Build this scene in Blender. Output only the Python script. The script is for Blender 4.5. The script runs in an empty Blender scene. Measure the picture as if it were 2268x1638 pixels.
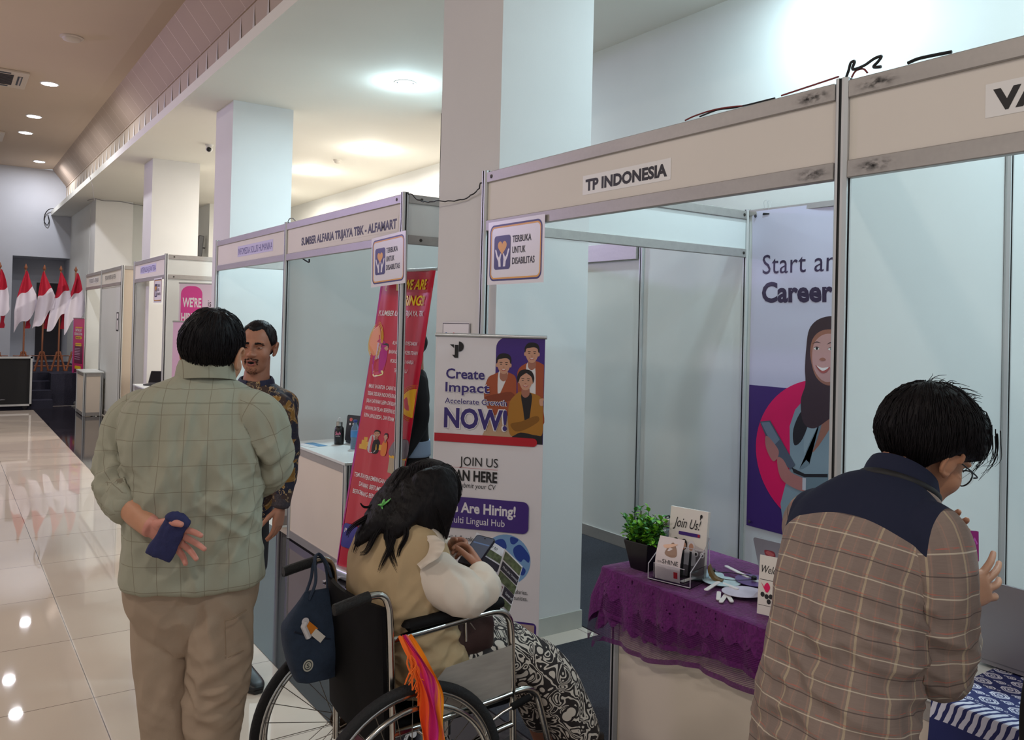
import bpy, bmesh, math, random
import numpy as np
from mathutils import Vector, Matrix, noise
from mathutils.kdtree import KDTree
from mathutils.bvhtree import BVHTree
from mathutils.interpolate import poly_3d_calc

SC = bpy.context.scene
COL = SC.collection
random.seed(7)
rng = np.random.default_rng(7)
PI = math.pi

# ------------------------------------------------------------------ camera
cam_data = bpy.data.cameras.new('camera')
cam = bpy.data.objects.new('camera', cam_data)
COL.objects.link(cam)
cam_data.sensor_fit = 'HORIZONTAL'
cam_data.sensor_width = 36.0
cam_data.lens = 1840.83 / 2268 * 36.0
cam_data.shift_y = -119.0 / 2268.0
cam_data.clip_start = 0.05
cam_data.clip_end = 200
_R = ((0.82360426, 0.02616082, 0.56656124), (-0.56665302, -0.00447593, 0.82394436), (0.02409095, -0.99964773, 0.01113771))
_m = Matrix.Identity(4)
for i in range(3):
    _m[i][0] = _R[i][0]; _m[i][1] = -_R[i][1]; _m[i][2] = -_R[i][2]
_m[2][3] = 1.70
cam.matrix_world = _m
SC.camera = cam

# ------------------------------------------------------------------ colour management, world and lights
SC.view_settings.view_transform = 'Standard'
SC.view_settings.look = 'None'
SC.view_settings.exposure = 0.3
SC.view_settings.gamma = 1.0
SC.view_settings.use_curve_mapping = False
try:
    SC.cycles.max_bounces = 8; SC.cycles.diffuse_bounces = 4; SC.cycles.transparent_max_bounces = 16
    SC.cycles.sample_clamp_indirect = 4.0
except Exception:
    pass

def lin(c):
    """sRGB 0-255 -> linear"""
    o = []
    for v in c[:3]:
        v = v / 255.0
        o.append(v / 12.92 if v <= 0.04045 else ((v + 0.055) / 1.055) ** 2.4)
    return (o[0], o[1], o[2], 1.0)

world = bpy.data.worlds.new('hall_fill')  # soft even fill added through the open sides of the hall
SC.world = world
world.use_nodes = True
world.node_tree.nodes['Background'].inputs[0].default_value = (0.93, 0.95, 1.0, 1)
world.node_tree.nodes['Background'].inputs[1].default_value = 0.38

def area_light(name, loc, size, power, color, aim=(0, 0, -1), shape='DISK', size_y=None, spread=180):
    l = bpy.data.lights.new(name, 'AREA'); l.shape = shape; l.size = size
    if size_y: l.size_y = size_y
    l.energy = power; l.color = color; l.spread = math.radians(spread)
    o = bpy.data.objects.new(name, l); COL.objects.link(o); o.location = loc
    o.rotation_euler = Vector(aim).to_track_quat('-Z', 'Y').to_euler()
    return o

COOL = (0.64, 0.89, 1.0)
WARM = (1.0, 0.93, 0.85)
WHITE = (0.93, 0.95, 1.0)
CEIL_Z = 4.0
HALL_Z = 5.05
def point_light(name, loc, r, power, color):
    l = bpy.data.lights.new(name, 'POINT'); l.energy = power; l.color = color; l.shadow_soft_size = r
    o = bpy.data.objects.new(name, l); COL.objects.link(o); o.location = loc
    return o
RECESS = (1.0, 0.94, 0.84)
AISLE_LAMPS = [(3.61, 7.15, 95, COOL), (4.66, 10.18, 120, RECESS), (4.64, 12.27, 120, RECESS), (4.64, 14.6, 110, RECESS), (3.80, 1.0, 46, COOL), (3.95, 3.0, 26, COOL), (3.80, -1.6, 55, COOL)]  # the last but one is an unseen lamp added to brighten the right wall
HALL_LAMPS = [(1.22, 13.77), (1.22, 16.21), (1.21, 17.77), (1.70, 20.92)]
for x, y, pw, c in AISLE_LAMPS:
    area_light('aisle_downlight_and_fill', (x, y, CEIL_Z - 0.075), 0.14, pw * 0.68, c)
    point_light('aisle_bulb_and_fill', (x, y, CEIL_Z - 0.10), 0.055, pw * (0.15 if y > 5 else 0.42), c)
for x, y in HALL_LAMPS:
    area_light('hall_downlight_light', (x, y, HALL_Z - 0.03), 0.17, 26, WHITE)
# the rest of the hall's ceiling lamps, above and behind the photographer
for x, y in ((-2.5, 2.0), (-2.5, 7.0), (-2.5, 12.0), (-6, 4.5), (-6, 11), (-0.5, -2.0)):
    area_light('hall_ceiling_lamp_light', (x, y, HALL_Z - 0.03), 0.5, 54, WARM)
# the stage wash lamp: lilac light from the stage side over the fascias
area_light('stage_wash_light', (-4.5, 15.5, 4.2), 0.35, 32, (0.62, 0.50, 1.0), aim=(6.9, -6.0, -1.9), spread=70)

# ------------------------------------------------------------------ materials
MATS = {}
def nodes_of(m):
    m.use_nodes = True
    nt = m.node_tree
    return nt, nt.nodes, nt.links, nt.nodes['Principled BSDF']

def mat(name, color, rough=0.5, metal=0.0, spec=0.5, var=0.0, vscale=8.0, bump=0.0, bscale=60.0, alpha=None, trans=0.0,
        ior=1.45, emit=None, estr=0.0, coords='Object', stretch=None, coat=0.0, sheen=0.0):
    if name in MATS: return MATS[name]
    m = bpy.data.materials.new(name); MATS[name] = m
    nt, N, L, b = nodes_of(m)
    c = lin(color)
    b.inputs['Base Color'].default_value = c
    b.inputs['Roughness'].default_value = rough
    b.inputs['Metallic'].default_value = metal
    b.inputs['Specular IOR Level'].default_value = spec
    b.inputs['IOR'].default_value = ior
    b.inputs['Transmission Weight'].default_value = trans
    b.inputs['Coat Weight'].default_value = coat
    b.inputs['Sheen Weight'].default_value = sheen
    if alpha is not None: b.inputs['Alpha'].default_value = alpha
    if emit is not None:
        b.inputs['Emission Color'].default_value = lin(emit); b.inputs['Emission Strength'].default_value = estr
    if var > 0 or bump > 0:
        tc = N.new('ShaderNodeTexCoord'); mp = N.new('ShaderNodeMapping')
        L.new(tc.outputs[coords], mp.inputs['Vector'])
        if stretch: mp.inputs['Scale'].default_value = stretch
    if var > 0:
        n = N.new('ShaderNodeTexNoise'); n.inputs['Scale'].default_value = vscale; n.inputs['Detail'].default_value = 4
        L.new(mp.outputs[0], n.inputs['Vector'])
        r = N.new('ShaderNodeMapRange'); r.inputs[1].default_value = 0.3; r.inputs[2].default_value = 0.7
        r.inputs[3].default_value = 1 - var; r.inputs[4].default_value = 1 + var
        L.new(n.outputs['Fac'], r.inputs[0])
        mx = N.new('ShaderNodeMix'); mx.data_type = 'RGBA'; mx.blend_type = 'MULTIPLY'; mx.inputs[0].default_value = 1
        mx.inputs[6].default_value = c
        L.new(r.outputs[0], mx.inputs[7]); L.new(mx.outputs[2], b.inputs['Base Color'])
    if bump > 0:
        n2 = N.new('ShaderNodeTexNoise'); n2.inputs['Scale'].default_value = bscale; n2.inputs['Detail'].default_value = 5
        L.new(mp.outputs[0], n2.inputs['Vector'])
        bp = N.new('ShaderNodeBump'); bp.inputs['Strength'].default_value = bump; bp.inputs['Distance'].default_value = 0.01
        L.new(n2.outputs['Fac'], bp.inputs['Height']); L.new(bp.outputs[0], b.inputs['Normal'])
    return m

def mathn(nt, op, a, b=None, c=None):
    n = nt.nodes.new('ShaderNodeMath'); n.operation = op
    for i, v in enumerate((a, b, c)):
        if v is None: continue
        if isinstance(v, (int, float)): n.inputs[i].default_value = v
        else: nt.links.new(v, n.inputs[i])
    return n.outputs[0]

def mixc(nt, fac, a, b, mode='MIX'):
    n = nt.nodes.new('ShaderNodeMix'); n.data_type = 'RGBA'; n.blend_type = mode
    for i, v in ((0, fac), (6, a), (7, b)):
        if isinstance(v, (int, float)): n.inputs[i].default_value = v
        elif isinstance(v, tuple): n.inputs[i].default_value = v
        else: nt.links.new(v, n.inputs[i])
    return n.outputs[2]

def line_mask(nt, coord, period, width, phase=0.0):
    """1 on a thin line repeated every period"""
    a = mathn(nt, 'ADD', coord, phase)
    a = mathn(nt, 'DIVIDE', a, period)
    f = mathn(nt, 'FRACT', a)
    d = mathn(nt, 'ABSOLUTE', mathn(nt, 'SUBTRACT', f, 0.5))
    return mathn(nt, 'LESS_THAN', d, width / period / 2)

# ------------------------------------------------------------------ mesh helpers
ROOTM = {}

def thing(name, label, cat, loc=(0, 0, 0), rotz=0.0, group=None, mtx=None):
    o = bpy.data.objects.new(name, None); COL.objects.link(o)
    o.empty_display_size = 0.1
    M = mtx if mtx is not None else Matrix.Translation(loc) @ Matrix.Rotation(rotz, 4, 'Z')
    o.matrix_world = M
    ROOTM[o] = M.copy()
    tag(o, label, cat, group)
    return o

def tag(o, label=None, cat=None, group=None, kind=None):
    if label: o['label'] = label
    if cat: o['category'] = cat
    if group: o['group'] = group
    if kind: o['kind'] = kind
    return o

def copy_thing(src, loc=None, rotz=None, mtx=None, label=None):
    r = src.copy(); COL.objects.link(r)
    M = mtx if mtx is not None else Matrix.Translation(loc) @ Matrix.Rotation(rotz or 0.0, 4, 'Z')
    r.matrix_world = M; ROOTM[r] = M
    if label: r['label'] = label
    def rec(a, b):
        for ch in list(a.children):
            c = ch.copy(); COL.objects.link(c); c.parent = b
            rec(ch, c)
    rec(src, r)
    return r

def root_of(o):
    while o.parent: o = o.parent
    return o

class MB:
    def __init__(s):
        s.v = []; s.f = []; s.m = []; s.n = 0
    def add(s, vs, fs, m=0):
        vs = np.asarray(vs, float).reshape(-1, 3)
        s.v.append(vs)
        for f in fs:
            s.f.append(tuple(int(i) + s.n for i in f)); s.m.append(m)
        s.n += len(vs)
        return s
    def box(s, c, size, m=0, rot=None):
        x, y, z = (d / 2 for d in size)
        vs = np.array([(a * x, b * y, e * z) for a in (-1, 1) for b in (-1, 1) for e in (-1, 1)])
        if rot is not None: vs = vs @ np.array(rot.to_3x3()).T
        vs = vs + np.array(c)
        return s.add(vs, [(0, 1, 3, 2), (4, 6, 7, 5), (0, 4, 5, 1), (2, 3, 7, 6), (0, 2, 6, 4), (1, 5, 7, 3)], m)
    def box2(s, a, b, m=0):
        a = np.array(a, float); b = np.array(b, float)
        return s.box((a + b) / 2, np.abs(b - a), m)
    def tube(s, pts, r, n=10, m=0, closed=False, cap=True, flat=None):
        v, f = tube_geo(pts, r, n, closed, cap, flat)
        return s.add(v, f, m)
    def lathe(s, prof, n=24, c=(0, 0, 0), m=0, mtx=None):
        vs = []
        for r, z in prof:
            for k in range(n):
                a = 2 * PI * k / n
                vs.append((r * math.cos(a), r * math.sin(a), z))
        fs = []
        for i in range(len(prof) - 1):
            for k in range(n):
                k2 = (k + 1) % n
                fs.append((i * n + k, i * n + k2, (i + 1) * n + k2, (i + 1) * n + k))
        fs.append(tuple(range(n - 1, -1, -1))); fs.append(tuple((len(prof) - 1) * n + k for k in range(n)))
        vs = np.array(vs)
        if mtx is not None:
            vs = vs @ np.array(mtx.to_3x3()).T + np.array(mtx.translation)
        return s.add(vs + np.array(c), fs, m)
    def prism(s, poly, O, ex, ey, t, m=0):
        """extrude a 2-D polygon laid in the plane O + x*ex + y*ey, by t along ex x ey"""
        O, ex, ey = (np.array(a, float) for a in (O, ex, ey))
        nrm = np.cross(ex, ey); nrm /= np.linalg.norm(nrm)
        p = np.array([O + x * ex + y * ey for x, y in poly])
        k = len(p)
        if t == 0:
            return s.add(p, [tuple(range(k))], m)
        vs = np.vstack([p, p + nrm * t])
        fs = [tuple(range(k - 1, -1, -1)), tuple(range(k, 2 * k))] + [(i, (i + 1) % k, k + (i + 1) % k, k + i) for i in range(k)]
        return s.add(vs, fs, m)
    def build(s, name, mats, parent=None, world=False, smooth=40, kind=None):
        vs = np.vstack(s.v) if s.v else np.zeros((0, 3))
        if parent is not None and world:
            Mi = ROOTM[root_of(parent)].inverted()
            vs = vs @ np.array(Mi.to_3x3()).T + np.array(Mi.translation)
        me = bpy.data.meshes.new(name)
        me.from_pydata(vs.tolist(), [], s.f)
        return finish(me, name, mats, parent, s.m, smooth, kind)

def finish(me, name, mats, parent=None, midx=None, smooth=40, kind=None):
    if not isinstance(mats, (list, tuple)): mats = [mats]
    for m in mats: me.materials.append(m)
    if midx is not None and len(mats) > 1:
        me.polygons.foreach_set('material_index', np.array(midx, dtype=np.int32))
    if smooth:
        me.shade_smooth()
        if smooth < 180: me.set_sharp_from_angle(angle=math.radians(smooth))
    me.update()
    o = bpy.data.objects.new(name, me); COL.objects.link(o)
    if parent is not None: o.parent = parent
    if kind: o['kind'] = kind
    return o

def frames(pts):
    pts = np.asarray(pts, float)
    T = np.gradient(pts, axis=0)
    T /= np.maximum(np.linalg.norm(T, axis=1, keepdims=True), 1e-9)
    up = np.array((0, 0, 1.0)) if abs(T[0][2]) < 0.9 else np.array((1.0, 0, 0))
    A = np.cross(up, T[0]); A /= np.linalg.norm(A)
    As = []
    for t in T:
        A = A - t * np.dot(A, t); A /= max(np.linalg.norm(A), 1e-9)
        As.append(A.copy())
    As = np.array(As); B = np.cross(T, As)
    return T, As, B

def tube_geo(pts, r, n=10, closed=False, cap=True, flat=None):
    pts = np.asarray(pts, float)
    k = len(pts)
    if np.isscalar(r): r = [r] * k
    T, A, B = frames(pts)
    if closed:
        T = np.roll(pts, -1, 0) - np.roll(pts, 1, 0); T /= np.linalg.norm(T, axis=1, keepdims=True)
        cen = pts.mean(0); A = pts - cen; A = A - T * np.sum(A * T, 1, keepdims=True); A /= np.linalg.norm(A, axis=1, keepdims=True)
        B = np.cross(T, A)
    vs = []
    for i in range(k):
        for j in range(n):
            a = 2 * PI * j / n
            fa = 1.0; fb = 1.0
            if flat: fa, fb = flat
            vs.append(pts[i] + r[i] * (math.cos(a) * A[i] * fa + math.sin(a) * B[i] * fb))
    fs = []
    for i in range(k if closed else k - 1):
        i2 = (i + 1) % k
        for j in range(n):
            j2 = (j + 1) % n
            fs.append((i * n + j, i * n + j2, i2 * n + j2, i2 * n + j))
    if cap and not closed:
        fs.append(tuple(range(n - 1, -1, -1))); fs.append(tuple((k - 1) * n + j for j in range(n)))
    return np.array(vs), fs

def spline(pts, sub=6, closed=False):
    """Catmull-Rom through the points (any dimension, extra columns are interpolated too)"""
    p = np.asarray(pts, float)
    k = len(p); out = []
    rngs = range(k) if closed else range(k - 1)
    for i in rngs:
        if closed: p0, p1, p2, p3 = p[(i - 1) % k], p[i], p[(i + 1) % k], p[(i + 2) % k]
        else: p0, p1, p2, p3 = p[max(i - 1, 0)], p[i], p[i + 1], p[min(i + 2, k - 1)]
        for t in np.arange(sub) / sub:
            out.append(0.5 * (2 * p1 + (p2 - p0) * t + (2 * p0 - 5 * p1 + 4 * p2 - p3) * t * t + (3 * p1 - p0 - 3 * p2 + p3) * t ** 3))
    if not closed: out.append(p[-1])
    return np.array(out)

def circle(c, r, n=32, ry=None, a0=0.0, a1=2 * PI):
    ry = r if ry is None else ry
    full = abs(a1 - a0 - 2 * PI) < 1e-6
    ts = np.linspace(a0, a1, n, endpoint=not full)
    return [(c[0] + r * math.cos(t), c[1] + ry * math.sin(t)) for t in ts]

def rrect(x0, y0, x1, y1, r, n=6):
    out = []
    for cx, cy, a in ((x1 - r, y0 + r, -PI / 2), (x1 - r, y1 - r, 0), (x0 + r, y1 - r, PI / 2), (x0 + r, y0 + r, PI)):
        for k in range(n + 1):
            t = a + PI / 2 * k / n
            out.append((cx + r * math.cos(t), cy + r * math.sin(t)))
    return out

_TXT = {}
def text_geo(s, bold=0.0, shear=0.0, space=1.0):
    key = (s, bold, shear, space)
    if key in _TXT: return _TXT[key]
    cu = bpy.data.curves.new('lettering_curve', 'FONT')
    cu.body = s; cu.size = 1.0; cu.offset = bold; cu.shear = shear; cu.space_character = space
    cu.resolution_u = 3; cu.fill_mode = 'FRONT'; cu.dimensions = '2D'
    o = bpy.data.objects.new('lettering_curve', cu); COL.objects.link(o)
    dg = bpy.context.evaluated_depsgraph_get()
    me = bpy.data.meshes.new_from_object(o.evaluated_get(dg))
    v = np.array([q.co[:] for q in me.vertices]).reshape(-1, 3)
    f = [tuple(p.vertices) for p in me.polygons]
    bpy.data.objects.remove(o); bpy.data.curves.remove(cu); bpy.data.meshes.remove(me)
    _TXT[key] = (v, f)
    return v, f

class Print:
    """flat printing laid on a surface: layers a fraction of a millimetre apart. u to the right, v up, in metres"""
    def __init__(s, O, eu, ev, step=0.00004, base=0.0006, warp=None):
        s.O = np.array(O, float); s.u = np.array(eu, float); s.vv = np.array(ev, float)
        s.n = np.cross(s.u, s.vv); s.n /= np.linalg.norm(s.n)
        s.h = base; s.step = step; s.mb = MB(); s.mats = []; s.warp = warp
    def mi(s, m):
        if m not in s.mats: s.mats.append(m)
        return s.mats.index(m)
    def put(s, p2, faces, m):
        p2 = np.asarray(p2, float)
        P = s.O + p2[:, :1] * s.u + p2[:, 1:2] * s.vv + s.n * s.h
        if s.warp is not None: P = P + s.n * s.warp(p2[:, 0], p2[:, 1])[:, None]
        s.mb.add(P, faces, s.mi(m)); s.h += s.step
    def poly(s, pts, m): s.put(pts, [tuple(range(len(pts)))], m)
    def rect(s, x0, y0, x1, y1, m):
        if s.warp is None: s.poly([(x0, y0), (x1, y0), (x1, y1), (x0, y1)], m)
        else: s.grid(x0, y0, x1, y1, m)
    def grid(s, x0, y0, x1, y1, m, n=14, k=14):
        p = [(x0 + (x1 - x0) * i / n, y0 + (y1 - y0) * j / k) for j in range(k + 1) for i in range(n + 1)]
        f = [(j * (n + 1) + i, j * (n + 1) + i + 1, (j + 1) * (n + 1) + i + 1, (j + 1) * (n + 1) + i) for j in range(k) for i in range(n)]
        s.put(p, f, m)
    def blob(s, pts, m, sub=5): s.poly(spline(pts, sub, True), m)
    def ell(s, c, rx, ry, m, n=28): s.poly(circle(c, rx, n, ry), m)
    def ring(s, outer, inner, m):
        k = len(outer)
        s.put(list(outer) + list(inner), [(i, (i + 1) % k, k + (i + 1) % k, k + i) for i in range(k)], m)
    def text(s, t, x, y, w, h, m, bold=0.0, shear=0.0, space=1.0, align='L'):
        """the text's ink box: left (or right / centre) x, base y, width w (None: natural), cap height h"""
        v, f = text_geo(t, bold, shear, space)
        if not len(v): return
        x0, x1 = v[:, 0].min(), v[:, 0].max()
        cap = 0.729 * 1.0
        sy = h / cap
        sx = (w / (x1 - x0)) if w else sy
        W = (x1 - x0) * sx
        ox = x if align == 'L' else (x - W if align == 'R' else x - W / 2)
        p = np.stack([(v[:, 0] - x0) * sx + ox, v[:, 1] * sy + y], 1)
        s.put(p, f, m)
    def build(s, name, parent, world=False, smooth=0):
        if not s.mb.f: return None
        return s.mb.build(name, s.mats, parent, world, smooth)

def struct(name, mb, mats, smooth=30):
    o = mb.build(name, mats, None, False, smooth); o['kind'] = 'structure'; return o

def bevel(o, w=0.004, seg=2):
    md = o.modifiers.new('bevel', 'BEVEL'); md.width = w; md.segments = seg; md.limit_method = 'ANGLE'; md.angle_limit = math.radians(40)
    md.harden_normals = False
    return o
# ------------------------------------------------------------------ the setting
def tile_floor():
    m = bpy.data.materials.new('cream_floor_tile'); nt, N, L, b = nodes_of(m)
    tc = N.new('ShaderNodeTexCoord'); sx = N.new('ShaderNodeSeparateXYZ'); L.new(tc.outputs['Object'], sx.inputs[0])
    # joints at x = 0.608 + k*0.8 and y = 4.095 + k*0.79
    lx = line_mask(nt, sx.outputs[0], 0.80, 0.004, -0.608 + 0.40)
    ly = line_mask(nt, sx.outputs[1], 0.79, 0.004, -4.095 + 0.395)
    j = mathn(nt, 'MAXIMUM', lx, ly)
    cell = N.new('ShaderNodeTexWhiteNoise'); cell.noise_dimensions = '2D'
    cx = mathn(nt, 'FLOOR', mathn(nt, 'DIVIDE', mathn(nt, 'ADD', sx.outputs[0], -0.608), 0.80))
    cy = mathn(nt, 'FLOOR', mathn(nt, 'DIVIDE', mathn(nt, 'ADD', sx.outputs[1], -4.095), 0.79))
    cb = N.new('ShaderNodeCombineXYZ'); L.new(cx, cb.inputs[0]); L.new(cy, cb.inputs[1]); L.new(cb.outputs[0], cell.inputs['Vector'])
    no = N.new('ShaderNodeTexNoise'); no.inputs['Scale'].default_value = 2.2; no.inputs['Detail'].default_value = 6
    L.new(tc.outputs['Object'], no.inputs['Vector'])
    v = mathn(nt, 'MULTIPLY_ADD', cell.outputs['Value'], 0.05, 0.95)
    v = mathn(nt, 'MULTIPLY', v, mathn(nt, 'MULTIPLY_ADD', no.outputs['Fac'], 0.10, 0.95))
    base = mixc(nt, 1.0, lin((206, 192, 178)), v, 'MULTIPLY')
    col = mixc(nt, j, base, lin((96, 84, 76)))
    L.new(col, b.inputs['Base Color'])
    b.inputs['Roughness'].default_value = 0.025
    b.inputs['Specular IOR Level'].default_value = 0.55
    return m
M_TILE = tile_floor()
M_BLACKTILE = mat('black_polished_tile', (38, 35, 40), rough=0.06, spec=0.75, var=0.15, vscale=3)
M_CARPET = mat('charcoal_carpet', (64, 64, 70), rough=0.95, spec=0.1, var=0.35, vscale=220, bump=0.6, bscale=300)
M_WALL = mat('white_wall_paint', (214, 214, 210), rough=0.75, spec=0.25, var=0.03, vscale=1.5, bump=0.03, bscale=180)
M_ENDWALL = mat('grey_white_wall_paint', (196, 198, 206), rough=0.8, spec=0.2, var=0.04, vscale=1.2)
M_COLUMN = mat('column_paint', (212, 210, 208), rough=0.7, spec=0.25, var=0.03, vscale=1.3, bump=0.03, bscale=150)
M_CEIL = mat('aisle_ceiling_paint', (226, 224, 216), rough=0.85, spec=0.2, var=0.02, vscale=0.8)
M_HALLCEIL = mat('hall_ceiling_paint', (196, 178, 160), rough=0.85, spec=0.2, var=0.03, vscale=0.6)
M_STAGE = mat('dark_stage_carpet', (46, 46, 58), rough=0.95, spec=0.1, var=0.25, vscale=90)
M_DOOR = mat('dark_door', (42, 38, 44), rough=0.5)
M_PLINTH = mat('grey_plinth', (176, 174, 166), rough=0.5, var=0.06, vscale=6)

mb = MB(); mb.add([(-9, -4, 0), (9, -4, 0), (9, 23, 0), (-9, 23, 0)], [(0, 1, 2, 3)])
struct('floor', mb, M_TILE, 0)
mb = MB(); mb.box2((1.40, -4, -0.02), (2.30, 17.45, 0.002)); struct('floor_black_strip', mb, M_BLACKTILE, 0)
mb = MB(); mb.box2((-3, 16.95, -0.02), (1.40, 17.20, 0.0025)); struct('floor_black_band', mb, M_BLACKTILE, 0)
mb = MB(); mb.box2((2.04, -4, -0.02), (4.46, 3.50, 0.006)); mb.box2((3.05, 3.50, -0.02), (4.46, 9.0, 0.006)); mb.box2((2.45, 4.62, -0.02), (3.05, 9.0, 0.006))
struct('floor_carpet', mb, M_CARPET, 0)

def hall_cove_mat():
    m = bpy.data.materials.new('cove_panel_paint'); nt, N, L, b = nodes_of(m)
    tc = N.new('ShaderNodeTexCoord'); sx = N.new('ShaderNodeSeparateXYZ'); L.new(tc.outputs['Object'], sx.inputs[0])
    ln = line_mask(nt, sx.outputs[1], 0.42, 0.012, 0.1)
    no = N.new('ShaderNodeTexNoise'); no.inputs['Scale'].default_value = 0.7; L.new(tc.outputs['Object'], no.inputs['Vector'])
    fade = mathn(nt, 'MULTIPLY', ln, mathn(nt, 'MULTIPLY_ADD', no.outputs['Fac'], 1.4, -0.25))
    L.new(mixc(nt, fade, lin((178, 158, 142)), lin((235, 222, 208))), b.inputs['Base Color'])
    b.inputs['Roughness'].default_value = 0.8
    return m
M_COVE = hall_cove_mat()

mb = MB()
mb.add([(-9, -4, HALL_Z), (1.86, -4, HALL_Z), (1.86, 22, HALL_Z), (-9, 22, HALL_Z)], [(3, 2, 1, 0)])
mb.add([(1.86, -4, HALL_Z), (2.06, -4, HALL_Z + 0.02), (2.06, 22, HALL_Z + 0.02), (1.86, 22, HALL_Z)], [(3, 2, 1, 0)])
struct('ceiling', mb, M_HALLCEIL, 0)
mb = MB(); mb.add([(2.06, -4, HALL_Z + 0.02), (2.36, -4, 4.69), (2.36, 22, 4.69), (2.06, 22, HALL_Z + 0.02)], [(3, 2, 1, 0)])
mb.box2((2.345, -4, 4.675), (2.37, 22, 4.695))
struct('ceiling_cove', mb, M_COVE, 0)
mb = MB(); mb.add([(2.36, -4, 4.69), (2.36, 22, 4.69), (2.36, 22, 4.10), (2.36, -4, 4.10)], [(3, 2, 1, 0)]); struct('trim_1', mb, mat('cove_band_paint', (190, 174, 156), 0.8), 0)
# aisle ceiling slab with the white edge towards the hall
mb = MB(); mb.box2((2.06, -4, CEIL_Z), (6.2, 22, 4.10)); struct('ceiling_aisle', mb, M_CEIL, 0)
# the row of long diamond ornaments set in the band (all along the hall)
mb = MB()
M_DIA = mat('ornament_white', (214, 210, 206), 0.5)
y = -1.0
while y < 21.9:
    z0, z1 = 4.10, 4.66
    for s_ in (0,):
        pts = [(y, z1), (y - 0.052, z0 + 0.20), (y, z0), (y + 0.052, z0 + 0.20)]
        mb.add([(2.352, p[0], p[1]) for p in pts] + [(2.335, y, z0 + 0.2)], [(0, 1, 4), (1, 2, 4), (2, 3, 4), (3, 0, 4)])
    y += 0.42
struct('trim_2', mb, M_DIA, 0)

# walls
mb = MB(); mb.box2((4.46, -4, 0), (4.62, 7.95, CEIL_Z)); mb.box2((4.46, 7.80, 0), (5.95, 7.95, CEIL_Z)); struct('wall_right', mb, M_WALL, 0)
mb = MB(); mb.box2((5.83, 7.95, 0), (5.95, 17.2, CEIL_Z)); struct('wall_right_recess', mb, M_WALL, 0)
mb = MB(); mb.box2((4.40, 17.2, 0), (5.95, 17.35, CEIL_Z)); mb.box2((4.40, 17.35, 0), (4.55, 18.2, CEIL_Z)); struct('wall_right_far', mb, M_WALL, 0)
mb = MB(); mb.box2((3.08, 18.55, 0), (5.95, 18.7, CEIL_Z)); struct('wall_behind_booths', mb, M_WALL, 0)
mb = MB(); mb.box2((2.48, 19.0, 0), (2.62, 22.1, CEIL_Z)); struct('wall_stage_side', mb, M_WALL, 0)
# end wall with the recessed stage doorway
mb = MB()
mb.box2((-9, 22.0, 0), (1.32, 22.15, HALL_Z)); mb.box2((1.32, 22.0, 3.02), (2.48, 22.15, HALL_Z)); mb.box2((2.48, 22.0, CEIL_Z), (6, 22.15, HALL_Z))
mb.box2((1.32, 22.15, 0), (1.20, 23.2, 3.1)); mb.box2((1.2, 22.15, 3.02), (2.62, 23.2, 3.10)); mb.box2((1.2, 23.1, 0), (2.62, 23.25, 3.1)); mb.box2((2.48, 22.1, 0), (2.62, 23.2, 3.1))
struct('wall_end', mb, M_ENDWALL, 0)
mb = MB(); mb.box2((1.90, 23.04, 0.6), (2.46, 23.10, 2.46)); struct('door_1', mb, M_DOOR, 0)
# columns
for i, (x0, y0, x1, y1) in enumerate(((2.41, 3.655, 3.03, 4.29), (2.48, 8.87, 3.13, 9.52), (2.48, 12.89, 3.14, 13.5), (2.47, 18.15, 3.15, 18.8))):
    mb = MB(); mb.box2((x0, y0, 0), (x1, y1, CEIL_Z)); struct('column', mb, M_COLUMN, 0)
    mb = MB(); mb.box2((x0 - 0.008, y0 - 0.008, 0), (x1 + 0.008, y1 + 0.008, 0.10)); struct('trim_%d' % (3 + i), mb, M_PLINTH, 0)
mb = MB(); mb.box2((4.44, -4, 0), (4.46, 7.8, 0.12)); struct('baseboard_right', mb, M_PLINTH, 0)
# the stage and its steps
mb = MB()
mb.box2((-4, 18.0, 0), (2.48, 22.0, 0.60))
for k in range(3):
    mb.box2((-0.2, 18.0 - 0.30 * (k + 1), 0), (1.72, 18.0 - 0.30 * k, 0.60 - 0.15 * (k + 1)))
mb.box2((1.72, 17.55, 0), (2.48, 18.0, 0.60))
struct('floor_stage', mb, M_STAGE, 0)
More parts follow.
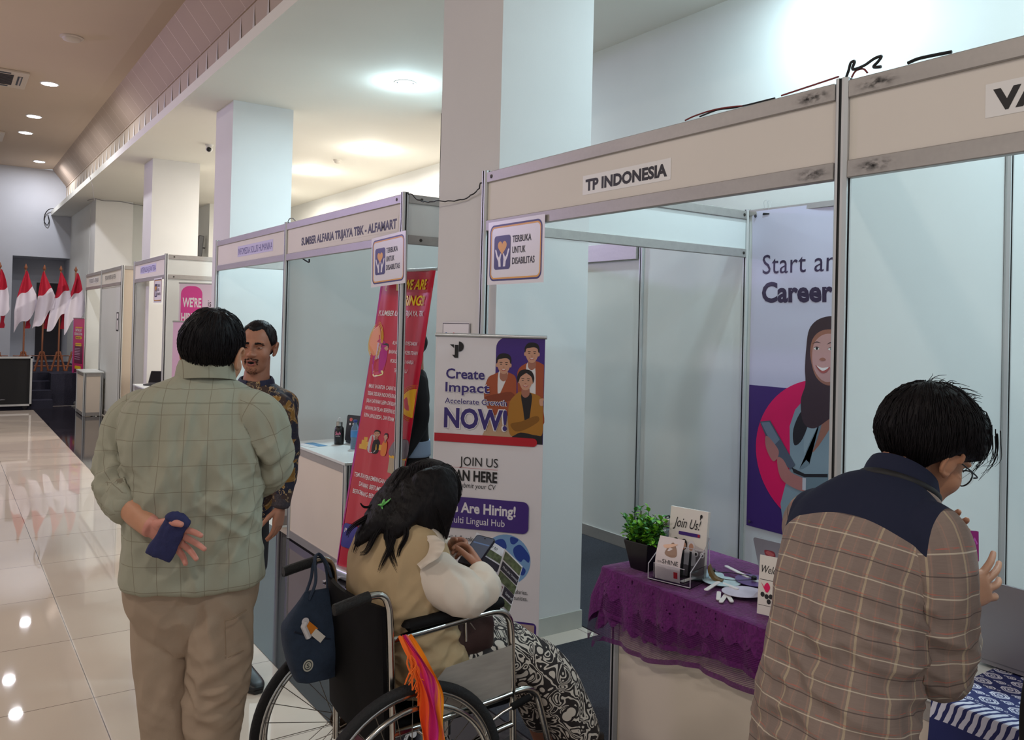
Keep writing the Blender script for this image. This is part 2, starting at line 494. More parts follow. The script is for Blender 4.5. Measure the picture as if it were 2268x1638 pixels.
# ------------------------------------------------------------------ exhibition booths (post and panel system)
M_ALU = mat('anodised_aluminium', (196, 197, 197), rough=0.42, metal=0.45, spec=0.5)
M_ALUG = mat('aluminium_groove', (70, 72, 74), rough=0.6, metal=0.4)
M_PANEL = mat('white_melamine_panel', (214, 216, 214), rough=0.45, spec=0.35, var=0.03, vscale=1.4)
M_HEAD = mat('cream_fascia_board', (222, 215, 206), rough=0.5, spec=0.3, var=0.02, vscale=2)
M_STICK = mat('white_sticker', (232, 230, 228), rough=0.35)
M_INK = mat('black_ink', (28, 25, 26), rough=0.45)
def rail_mat():
    m = bpy.data.materials.new('worn_aluminium_rail'); nt, N, L, b = nodes_of(m)
    tc = N.new('ShaderNodeTexCoord'); mp = N.new('ShaderNodeMapping'); mp.inputs['Scale'].default_value = (6, 1.0, 6); L.new(tc.outputs['Object'], mp.inputs[0])
    n = N.new('ShaderNodeTexNoise'); n.inputs['Scale'].default_value = 3; n.inputs['Detail'].default_value = 8; L.new(mp.outputs[0], n.inputs['Vector'])
    n2 = N.new('ShaderNodeTexNoise'); n2.inputs['Scale'].default_value = 60; L.new(tc.outputs['Object'], n2.inputs['Vector'])
    v = mathn(nt, 'MULTIPLY_ADD', n.outputs['Fac'], 0.25, 0.86); v = mathn(nt, 'MULTIPLY', v, mathn(nt, 'MULTIPLY_ADD', n2.outputs['Fac'], 0.12, 0.94))
    L.new(mixc(nt, 1.0, lin((168, 163, 159)), v, 'MULTIPLY'), b.inputs['Base Color'])
    b.inputs['Metallic'].default_value = 0.35; b.inputs['Roughness'].default_value = 0.40
    return m
M_RAIL = rail_mat()
def smudge_mat():
    m = bpy.data.materials.new('black_grease_smudge'); nt, N, L, b = nodes_of(m)
    tc = N.new('ShaderNodeTexCoord'); mp = N.new('ShaderNodeMapping'); L.new(tc.outputs['Object'], mp.inputs[0]); mp.inputs['Scale'].default_value = (20, 30, 60)
    n = N.new('ShaderNodeTexNoise'); n.inputs['Scale'].default_value = 1.5; n.inputs['Detail'].default_value = 8; L.new(mp.outputs[0], n.inputs['Vector'])
    at = N.new('ShaderNodeAttribute'); at.attribute_name = 'edge'
    a = mathn(nt, 'MULTIPLY', mathn(nt, 'POWER', at.outputs['Fac'], 1.6), mathn(nt, 'MULTIPLY_ADD', n.outputs['Fac'], 4.0, -1.55)); 
    a = mathn(nt, 'MINIMUM', mathn(nt, 'MAXIMUM', a, 0.0), 0.95)
    L.new(a, b.inputs['Alpha']); b.inputs['Base Color'].default_value = lin((30, 28, 26)); b.inputs['Roughness'].default_value = 0.7
    return m
M_SMUDGE = smudge_mat()

def post_geo(mb, x, y, z0, z1, w=0.044, m=0, mg=1):
    """octagonal-ish extruded post with a slot on every face"""
    h = w / 2; s = 0.005; d = 0.006; c = 0.009
    prof = []
    base = [(h, -h + c), (h, -s), (h - d, -s), (h - d, s), (h, s), (h, h - c)]
    for k in range(4):
        a = k * PI / 2
        for px, py in base: prof.append((px * math.cos(a) - py * math.sin(a), px * math.sin(a) + py * math.cos(a)))
    n = len(prof)
    vs = [(x + p[0], y + p[1], z0) for p in prof] + [(x + p[0], y + p[1], z1) for p in prof]
    for i in range(n):
        mb.add([vs[i], vs[(i + 1) % n], vs[n + (i + 1) % n], vs[n + i]], [(0, 1, 2, 3)], mg if i % 6 in (1, 2, 3) else m)
    mb.add(vs[n:], [tuple(range(n))], m)
    mb.add([(x - 0.02, y - 0.02, z1 - 0.001), (x + 0.02, y - 0.02, z1 - 0.001), (x + 0.02, y + 0.02, z1 - 0.001), (x - 0.02, y + 0.02, z1 - 0.001)], [(0, 1, 2, 3)], m)

XB, XBACK = 2.34, 4.40
BH = 2.5
def post(par, x, y, z0=0.008, z1=BH + 0.005):
    mb = MB(); post_geo(mb, x, y, z0, z1); return mb.build('post', [M_ALU, M_ALUG], par, True, 0)
def rail(par, a, b, z, h=0.056, t=0.03, name='rail'):
    """beam along X or Y between a and b"""
    mb = MB()
    if abs(a[0] - b[0]) < 1e-6: mb.box2((a[0] - t / 2, a[1], z - h / 2), (b[0] + t / 2, b[1], z + h / 2))
    else: mb.box2((a[0], a[1] - t / 2, z - h / 2), (b[0], b[1] + t / 2, z + h / 2))
    o = mb.build(name, M_RAIL, par, True, 0); bevel(o, 0.003, 1); return o
def panel(par, a, b, z0, z1, m=None, name='wall_panel', t=0.008):
    mb = MB()
    if abs(a[0] - b[0]) < 1e-6: mb.box2((a[0] - t / 2, a[1], z0), (b[0] + t / 2, b[1], z1))
    else: mb.box2((a[0], a[1] - t / 2, z0), (b[0], b[1] + t / 2, z1))
    return mb.build(name, m or M_PANEL, par, True, 0)
def bolt(par, p, axis='X'):
    mb = MB(); rot = Matrix.Rotation(-PI / 2, 4, 'Y') if axis == 'X' else Matrix.Rotation(PI / 2, 4, 'X')
    mb.lathe([(0.010, 0), (0.010, 0.002), (0.005, 0.003)], 10, p, 0, rot)
    return mb.build('bolt', mat('dark_bolt', (70, 66, 62), 0.5, 0.6), par, True)

def fascia_y(par, x, y0, y1, smudged=()):
    """header along Y, seen from -X: lower rail, board, upper rail"""
    a, b = y0 + 0.026, y1 - 0.022
    rail(par, (x, a), (x, b), BH - 0.033, 0.056, name='top_rail'); rail(par, (x, a), (x, b), 2.215, 0.056, name='bottom_rail')
    panel(par, (x, a), (x, b), 2.243, BH - 0.061, M_HEAD, 'fascia_board')
    for yy in smudged:
        for zz in (BH - 0.035, 2.215):
            me = MB(); n = 14
            pts = []; f = []
            for j in range(n + 1):
                for i in range(n + 1):
                    pts.append((x - 0.0155, yy - 0.09 + 0.18 * i / n, zz - 0.026 + 0.052 * j / n))
            for j in range(n):
                for i in range(n):
                    q = j * (n + 1) + i; f.append((q, q + n + 1, q + n + 2, q + 1))
            me.add(pts, f); o = me.build('grease_mark', M_SMUDGE, par, True, 0)
            at = o.data.attributes.new('edge', 'FLOAT', 'POINT')
            vals = [max(0.0, 1 - math.hypot((i / n - 0.5) * 2, (j / n - 0.5) * 1.9)) for j in range(n + 1) for i in range(n + 1)]
            at.data.foreach_set('value', vals)
def fascia_x(par, y, x0, x1, m=None):
    a, b = x0 + 0.022, x1 - 0.022
    rail(par, (a, y), (b, y), BH - 0.033, 0.056, name='top_rail'); rail(par, (a, y), (b, y), 2.215, 0.056, name='bottom_rail')
    panel(par, (a, y), (b, y), 2.243, BH - 0.061, m or M_HEAD, 'fascia_board')

def name_strip(par, x, yl, yr, z0, z1, txt, ink=M_INK, pad=0.02, bold=0.02, sticker=M_STICK, tilt=0.0):
    """printed strip on a fascia facing -X; yl > yr (left end has the larger y)"""
    w = yl - yr
    P = Print((x, yl, z0), (0, -1, 0), (0, 0, 1), base=0.0005)
    P.rect(-pad, -0.018, w + pad, z1 - z0 + 0.018, sticker)
    o = P.build('name_strip', par, True)
    P2 = Print((x, yl, z0), (0, -1, 0), (0, 0, 1), base=0.0011)
    P2.text(txt, 0, 0, w, z1 - z0, ink, bold)
    P2.build('lettering', o, True)
    return o

FX = XB - 0.0045    # face of a fascia board

# --- the booth in front (open side towards the column)
bt = thing('exhibition_booth', 'white panel booth with the fascia strip TP INDONESIA beside the thick column', 'exhibition booth', (XB, 2.6, 0))
post(bt, XB, 1.575); post(bt, XB, 3.665); post(bt, XBACK, 3.665); post(bt, 3.40, 1.575); post(bt, XBACK, 1.575)
fascia_y(bt, XB, 1.575, 3.665, (1.68,))
fascia_x(bt, 3.665, XB, XBACK, M_PANEL)
for x_ in (XBACK - 0.05,):
    for z_ in (BH - 0.033, 2.215): bolt(bt, (x_, 3.649, z_), 'Y')
bolt(bt, (XB - 0.0155, 3.60, BH - 0.033)); 
for ya, yb in ((1.597, 2.615), (2.625, 3.643)): panel(bt, (XBACK, ya), (XBACK, yb), 0.09, 2.5)
rail(bt, (XBACK, 1.597), (XBACK, 3.643), 0.06, 0.08, name='bottom_rail')
rail(bt, (XBACK, 1.597), (XBACK, 3.643), BH - 0.02, 0.04, name='top_rail')
for xa, xb_ in ((XB + 0.022, 3.378), (3.422, XBACK - 0.022)):
    panel(bt, (xa, 1.575), (xb_, 1.575), 0.09, 2.47); rail(bt, (xa, 1.575), (xb_, 1.575), 0.06, 0.07, name='bottom_rail'); rail(bt, (xa, 1.575), (xb_, 1.575), BH - 0.02, 0.045, name='top_rail')
name_strip(bt, FX, 2.846, 2.345, 2.303, 2.352, 'TP INDONESIA', bold=0.045)

# --- the next booth towards the photographer
bv = thing('exhibition_booth', 'white panel booth whose fascia strip begins with VA, cut by the picture edge', 'exhibition booth', (XB, 0.5, 0))
post(bv, XB, -0.55); post(bv, XBACK, -0.55)
fascia_y(bv, XB, -0.55, 1.575, (1.458,))
panel(bv, (XBACK, -0.52), (XBACK, 1.55), 0.09, 2.5); rail(bv, (XBACK, -0.52), (XBACK, 1.55), 0.06, 0.08, name='bottom_rail')
name_strip(bv, FX, 1.120, 0.985, 2.314, 2.370, 'VA', bold=0.05)

# --- the two booths beyond the column
ba = thing('exhibition_booth', 'booth with the long fascia strip SUMBER ALFARIA TRIJAYA TBK', 'exhibition booth', (XB, 5.6, 0))
post(ba, XB, 4.60); post(ba, XB, 6.70); post(ba, XBACK, 4.66); post(ba, XBACK, 6.70)
fascia_y(ba, XB, 4.60, 6.70)
fascia_x(ba, 4.60, XB, 2.86, M_PANEL)
rail(ba, (XBACK - 0.03, 4.69), (XBACK - 0.03, 6.67), 2.30, 0.14, 0.02, name='top_rail')
panel(ba, (XBACK, 4.68), (XBACK, 6.68), 0.09, 2.5); rail(ba, (XBACK, 4.68), (XBACK, 6.68), 0.05, 0.09, name='bottom_rail')
panel(ba, (XBACK, 3.69), (XBACK, 4.64), 0.09, 2.5); rail(ba, (XBACK, 3.69), (XBACK, 4.64), 0.05, 0.09, name='bottom_rail')
panel(ba, (XB + 0.022, 6.70), (XBACK - 0.022, 6.70), 0.09, 2.47); rail(ba, (XB + 0.022, 6.70), (XBACK - 0.022, 6.70), 0.05, 0.08, name='bottom_rail')
bolt(ba, (XB - 0.0155, 4.68, BH - 0.033)); bolt(ba, (2.45, 4.584, BH - 0.033), 'Y'); bolt(ba, (2.45, 4.584, 2.215), 'Y')
name_strip(ba, FX, 6.355, 4.69, 2.292, 2.352, 'SUMBER ALFARIA TRIJAYA TBK - ALFAMART', sticker=M_HEAD, bold=0.04)

bi = thing('exhibition_booth', 'booth with the bluish fascia strip INFOMEDIA SOLUSI HUMANIKA', 'exhibition booth', (XB, 7.7, 0))
post(bi, XB, 8.78); post(bi, XBACK, 8.78)
fascia_y(bi, XB, 6.70, 8.78)
panel(bi, (XBACK, 6.72), (XBACK, 8.76), 0.09, 2.5); panel(bi, (XB + 0.022, 8.78), (XBACK - 0.022, 8.78), 0.09, 2.24); rail(bi, (XB + 0.022, 8.78), (XBACK, 8.78), 0.05, 0.08, name='bottom_rail')
rail(bi, (XB + 0.022, 8.78), (XBACK, 8.78), 2.3, 0.12, 0.02, name='top_rail')
M_VINK = mat('violet_ink', (70, 62, 130), 0.4); M_VSTICK = mat('lilac_sticker', (206, 200, 232), 0.35)
name_strip(bi, FX, 8.046, 7.06, 2.31, 2.375, 'INFOMEDIA SOLUSI HUMANIKA', M_VINK, sticker=M_VSTICK, bold=0.0)

# --- the single booth behind, its closed side towards the camera
bs = thing('exhibition_booth', 'single booth with a closed white side panel, pink banners standing before it', 'exhibition booth', (XB, 12.2, 0))
post(bs, XB, 11.15, w_ := 0.008); post(bs, XB, 13.19); post(bs, XBACK, 11.15); post(bs, XBACK, 13.19); post(bs, 3.37, 11.15)
fascia_y(bs, XB, 11.15, 13.19); fascia_x(bs, 11.15, XB, XBACK, M_PANEL)
panel(bs, (XB + 0.022, 11.15), (XBACK - 0.022, 11.15), 0.09, 2.19); rail(bs, (XB + 0.022, 11.15), (XBACK - 0.022, 11.15), 0.05, 0.08, name='bottom_rail')
panel(bs, (XBACK, 11.17), (XBACK, 13.17), 0.09, 2.5); panel(bs, (XB + 0.022, 13.19), (XBACK, 13.19), 0.09, 2.47)
bolt(bs, (2.43, 11.134, BH - 0.033), 'Y'); bolt(bs, (2.43, 11.134, 2.215), 'Y')
name_strip(bs, FX, 12.75, 11.75, 2.32, 2.395, 'INTERNUSA JELANTERA', M_VINK, sticker=M_VSTICK, bold=0.0)

# --- the pair of booths before the stage
bf = thing('exhibition_booth', 'far pair booth, nearer half, with a beige closed side and strip in grey print', 'exhibition booth', (XB, 15.3, 0))
M_SIDE = mat('beige_side_board', (196, 182, 166), 0.55)
post(bf, XB + 0.02, 14.32); post(bf, XB, 16.2); post(bf, XBACK, 14.32); post(bf, XBACK, 16.2)
fascia_y(bf, XB, 14.32, 16.2); 
panel(bf, (XB + 0.04, 14.32), (XBACK - 0.022, 14.32), 0.09, 2.44, M_SIDE); rail(bf, (XB + 0.04, 14.32), (XBACK - 0.022, 14.32), BH - 0.03, 0.06, name='top_rail')
panel(bf, (XB, 14.36), (XB, 16.17), 0.10, 2.18); rail(bf, (XB, 14.36), (XB, 16.17), 0.06, 0.09, name='bottom_rail')
panel(bf, (XBACK, 14.34), (XBACK, 16.18), 0.09, 2.5)
name_strip(bf, FX, 15.85, 14.80, 2.31, 2.39, 'PESONA MANDIRI SEJAHTERA', mat('grey_ink', (70, 66, 78), 0.5), sticker=M_HEAD, bold=0.0)
bg = thing('exhibition_booth', 'far pair booth, open half next to the stage and flags', 'exhibition booth', (XB, 17.2, 0))
post(bg, XB, 18.10); post(bg, XBACK, 18.10)
fascia_y(bg, XB, 16.2, 18.10)
panel(bg, (XBACK, 16.22), (XBACK, 18.08), 0.09, 2.5); panel(bg, (XB + 0.022, 18.10), (XBACK, 18.10), 0.09, 2.47)
name_strip(bg, FX, 17.70, 16.60, 2.31, 2.39, 'PT INDOSAT - ARTAJASA', mat('grey_ink', (70, 66, 78), 0.5), sticker=M_STICK, bold=0.0)

# --- notices
M_NAVY = mat('navy_ink', (42, 40, 92), 0.35); M_GOLD = mat('golden_ink', (222, 158, 30), 0.35); M_PAPER = mat('glossy_paper', (226, 222, 224), 0.28, spec=0.5)
def heart(cx, cy, s):
    out = []
    for k in range(36):
        t = 2 * PI * k / 36
        out.append((cx + s * 16 * math.sin(t) ** 3 / 17, cy + s * (13 * math.cos(t) - 5 * math.cos(2 * t) - 2 * math.cos(3 * t) - math.cos(4 * t)) / 17))
    return out
def disability_notice(loc, tilt, label, w=0.485, h=0.32):
    """square paper notice; local x = right, z = up, facing -Y"""
    M = Matrix.Translation(loc) @ Matrix.Rotation(-PI / 2, 4, 'Z') @ Matrix.Rotation(tilt, 4, 'Y')
    t = thing('notice', label, 'notice', mtx=M, group='notices hung on the fascias')
    curl = lambda u, v: 0.010 * np.maximum(0, 0.10 - v) / 0.10 * np.cos(u * 6)
    O, eu, ev = (0, -0.0015, 0), (1, 0, 0), (0, 0, 1)
    def pr(base): return Print(O, eu, ev, base=base)
    P = pr(0.0); P.rect(0, 0, w, h, M_PAPER); P.build('sheet', t)
    P = pr(0.0006)
    m_ = 0.018
    P.ring(rrect(m_, m_, w - m_, h - m_, 0.038), rrect(m_ + 0.009, m_ + 0.009, w - m_ - 0.009, h - m_ - 0.009, 0.031), M_NAVY)
    P.ring(rrect(m_ + 0.009, m_ + 0.009, w - m_ - 0.009, h - m_ - 0.009, 0.031), rrect(m_ + 0.017, m_ + 0.017, w - m_ - 0.017, h - m_ - 0.017, 0.025), M_GOLD)
    P.build('border', t)
    P = pr(0.0012)
    bx0, bx1, by0, by1 = 0.06, 0.205, 0.075, 0.245
    P.poly(rrect(bx0, by0, bx1, by1, 0.018), M_NAVY)
    cx = (bx0 + bx1) / 2
    P.poly(heart(cx, by0 + 0.112, 0.042), M_GOLD)
    for s in (-1, 1):
        hand = [(0.010, 0.014), (0.030, 0.014), (0.034, 0.040), (0.052, 0.066), (0.064, 0.098), (0.058, 0.104), (0.050, 0.096), (0.042, 0.074), (0.028, 0.060), (0.014, 0.082), (0.008, 0.078), (0.014, 0.050)]
        P.poly([(cx + s * a, by0 + b) for a, b in (hand if s > 0 else hand[::-1])], M_PAPER)
    P.build('emblem', t)
    P = pr(0.0012)
    for k, s_ in enumerate(('TERBUKA', 'UNTUK', 'DISABILITAS')):
        P.text(s_, 0.222, 0.205 - 0.054 * k, (0.158, 0.112, 0.188)[k], 0.034, M_INK, 0.012)
    P.build('lettering', t)
    return t
disability_notice((XB - 0.024, 3.598, 1.905), 0.0, 'paper notice TERBUKA UNTUK DISABILITAS on the booth fascia TP INDONESIA')
disability_notice((XB - 0.026, 4.995, 1.925), math.radians(-2), 'paper notice TERBUKA UNTUK DISABILITAS before the red banner')
disability_notice((XB - 0.026, 11.72, 1.885), 0.0, 'small far lilac-lit notice hung on the single booth above a bottle')

# small papers
t = thing('paper_sign', 'white paper with a blue and a red dot taped to the thick column', 'paper sign', (2.402, 4.20, 1.40), -PI / 2)
P = Print((0, -0.001, 0), (1, 0, 0), (0, 0, 1), base=0); P.rect(0, 0, 0.30, 0.31, M_PAPER); P.build('sheet', t)
P = Print((0, -0.001, 0), (1, 0, 0), (0, 0, 1), base=0.0006)
P.ring([(0.004, 0.004), (0.296, 0.004), (0.296, 0.306), (0.004, 0.306)], [(0.008, 0.008), (0.292, 0.008), (0.292, 0.302), (0.008, 0.302)], M_INK)
P.ell((0.045, 0.235), 0.018, 0.018, mat('blue_dot', (70, 110, 160), 0.5)); P.ell((0.13, 0.235), 0.018, 0.018, mat('red_dot', (206, 90, 90), 0.5)); P.rect(0.18, 0.19, 0.275, 0.222, M_INK); P.rect(0.17, 0.238, 0.25, 0.248, mat('pale_print', (190, 196, 190), 0.5)); P.build('print', t)
t = thing('paper_sign', 'small white paper in a black frame on the far beige booth front', 'paper sign', (XB - 0.006, 14.62, 1.46), -PI / 2)
P = Print((0, -0.001, 0), (1, 0, 0), (0, 0, 1), base=0); P.rect(0, 0, 0.21, 0.30, M_INK); P.rect(0.03, 0.02, 0.18, 0.28, M_PAPER); P.rect(0.05, 0.17, 0.16, 0.20, M_INK); P.build('sheet', t)
# ------------------------------------------------------------------ banners
M_FILM = mat('banner_film_white', (222, 216, 220), rough=0.32, spec=0.4)
M_PURPLE = mat('print_deep_purple', (66, 40, 120), 0.35)
M_VIOLETTXT = mat('print_indigo', (56, 42, 112), 0.35)
M_REDBAR = mat('print_red_bar', (176, 28, 42), 0.35)
M_SKIN_P = mat('print_skin', (196, 146, 122), 0.4)
M_SKIN_S = mat('print_skin_shade', (160, 106, 88), 0.4)
M_HAIR_P = mat('print_hair', (30, 24, 26), 0.4)
M_RUST = mat('print_rust_jacket', (160, 78, 48), 0.4); M_RUST2 = mat('print_rust_fold', (128, 58, 36), 0.4)
M_MUST = mat('print_mustard_cardigan', (166, 112, 40), 0.4); M_MUST2 = mat('print_mustard_fold', (132, 86, 28), 0.4)
M_TEEW = mat('print_white_tee', (218, 214, 216), 0.4); M_BLK = mat('print_black', (32, 28, 32), 0.4); M_TAN = mat('print_tan_trousers', (184, 152, 124), 0.4)
M_LIPS_P = mat('print_lips', (170, 84, 80), 0.4); M_TEETH = mat('print_teeth', (236, 230, 226), 0.4)
M_BASEC = mat('banner_cassette', (186, 188, 190), 0.3, 0.7)

def rollup(label, L, R, H, group='roll-up banners', cat='banner', lean=0.0, film=M_FILM, cassette=True, back=0.0, warp=None, su=1.0):
    L = Vector(L); R = Vector(R); d = R - L; w = d.length; d.normalize()
    M = Matrix.Translation(L) @ Matrix.Rotation(math.atan2(d.y, d.x), 4, 'Z')
    t = thing('roll_up_banner', label, cat, mtx=M, group=group)
    ev = np.array((lean, back, 1.0))
    z0 = 0.045 if cassette else 0.02
    O = np.array((0, 0, 0)) 
    fp = Print(O, (1, 0, 0), ev, base=0.0, warp=warp); fp.grid(0, z0, w, H, film, 12, 24); fp.build('film', t, smooth=60)
    bk = Print(O, (1, 0, 0), ev, base=-0.0012, warp=warp); bk.grid(0, z0, w, H, mat('film_back', (170, 170, 174), 0.5), 12, 24); bk.build('film_back', t, smooth=60)
    mb = MB(); c = O + ev * H; mb.tube([c + (-0.008, 0, 0.006), c + (w + 0.008, 0, 0.006)], 0.010, 12); mb.build('top_rail', M_BASEC, t)
    mb = MB(); mb.tube([(w / 2, 0.045, 0.04), tuple(ev * (H - 0.01) + np.array((w / 2, 0.016, 0)))], 0.008, 8); mb.build('pole', M_ALU, t)
    if cassette:
        mb = MB(); mb.prism(rrect(-0.05, 0.0, 0.07, 0.07, 0.025, 5), (-0.02, 0, 0), (0, 1, 0), (0, 0, 1), w + 0.04); mb.build('base', M_BASEC, t)
        for k in (0.18, 0.82):
            mb = MB(); mb.box((w * k, 0.0, 0.004), (0.03, 0.30, 0.007)); o = mb.build('foot', M_BASEC, t); bevel(o, 0.002)
    pr = lambda base=0.0006: Print(O, (su, 0, 0), ev, base=base, warp=(lambda u, v: warp(u * su, v)) if warp else None)
    return t, pr, w

def face_print(P, cx, cy, s, hair, body=None, skin=M_SKIN_P, shade=M_SKIN_S, turn=0.0):
    """a small smiling printed portrait: cx, cy = face centre, s = face height"""
    P.blob([(cx - .16 * s, cy - .30 * s), (cx + .18 * s, cy - .30 * s), (cx + .24 * s, cy - .75 * s), (cx, cy - .95 * s), (cx - .22 * s, cy - .75 * s)], shade)
    for e in (-1, 1): P.ell((cx + e * .40 * s, cy - .02 * s), .07 * s, .12 * s, skin)
    P.blob([(cx - .36 * s, cy + .25 * s), (cx, cy + .42 * s), (cx + .36 * s, cy + .25 * s), (cx + .37 * s, cy - .10 * s), (cx + .20 * s, cy - .44 * s), (cx, cy - .52 * s), (cx - .20 * s, cy - .44 * s), (cx - .37 * s, cy - .10 * s)], skin)
    P.blob([(cx + a * s, cy + b * s) for a, b in hair], M_HAIR_P)
    for e in (-1, 1):
        x = cx + (e * .165 + turn) * s
        P.ell((x, cy + .03 * s), .065 * s, .022 * s, M_HAIR_P, 12)
        P.poly([(x - .10 * s, cy + .115 * s), (x + .10 * s, cy + .115 * s), (x + .07 * s, cy + .15 * s), (x - .07 * s, cy + .15 * s)], M_HAIR_P)
    P.blob([(cx + (-.06 + turn) * s, cy - .13 * s), (cx + turn * s, cy - .16 * s), (cx + (.06 + turn) * s, cy - .13 * s), (cx + turn * s, cy - .11 * s)], shade)
    P.blob([(cx + (-.16 + turn) * s, cy - .23 * s), (cx + turn * s, cy - .26 * s), (cx + (.16 + turn) * s, cy - .23 * s), (cx + (.10 + turn) * s, cy - .32 * s), (cx + turn * s, cy - .345 * s), (cx + (-.10 + turn) * s, cy - .32 * s)], M_LIPS_P)
    P.blob([(cx + (-.13 + turn) * s, cy - .245 * s), (cx + turn * s, cy - .27 * s), (cx + (.13 + turn) * s, cy - .245 * s), (cx + turn * s, cy - .305 * s)], M_TEETH)
HAIR_SHORT = [(-.42, .06), (-.44, .34), (-.26, .60), (.05, .66), (.34, .56), (.45, .30), (.42, .06), (.36, .16), (.32, .33), (.10, .38), (-.15, .34), (-.33, .30), (-.37, .16)]
HAIR_PART = [(-.46, -.12), (-.50, .22), (-.34, .56), (.0, .66), (.34, .56), (.50, .22), (.44, -.10), (.38, .14), (.28, .30), (.06, .44), (.0, .46), (-.10, .38), (-.30, .22), (-.38, .02)]
def outlined(P, m_in, m_out, *a, grow=0.004, **k):
    b = k.pop('bold', 0.0)
    P.text(*a, m_out, b + grow, **k); P.text(*a, m_in, b, **k)

# --- the white banner beside the wheelchair
t, pr, w = rollup('white and purple roll-up banner reading Create Impact and NOW! by the column', (2.116, 3.755, 0.006), (2.484, 3.314, 0.006), 1.632)
P = pr()
P.poly([(0.318, 1.105), (w - .001, 1.105), (w - .001, 1.632)] + [(0.372 + 0.052 * math.cos(a), 1.580 + 0.052 * math.sin(a)) for a in np.linspace(PI / 2, PI, 8)] + [(0.318, 1.36)], M_PURPLE)
# man at the back
P.blob([(0.435, 1.42), (0.44, 1.475), (0.475, 1.505), (0.52, 1.52), (0.563, 1.505), (w - .004, 1.48), (w - .003, 1.30), (w - .003, 1.20), (0.46, 1.20)], M_RUST, 4)
P.blob([(0.48, 1.50), (0.52, 1.515), (0.53, 1.40), (0.525, 1.30), (0.495, 1.30), (0.488, 1.40)], M_TEEW, 4)
face_print(P, 0.507, 1.555, 0.086, HAIR_SHORT)
# man at the side, arms crossed
P.blob([(0.262, 1.33), (0.278, 1.42), (0.31, 1.445), (0.35, 1.46), (0.395, 1.455), (0.43, 1.42), (0.425, 1.27), (0.40, 1.235), (0.31, 1.235)], M_RUST, 4)
P.blob([(0.335, 1.455), (0.365, 1.462), (0.385, 1.45), (0.355, 1.37), (0.335, 1.34)], M_TEEW, 4)
P.blob([(0.262, 1.325), (0.32, 1.345), (0.40, 1.36), (0.425, 1.335), (0.38, 1.31), (0.30, 1.30)], M_RUST2, 4)
P.poly([(0.30, 1.24), (0.42, 1.24), (0.43, 1.13), (0.255, 1.125)], M_TAN)
face_print(P, 0.362, 1.495, 0.088, HAIR_SHORT)
# seated man in front
P.poly([(0.405, 1.125), (w - .003, 1.105), (w - .003, 1.18), (0.45, 1.18)], M_BLK)
P.blob([(0.392, 1.20), (0.395, 1.30), (0.425, 1.345), (0.455, 1.365), (0.51, 1.36), (w - .012, 1.335), (w - .004, 1.27), (w - .004, 1.16), (0.54, 1.15), (0.46, 1.16), (0.41, 1.14)], M_MUST, 4)
P.blob([(0.458, 1.355), (0.51, 1.355), (0.508, 1.28), (0.498, 1.215), (0.48, 1.215), (0.468, 1.28)], M_BLK, 4)
P.blob([(0.405, 1.20), (0.46, 1.215), (0.53, 1.245), (0.552, 1.238), (0.545, 1.215), (0.48, 1.175), (0.43, 1.165)], M_MUST2, 4)
P.blob([(0.552, 1.33), (0.575, 1.335), (w - .004, 1.32), (w - .004, 1.30), (0.555, 1.30)], M_SKIN_P, 3)
face_print(P, 0.478, 1.418, 0.088, HAIR_PART)
P.build('portrait', t)
P = pr(0.0046)
P.poly(rrect(0.0, 1.092, 0.545, 1.134, 0.0205)[:14] + [(0.0, 1.134), (0.0, 1.092)], M_REDBAR)
# the T-and-P mark
P.poly([(0.072, 1.590), (0.095, 1.590), (0.095, 1.572)], M_INK)
P.poly([(0.100, 1.588), (0.119, 1.588), (0.119, 1.522), (0.100, 1.522), (0.086, 1.537), (0.100, 1.537)], M_INK)
P.poly([(0.121, 1.606)] + circle((0.122, 1.580), 0.026, 14, a0=PI / 2, a1=-PI / 2) + [(0.121, 1.554)], M_INK)
P.build('logo', t)
P = pr(0.0052)
outlined(P, M_VIOLETTXT, M_FILM, 'Create', 0.056, 1.417, 0.208, 0.052, bold=0.02)
outlined(P, M_VIOLETTXT, M_FILM, 'Impact', 0.054, 1.349, 0.238, 0.050, bold=0.02, grow=0.03)
outlined(P, M_VIOLETTXT, M_FILM, 'Accelerate Growth', 0.053, 1.289, 0.331, 0.028, bold=0.012, grow=0.05)
outlined(P, M_VIOLETTXT, M_FILM, 'NOW!', 0.051, 1.168, 0.337, 0.100, bold=0.035, grow=0.03)
P.text('JOIN US', 0.141, 0.976, 0.204, 0.047, M_INK)
P.rect(0.05, 0.9635, 0.345, 0.965, M_REDBAR)
P.text('SCAN HERE', 0.056, 0.900, 0.287, 0.054, M_INK, 0.03)
P.text('and submit your CV', 0.085, 0.864, 0.252, 0.026, M_INK, 0, 0.18)
P.poly(rrect(-0.0, 0.656, 0.511, 0.815, 0.03)[:21] + [(0.0, 0.815), (0.0, 0.656)], M_PURPLE)
P.text('We Are Hiring!', 0.040, 0.738, 0.404, 0.052, M_FILM, 0.03)
P.text('for Multi Lingual Hub', 0.020, 0.682, 0.368, 0.036, M_FILM)
P.text('English Speaker', 0.060, 0.594, 0.190, 0.026, M_INK)
P.text('Japanese Speaker', 0.060, 0.552, 0.205, 0.026, M_INK)
for k, s_ in enumerate(('Mandarin Speaker', 'Korean Speaker')): P.text(s_, 0.060, 0.510 - 0.042 * k, 0.2, 0.026, M_INK)
P.text('Attractive salaries.', 0.340, 0.357, 0.175, 0.022, M_INK); P.text('Career opportunities.', 0.320, 0.326, 0.195, 0.022, M_INK)
P.build('lettering', t)
P = pr(0.0006)
M_GLOBE = mat('print_globe_blue', (120, 160, 204), 0.35); M_GLOBE2 = mat('print_globe_deep', (38, 66, 150), 0.35)
P.ell((0.40, 0.52), 0.125, 0.125, M_GLOBE, 40)
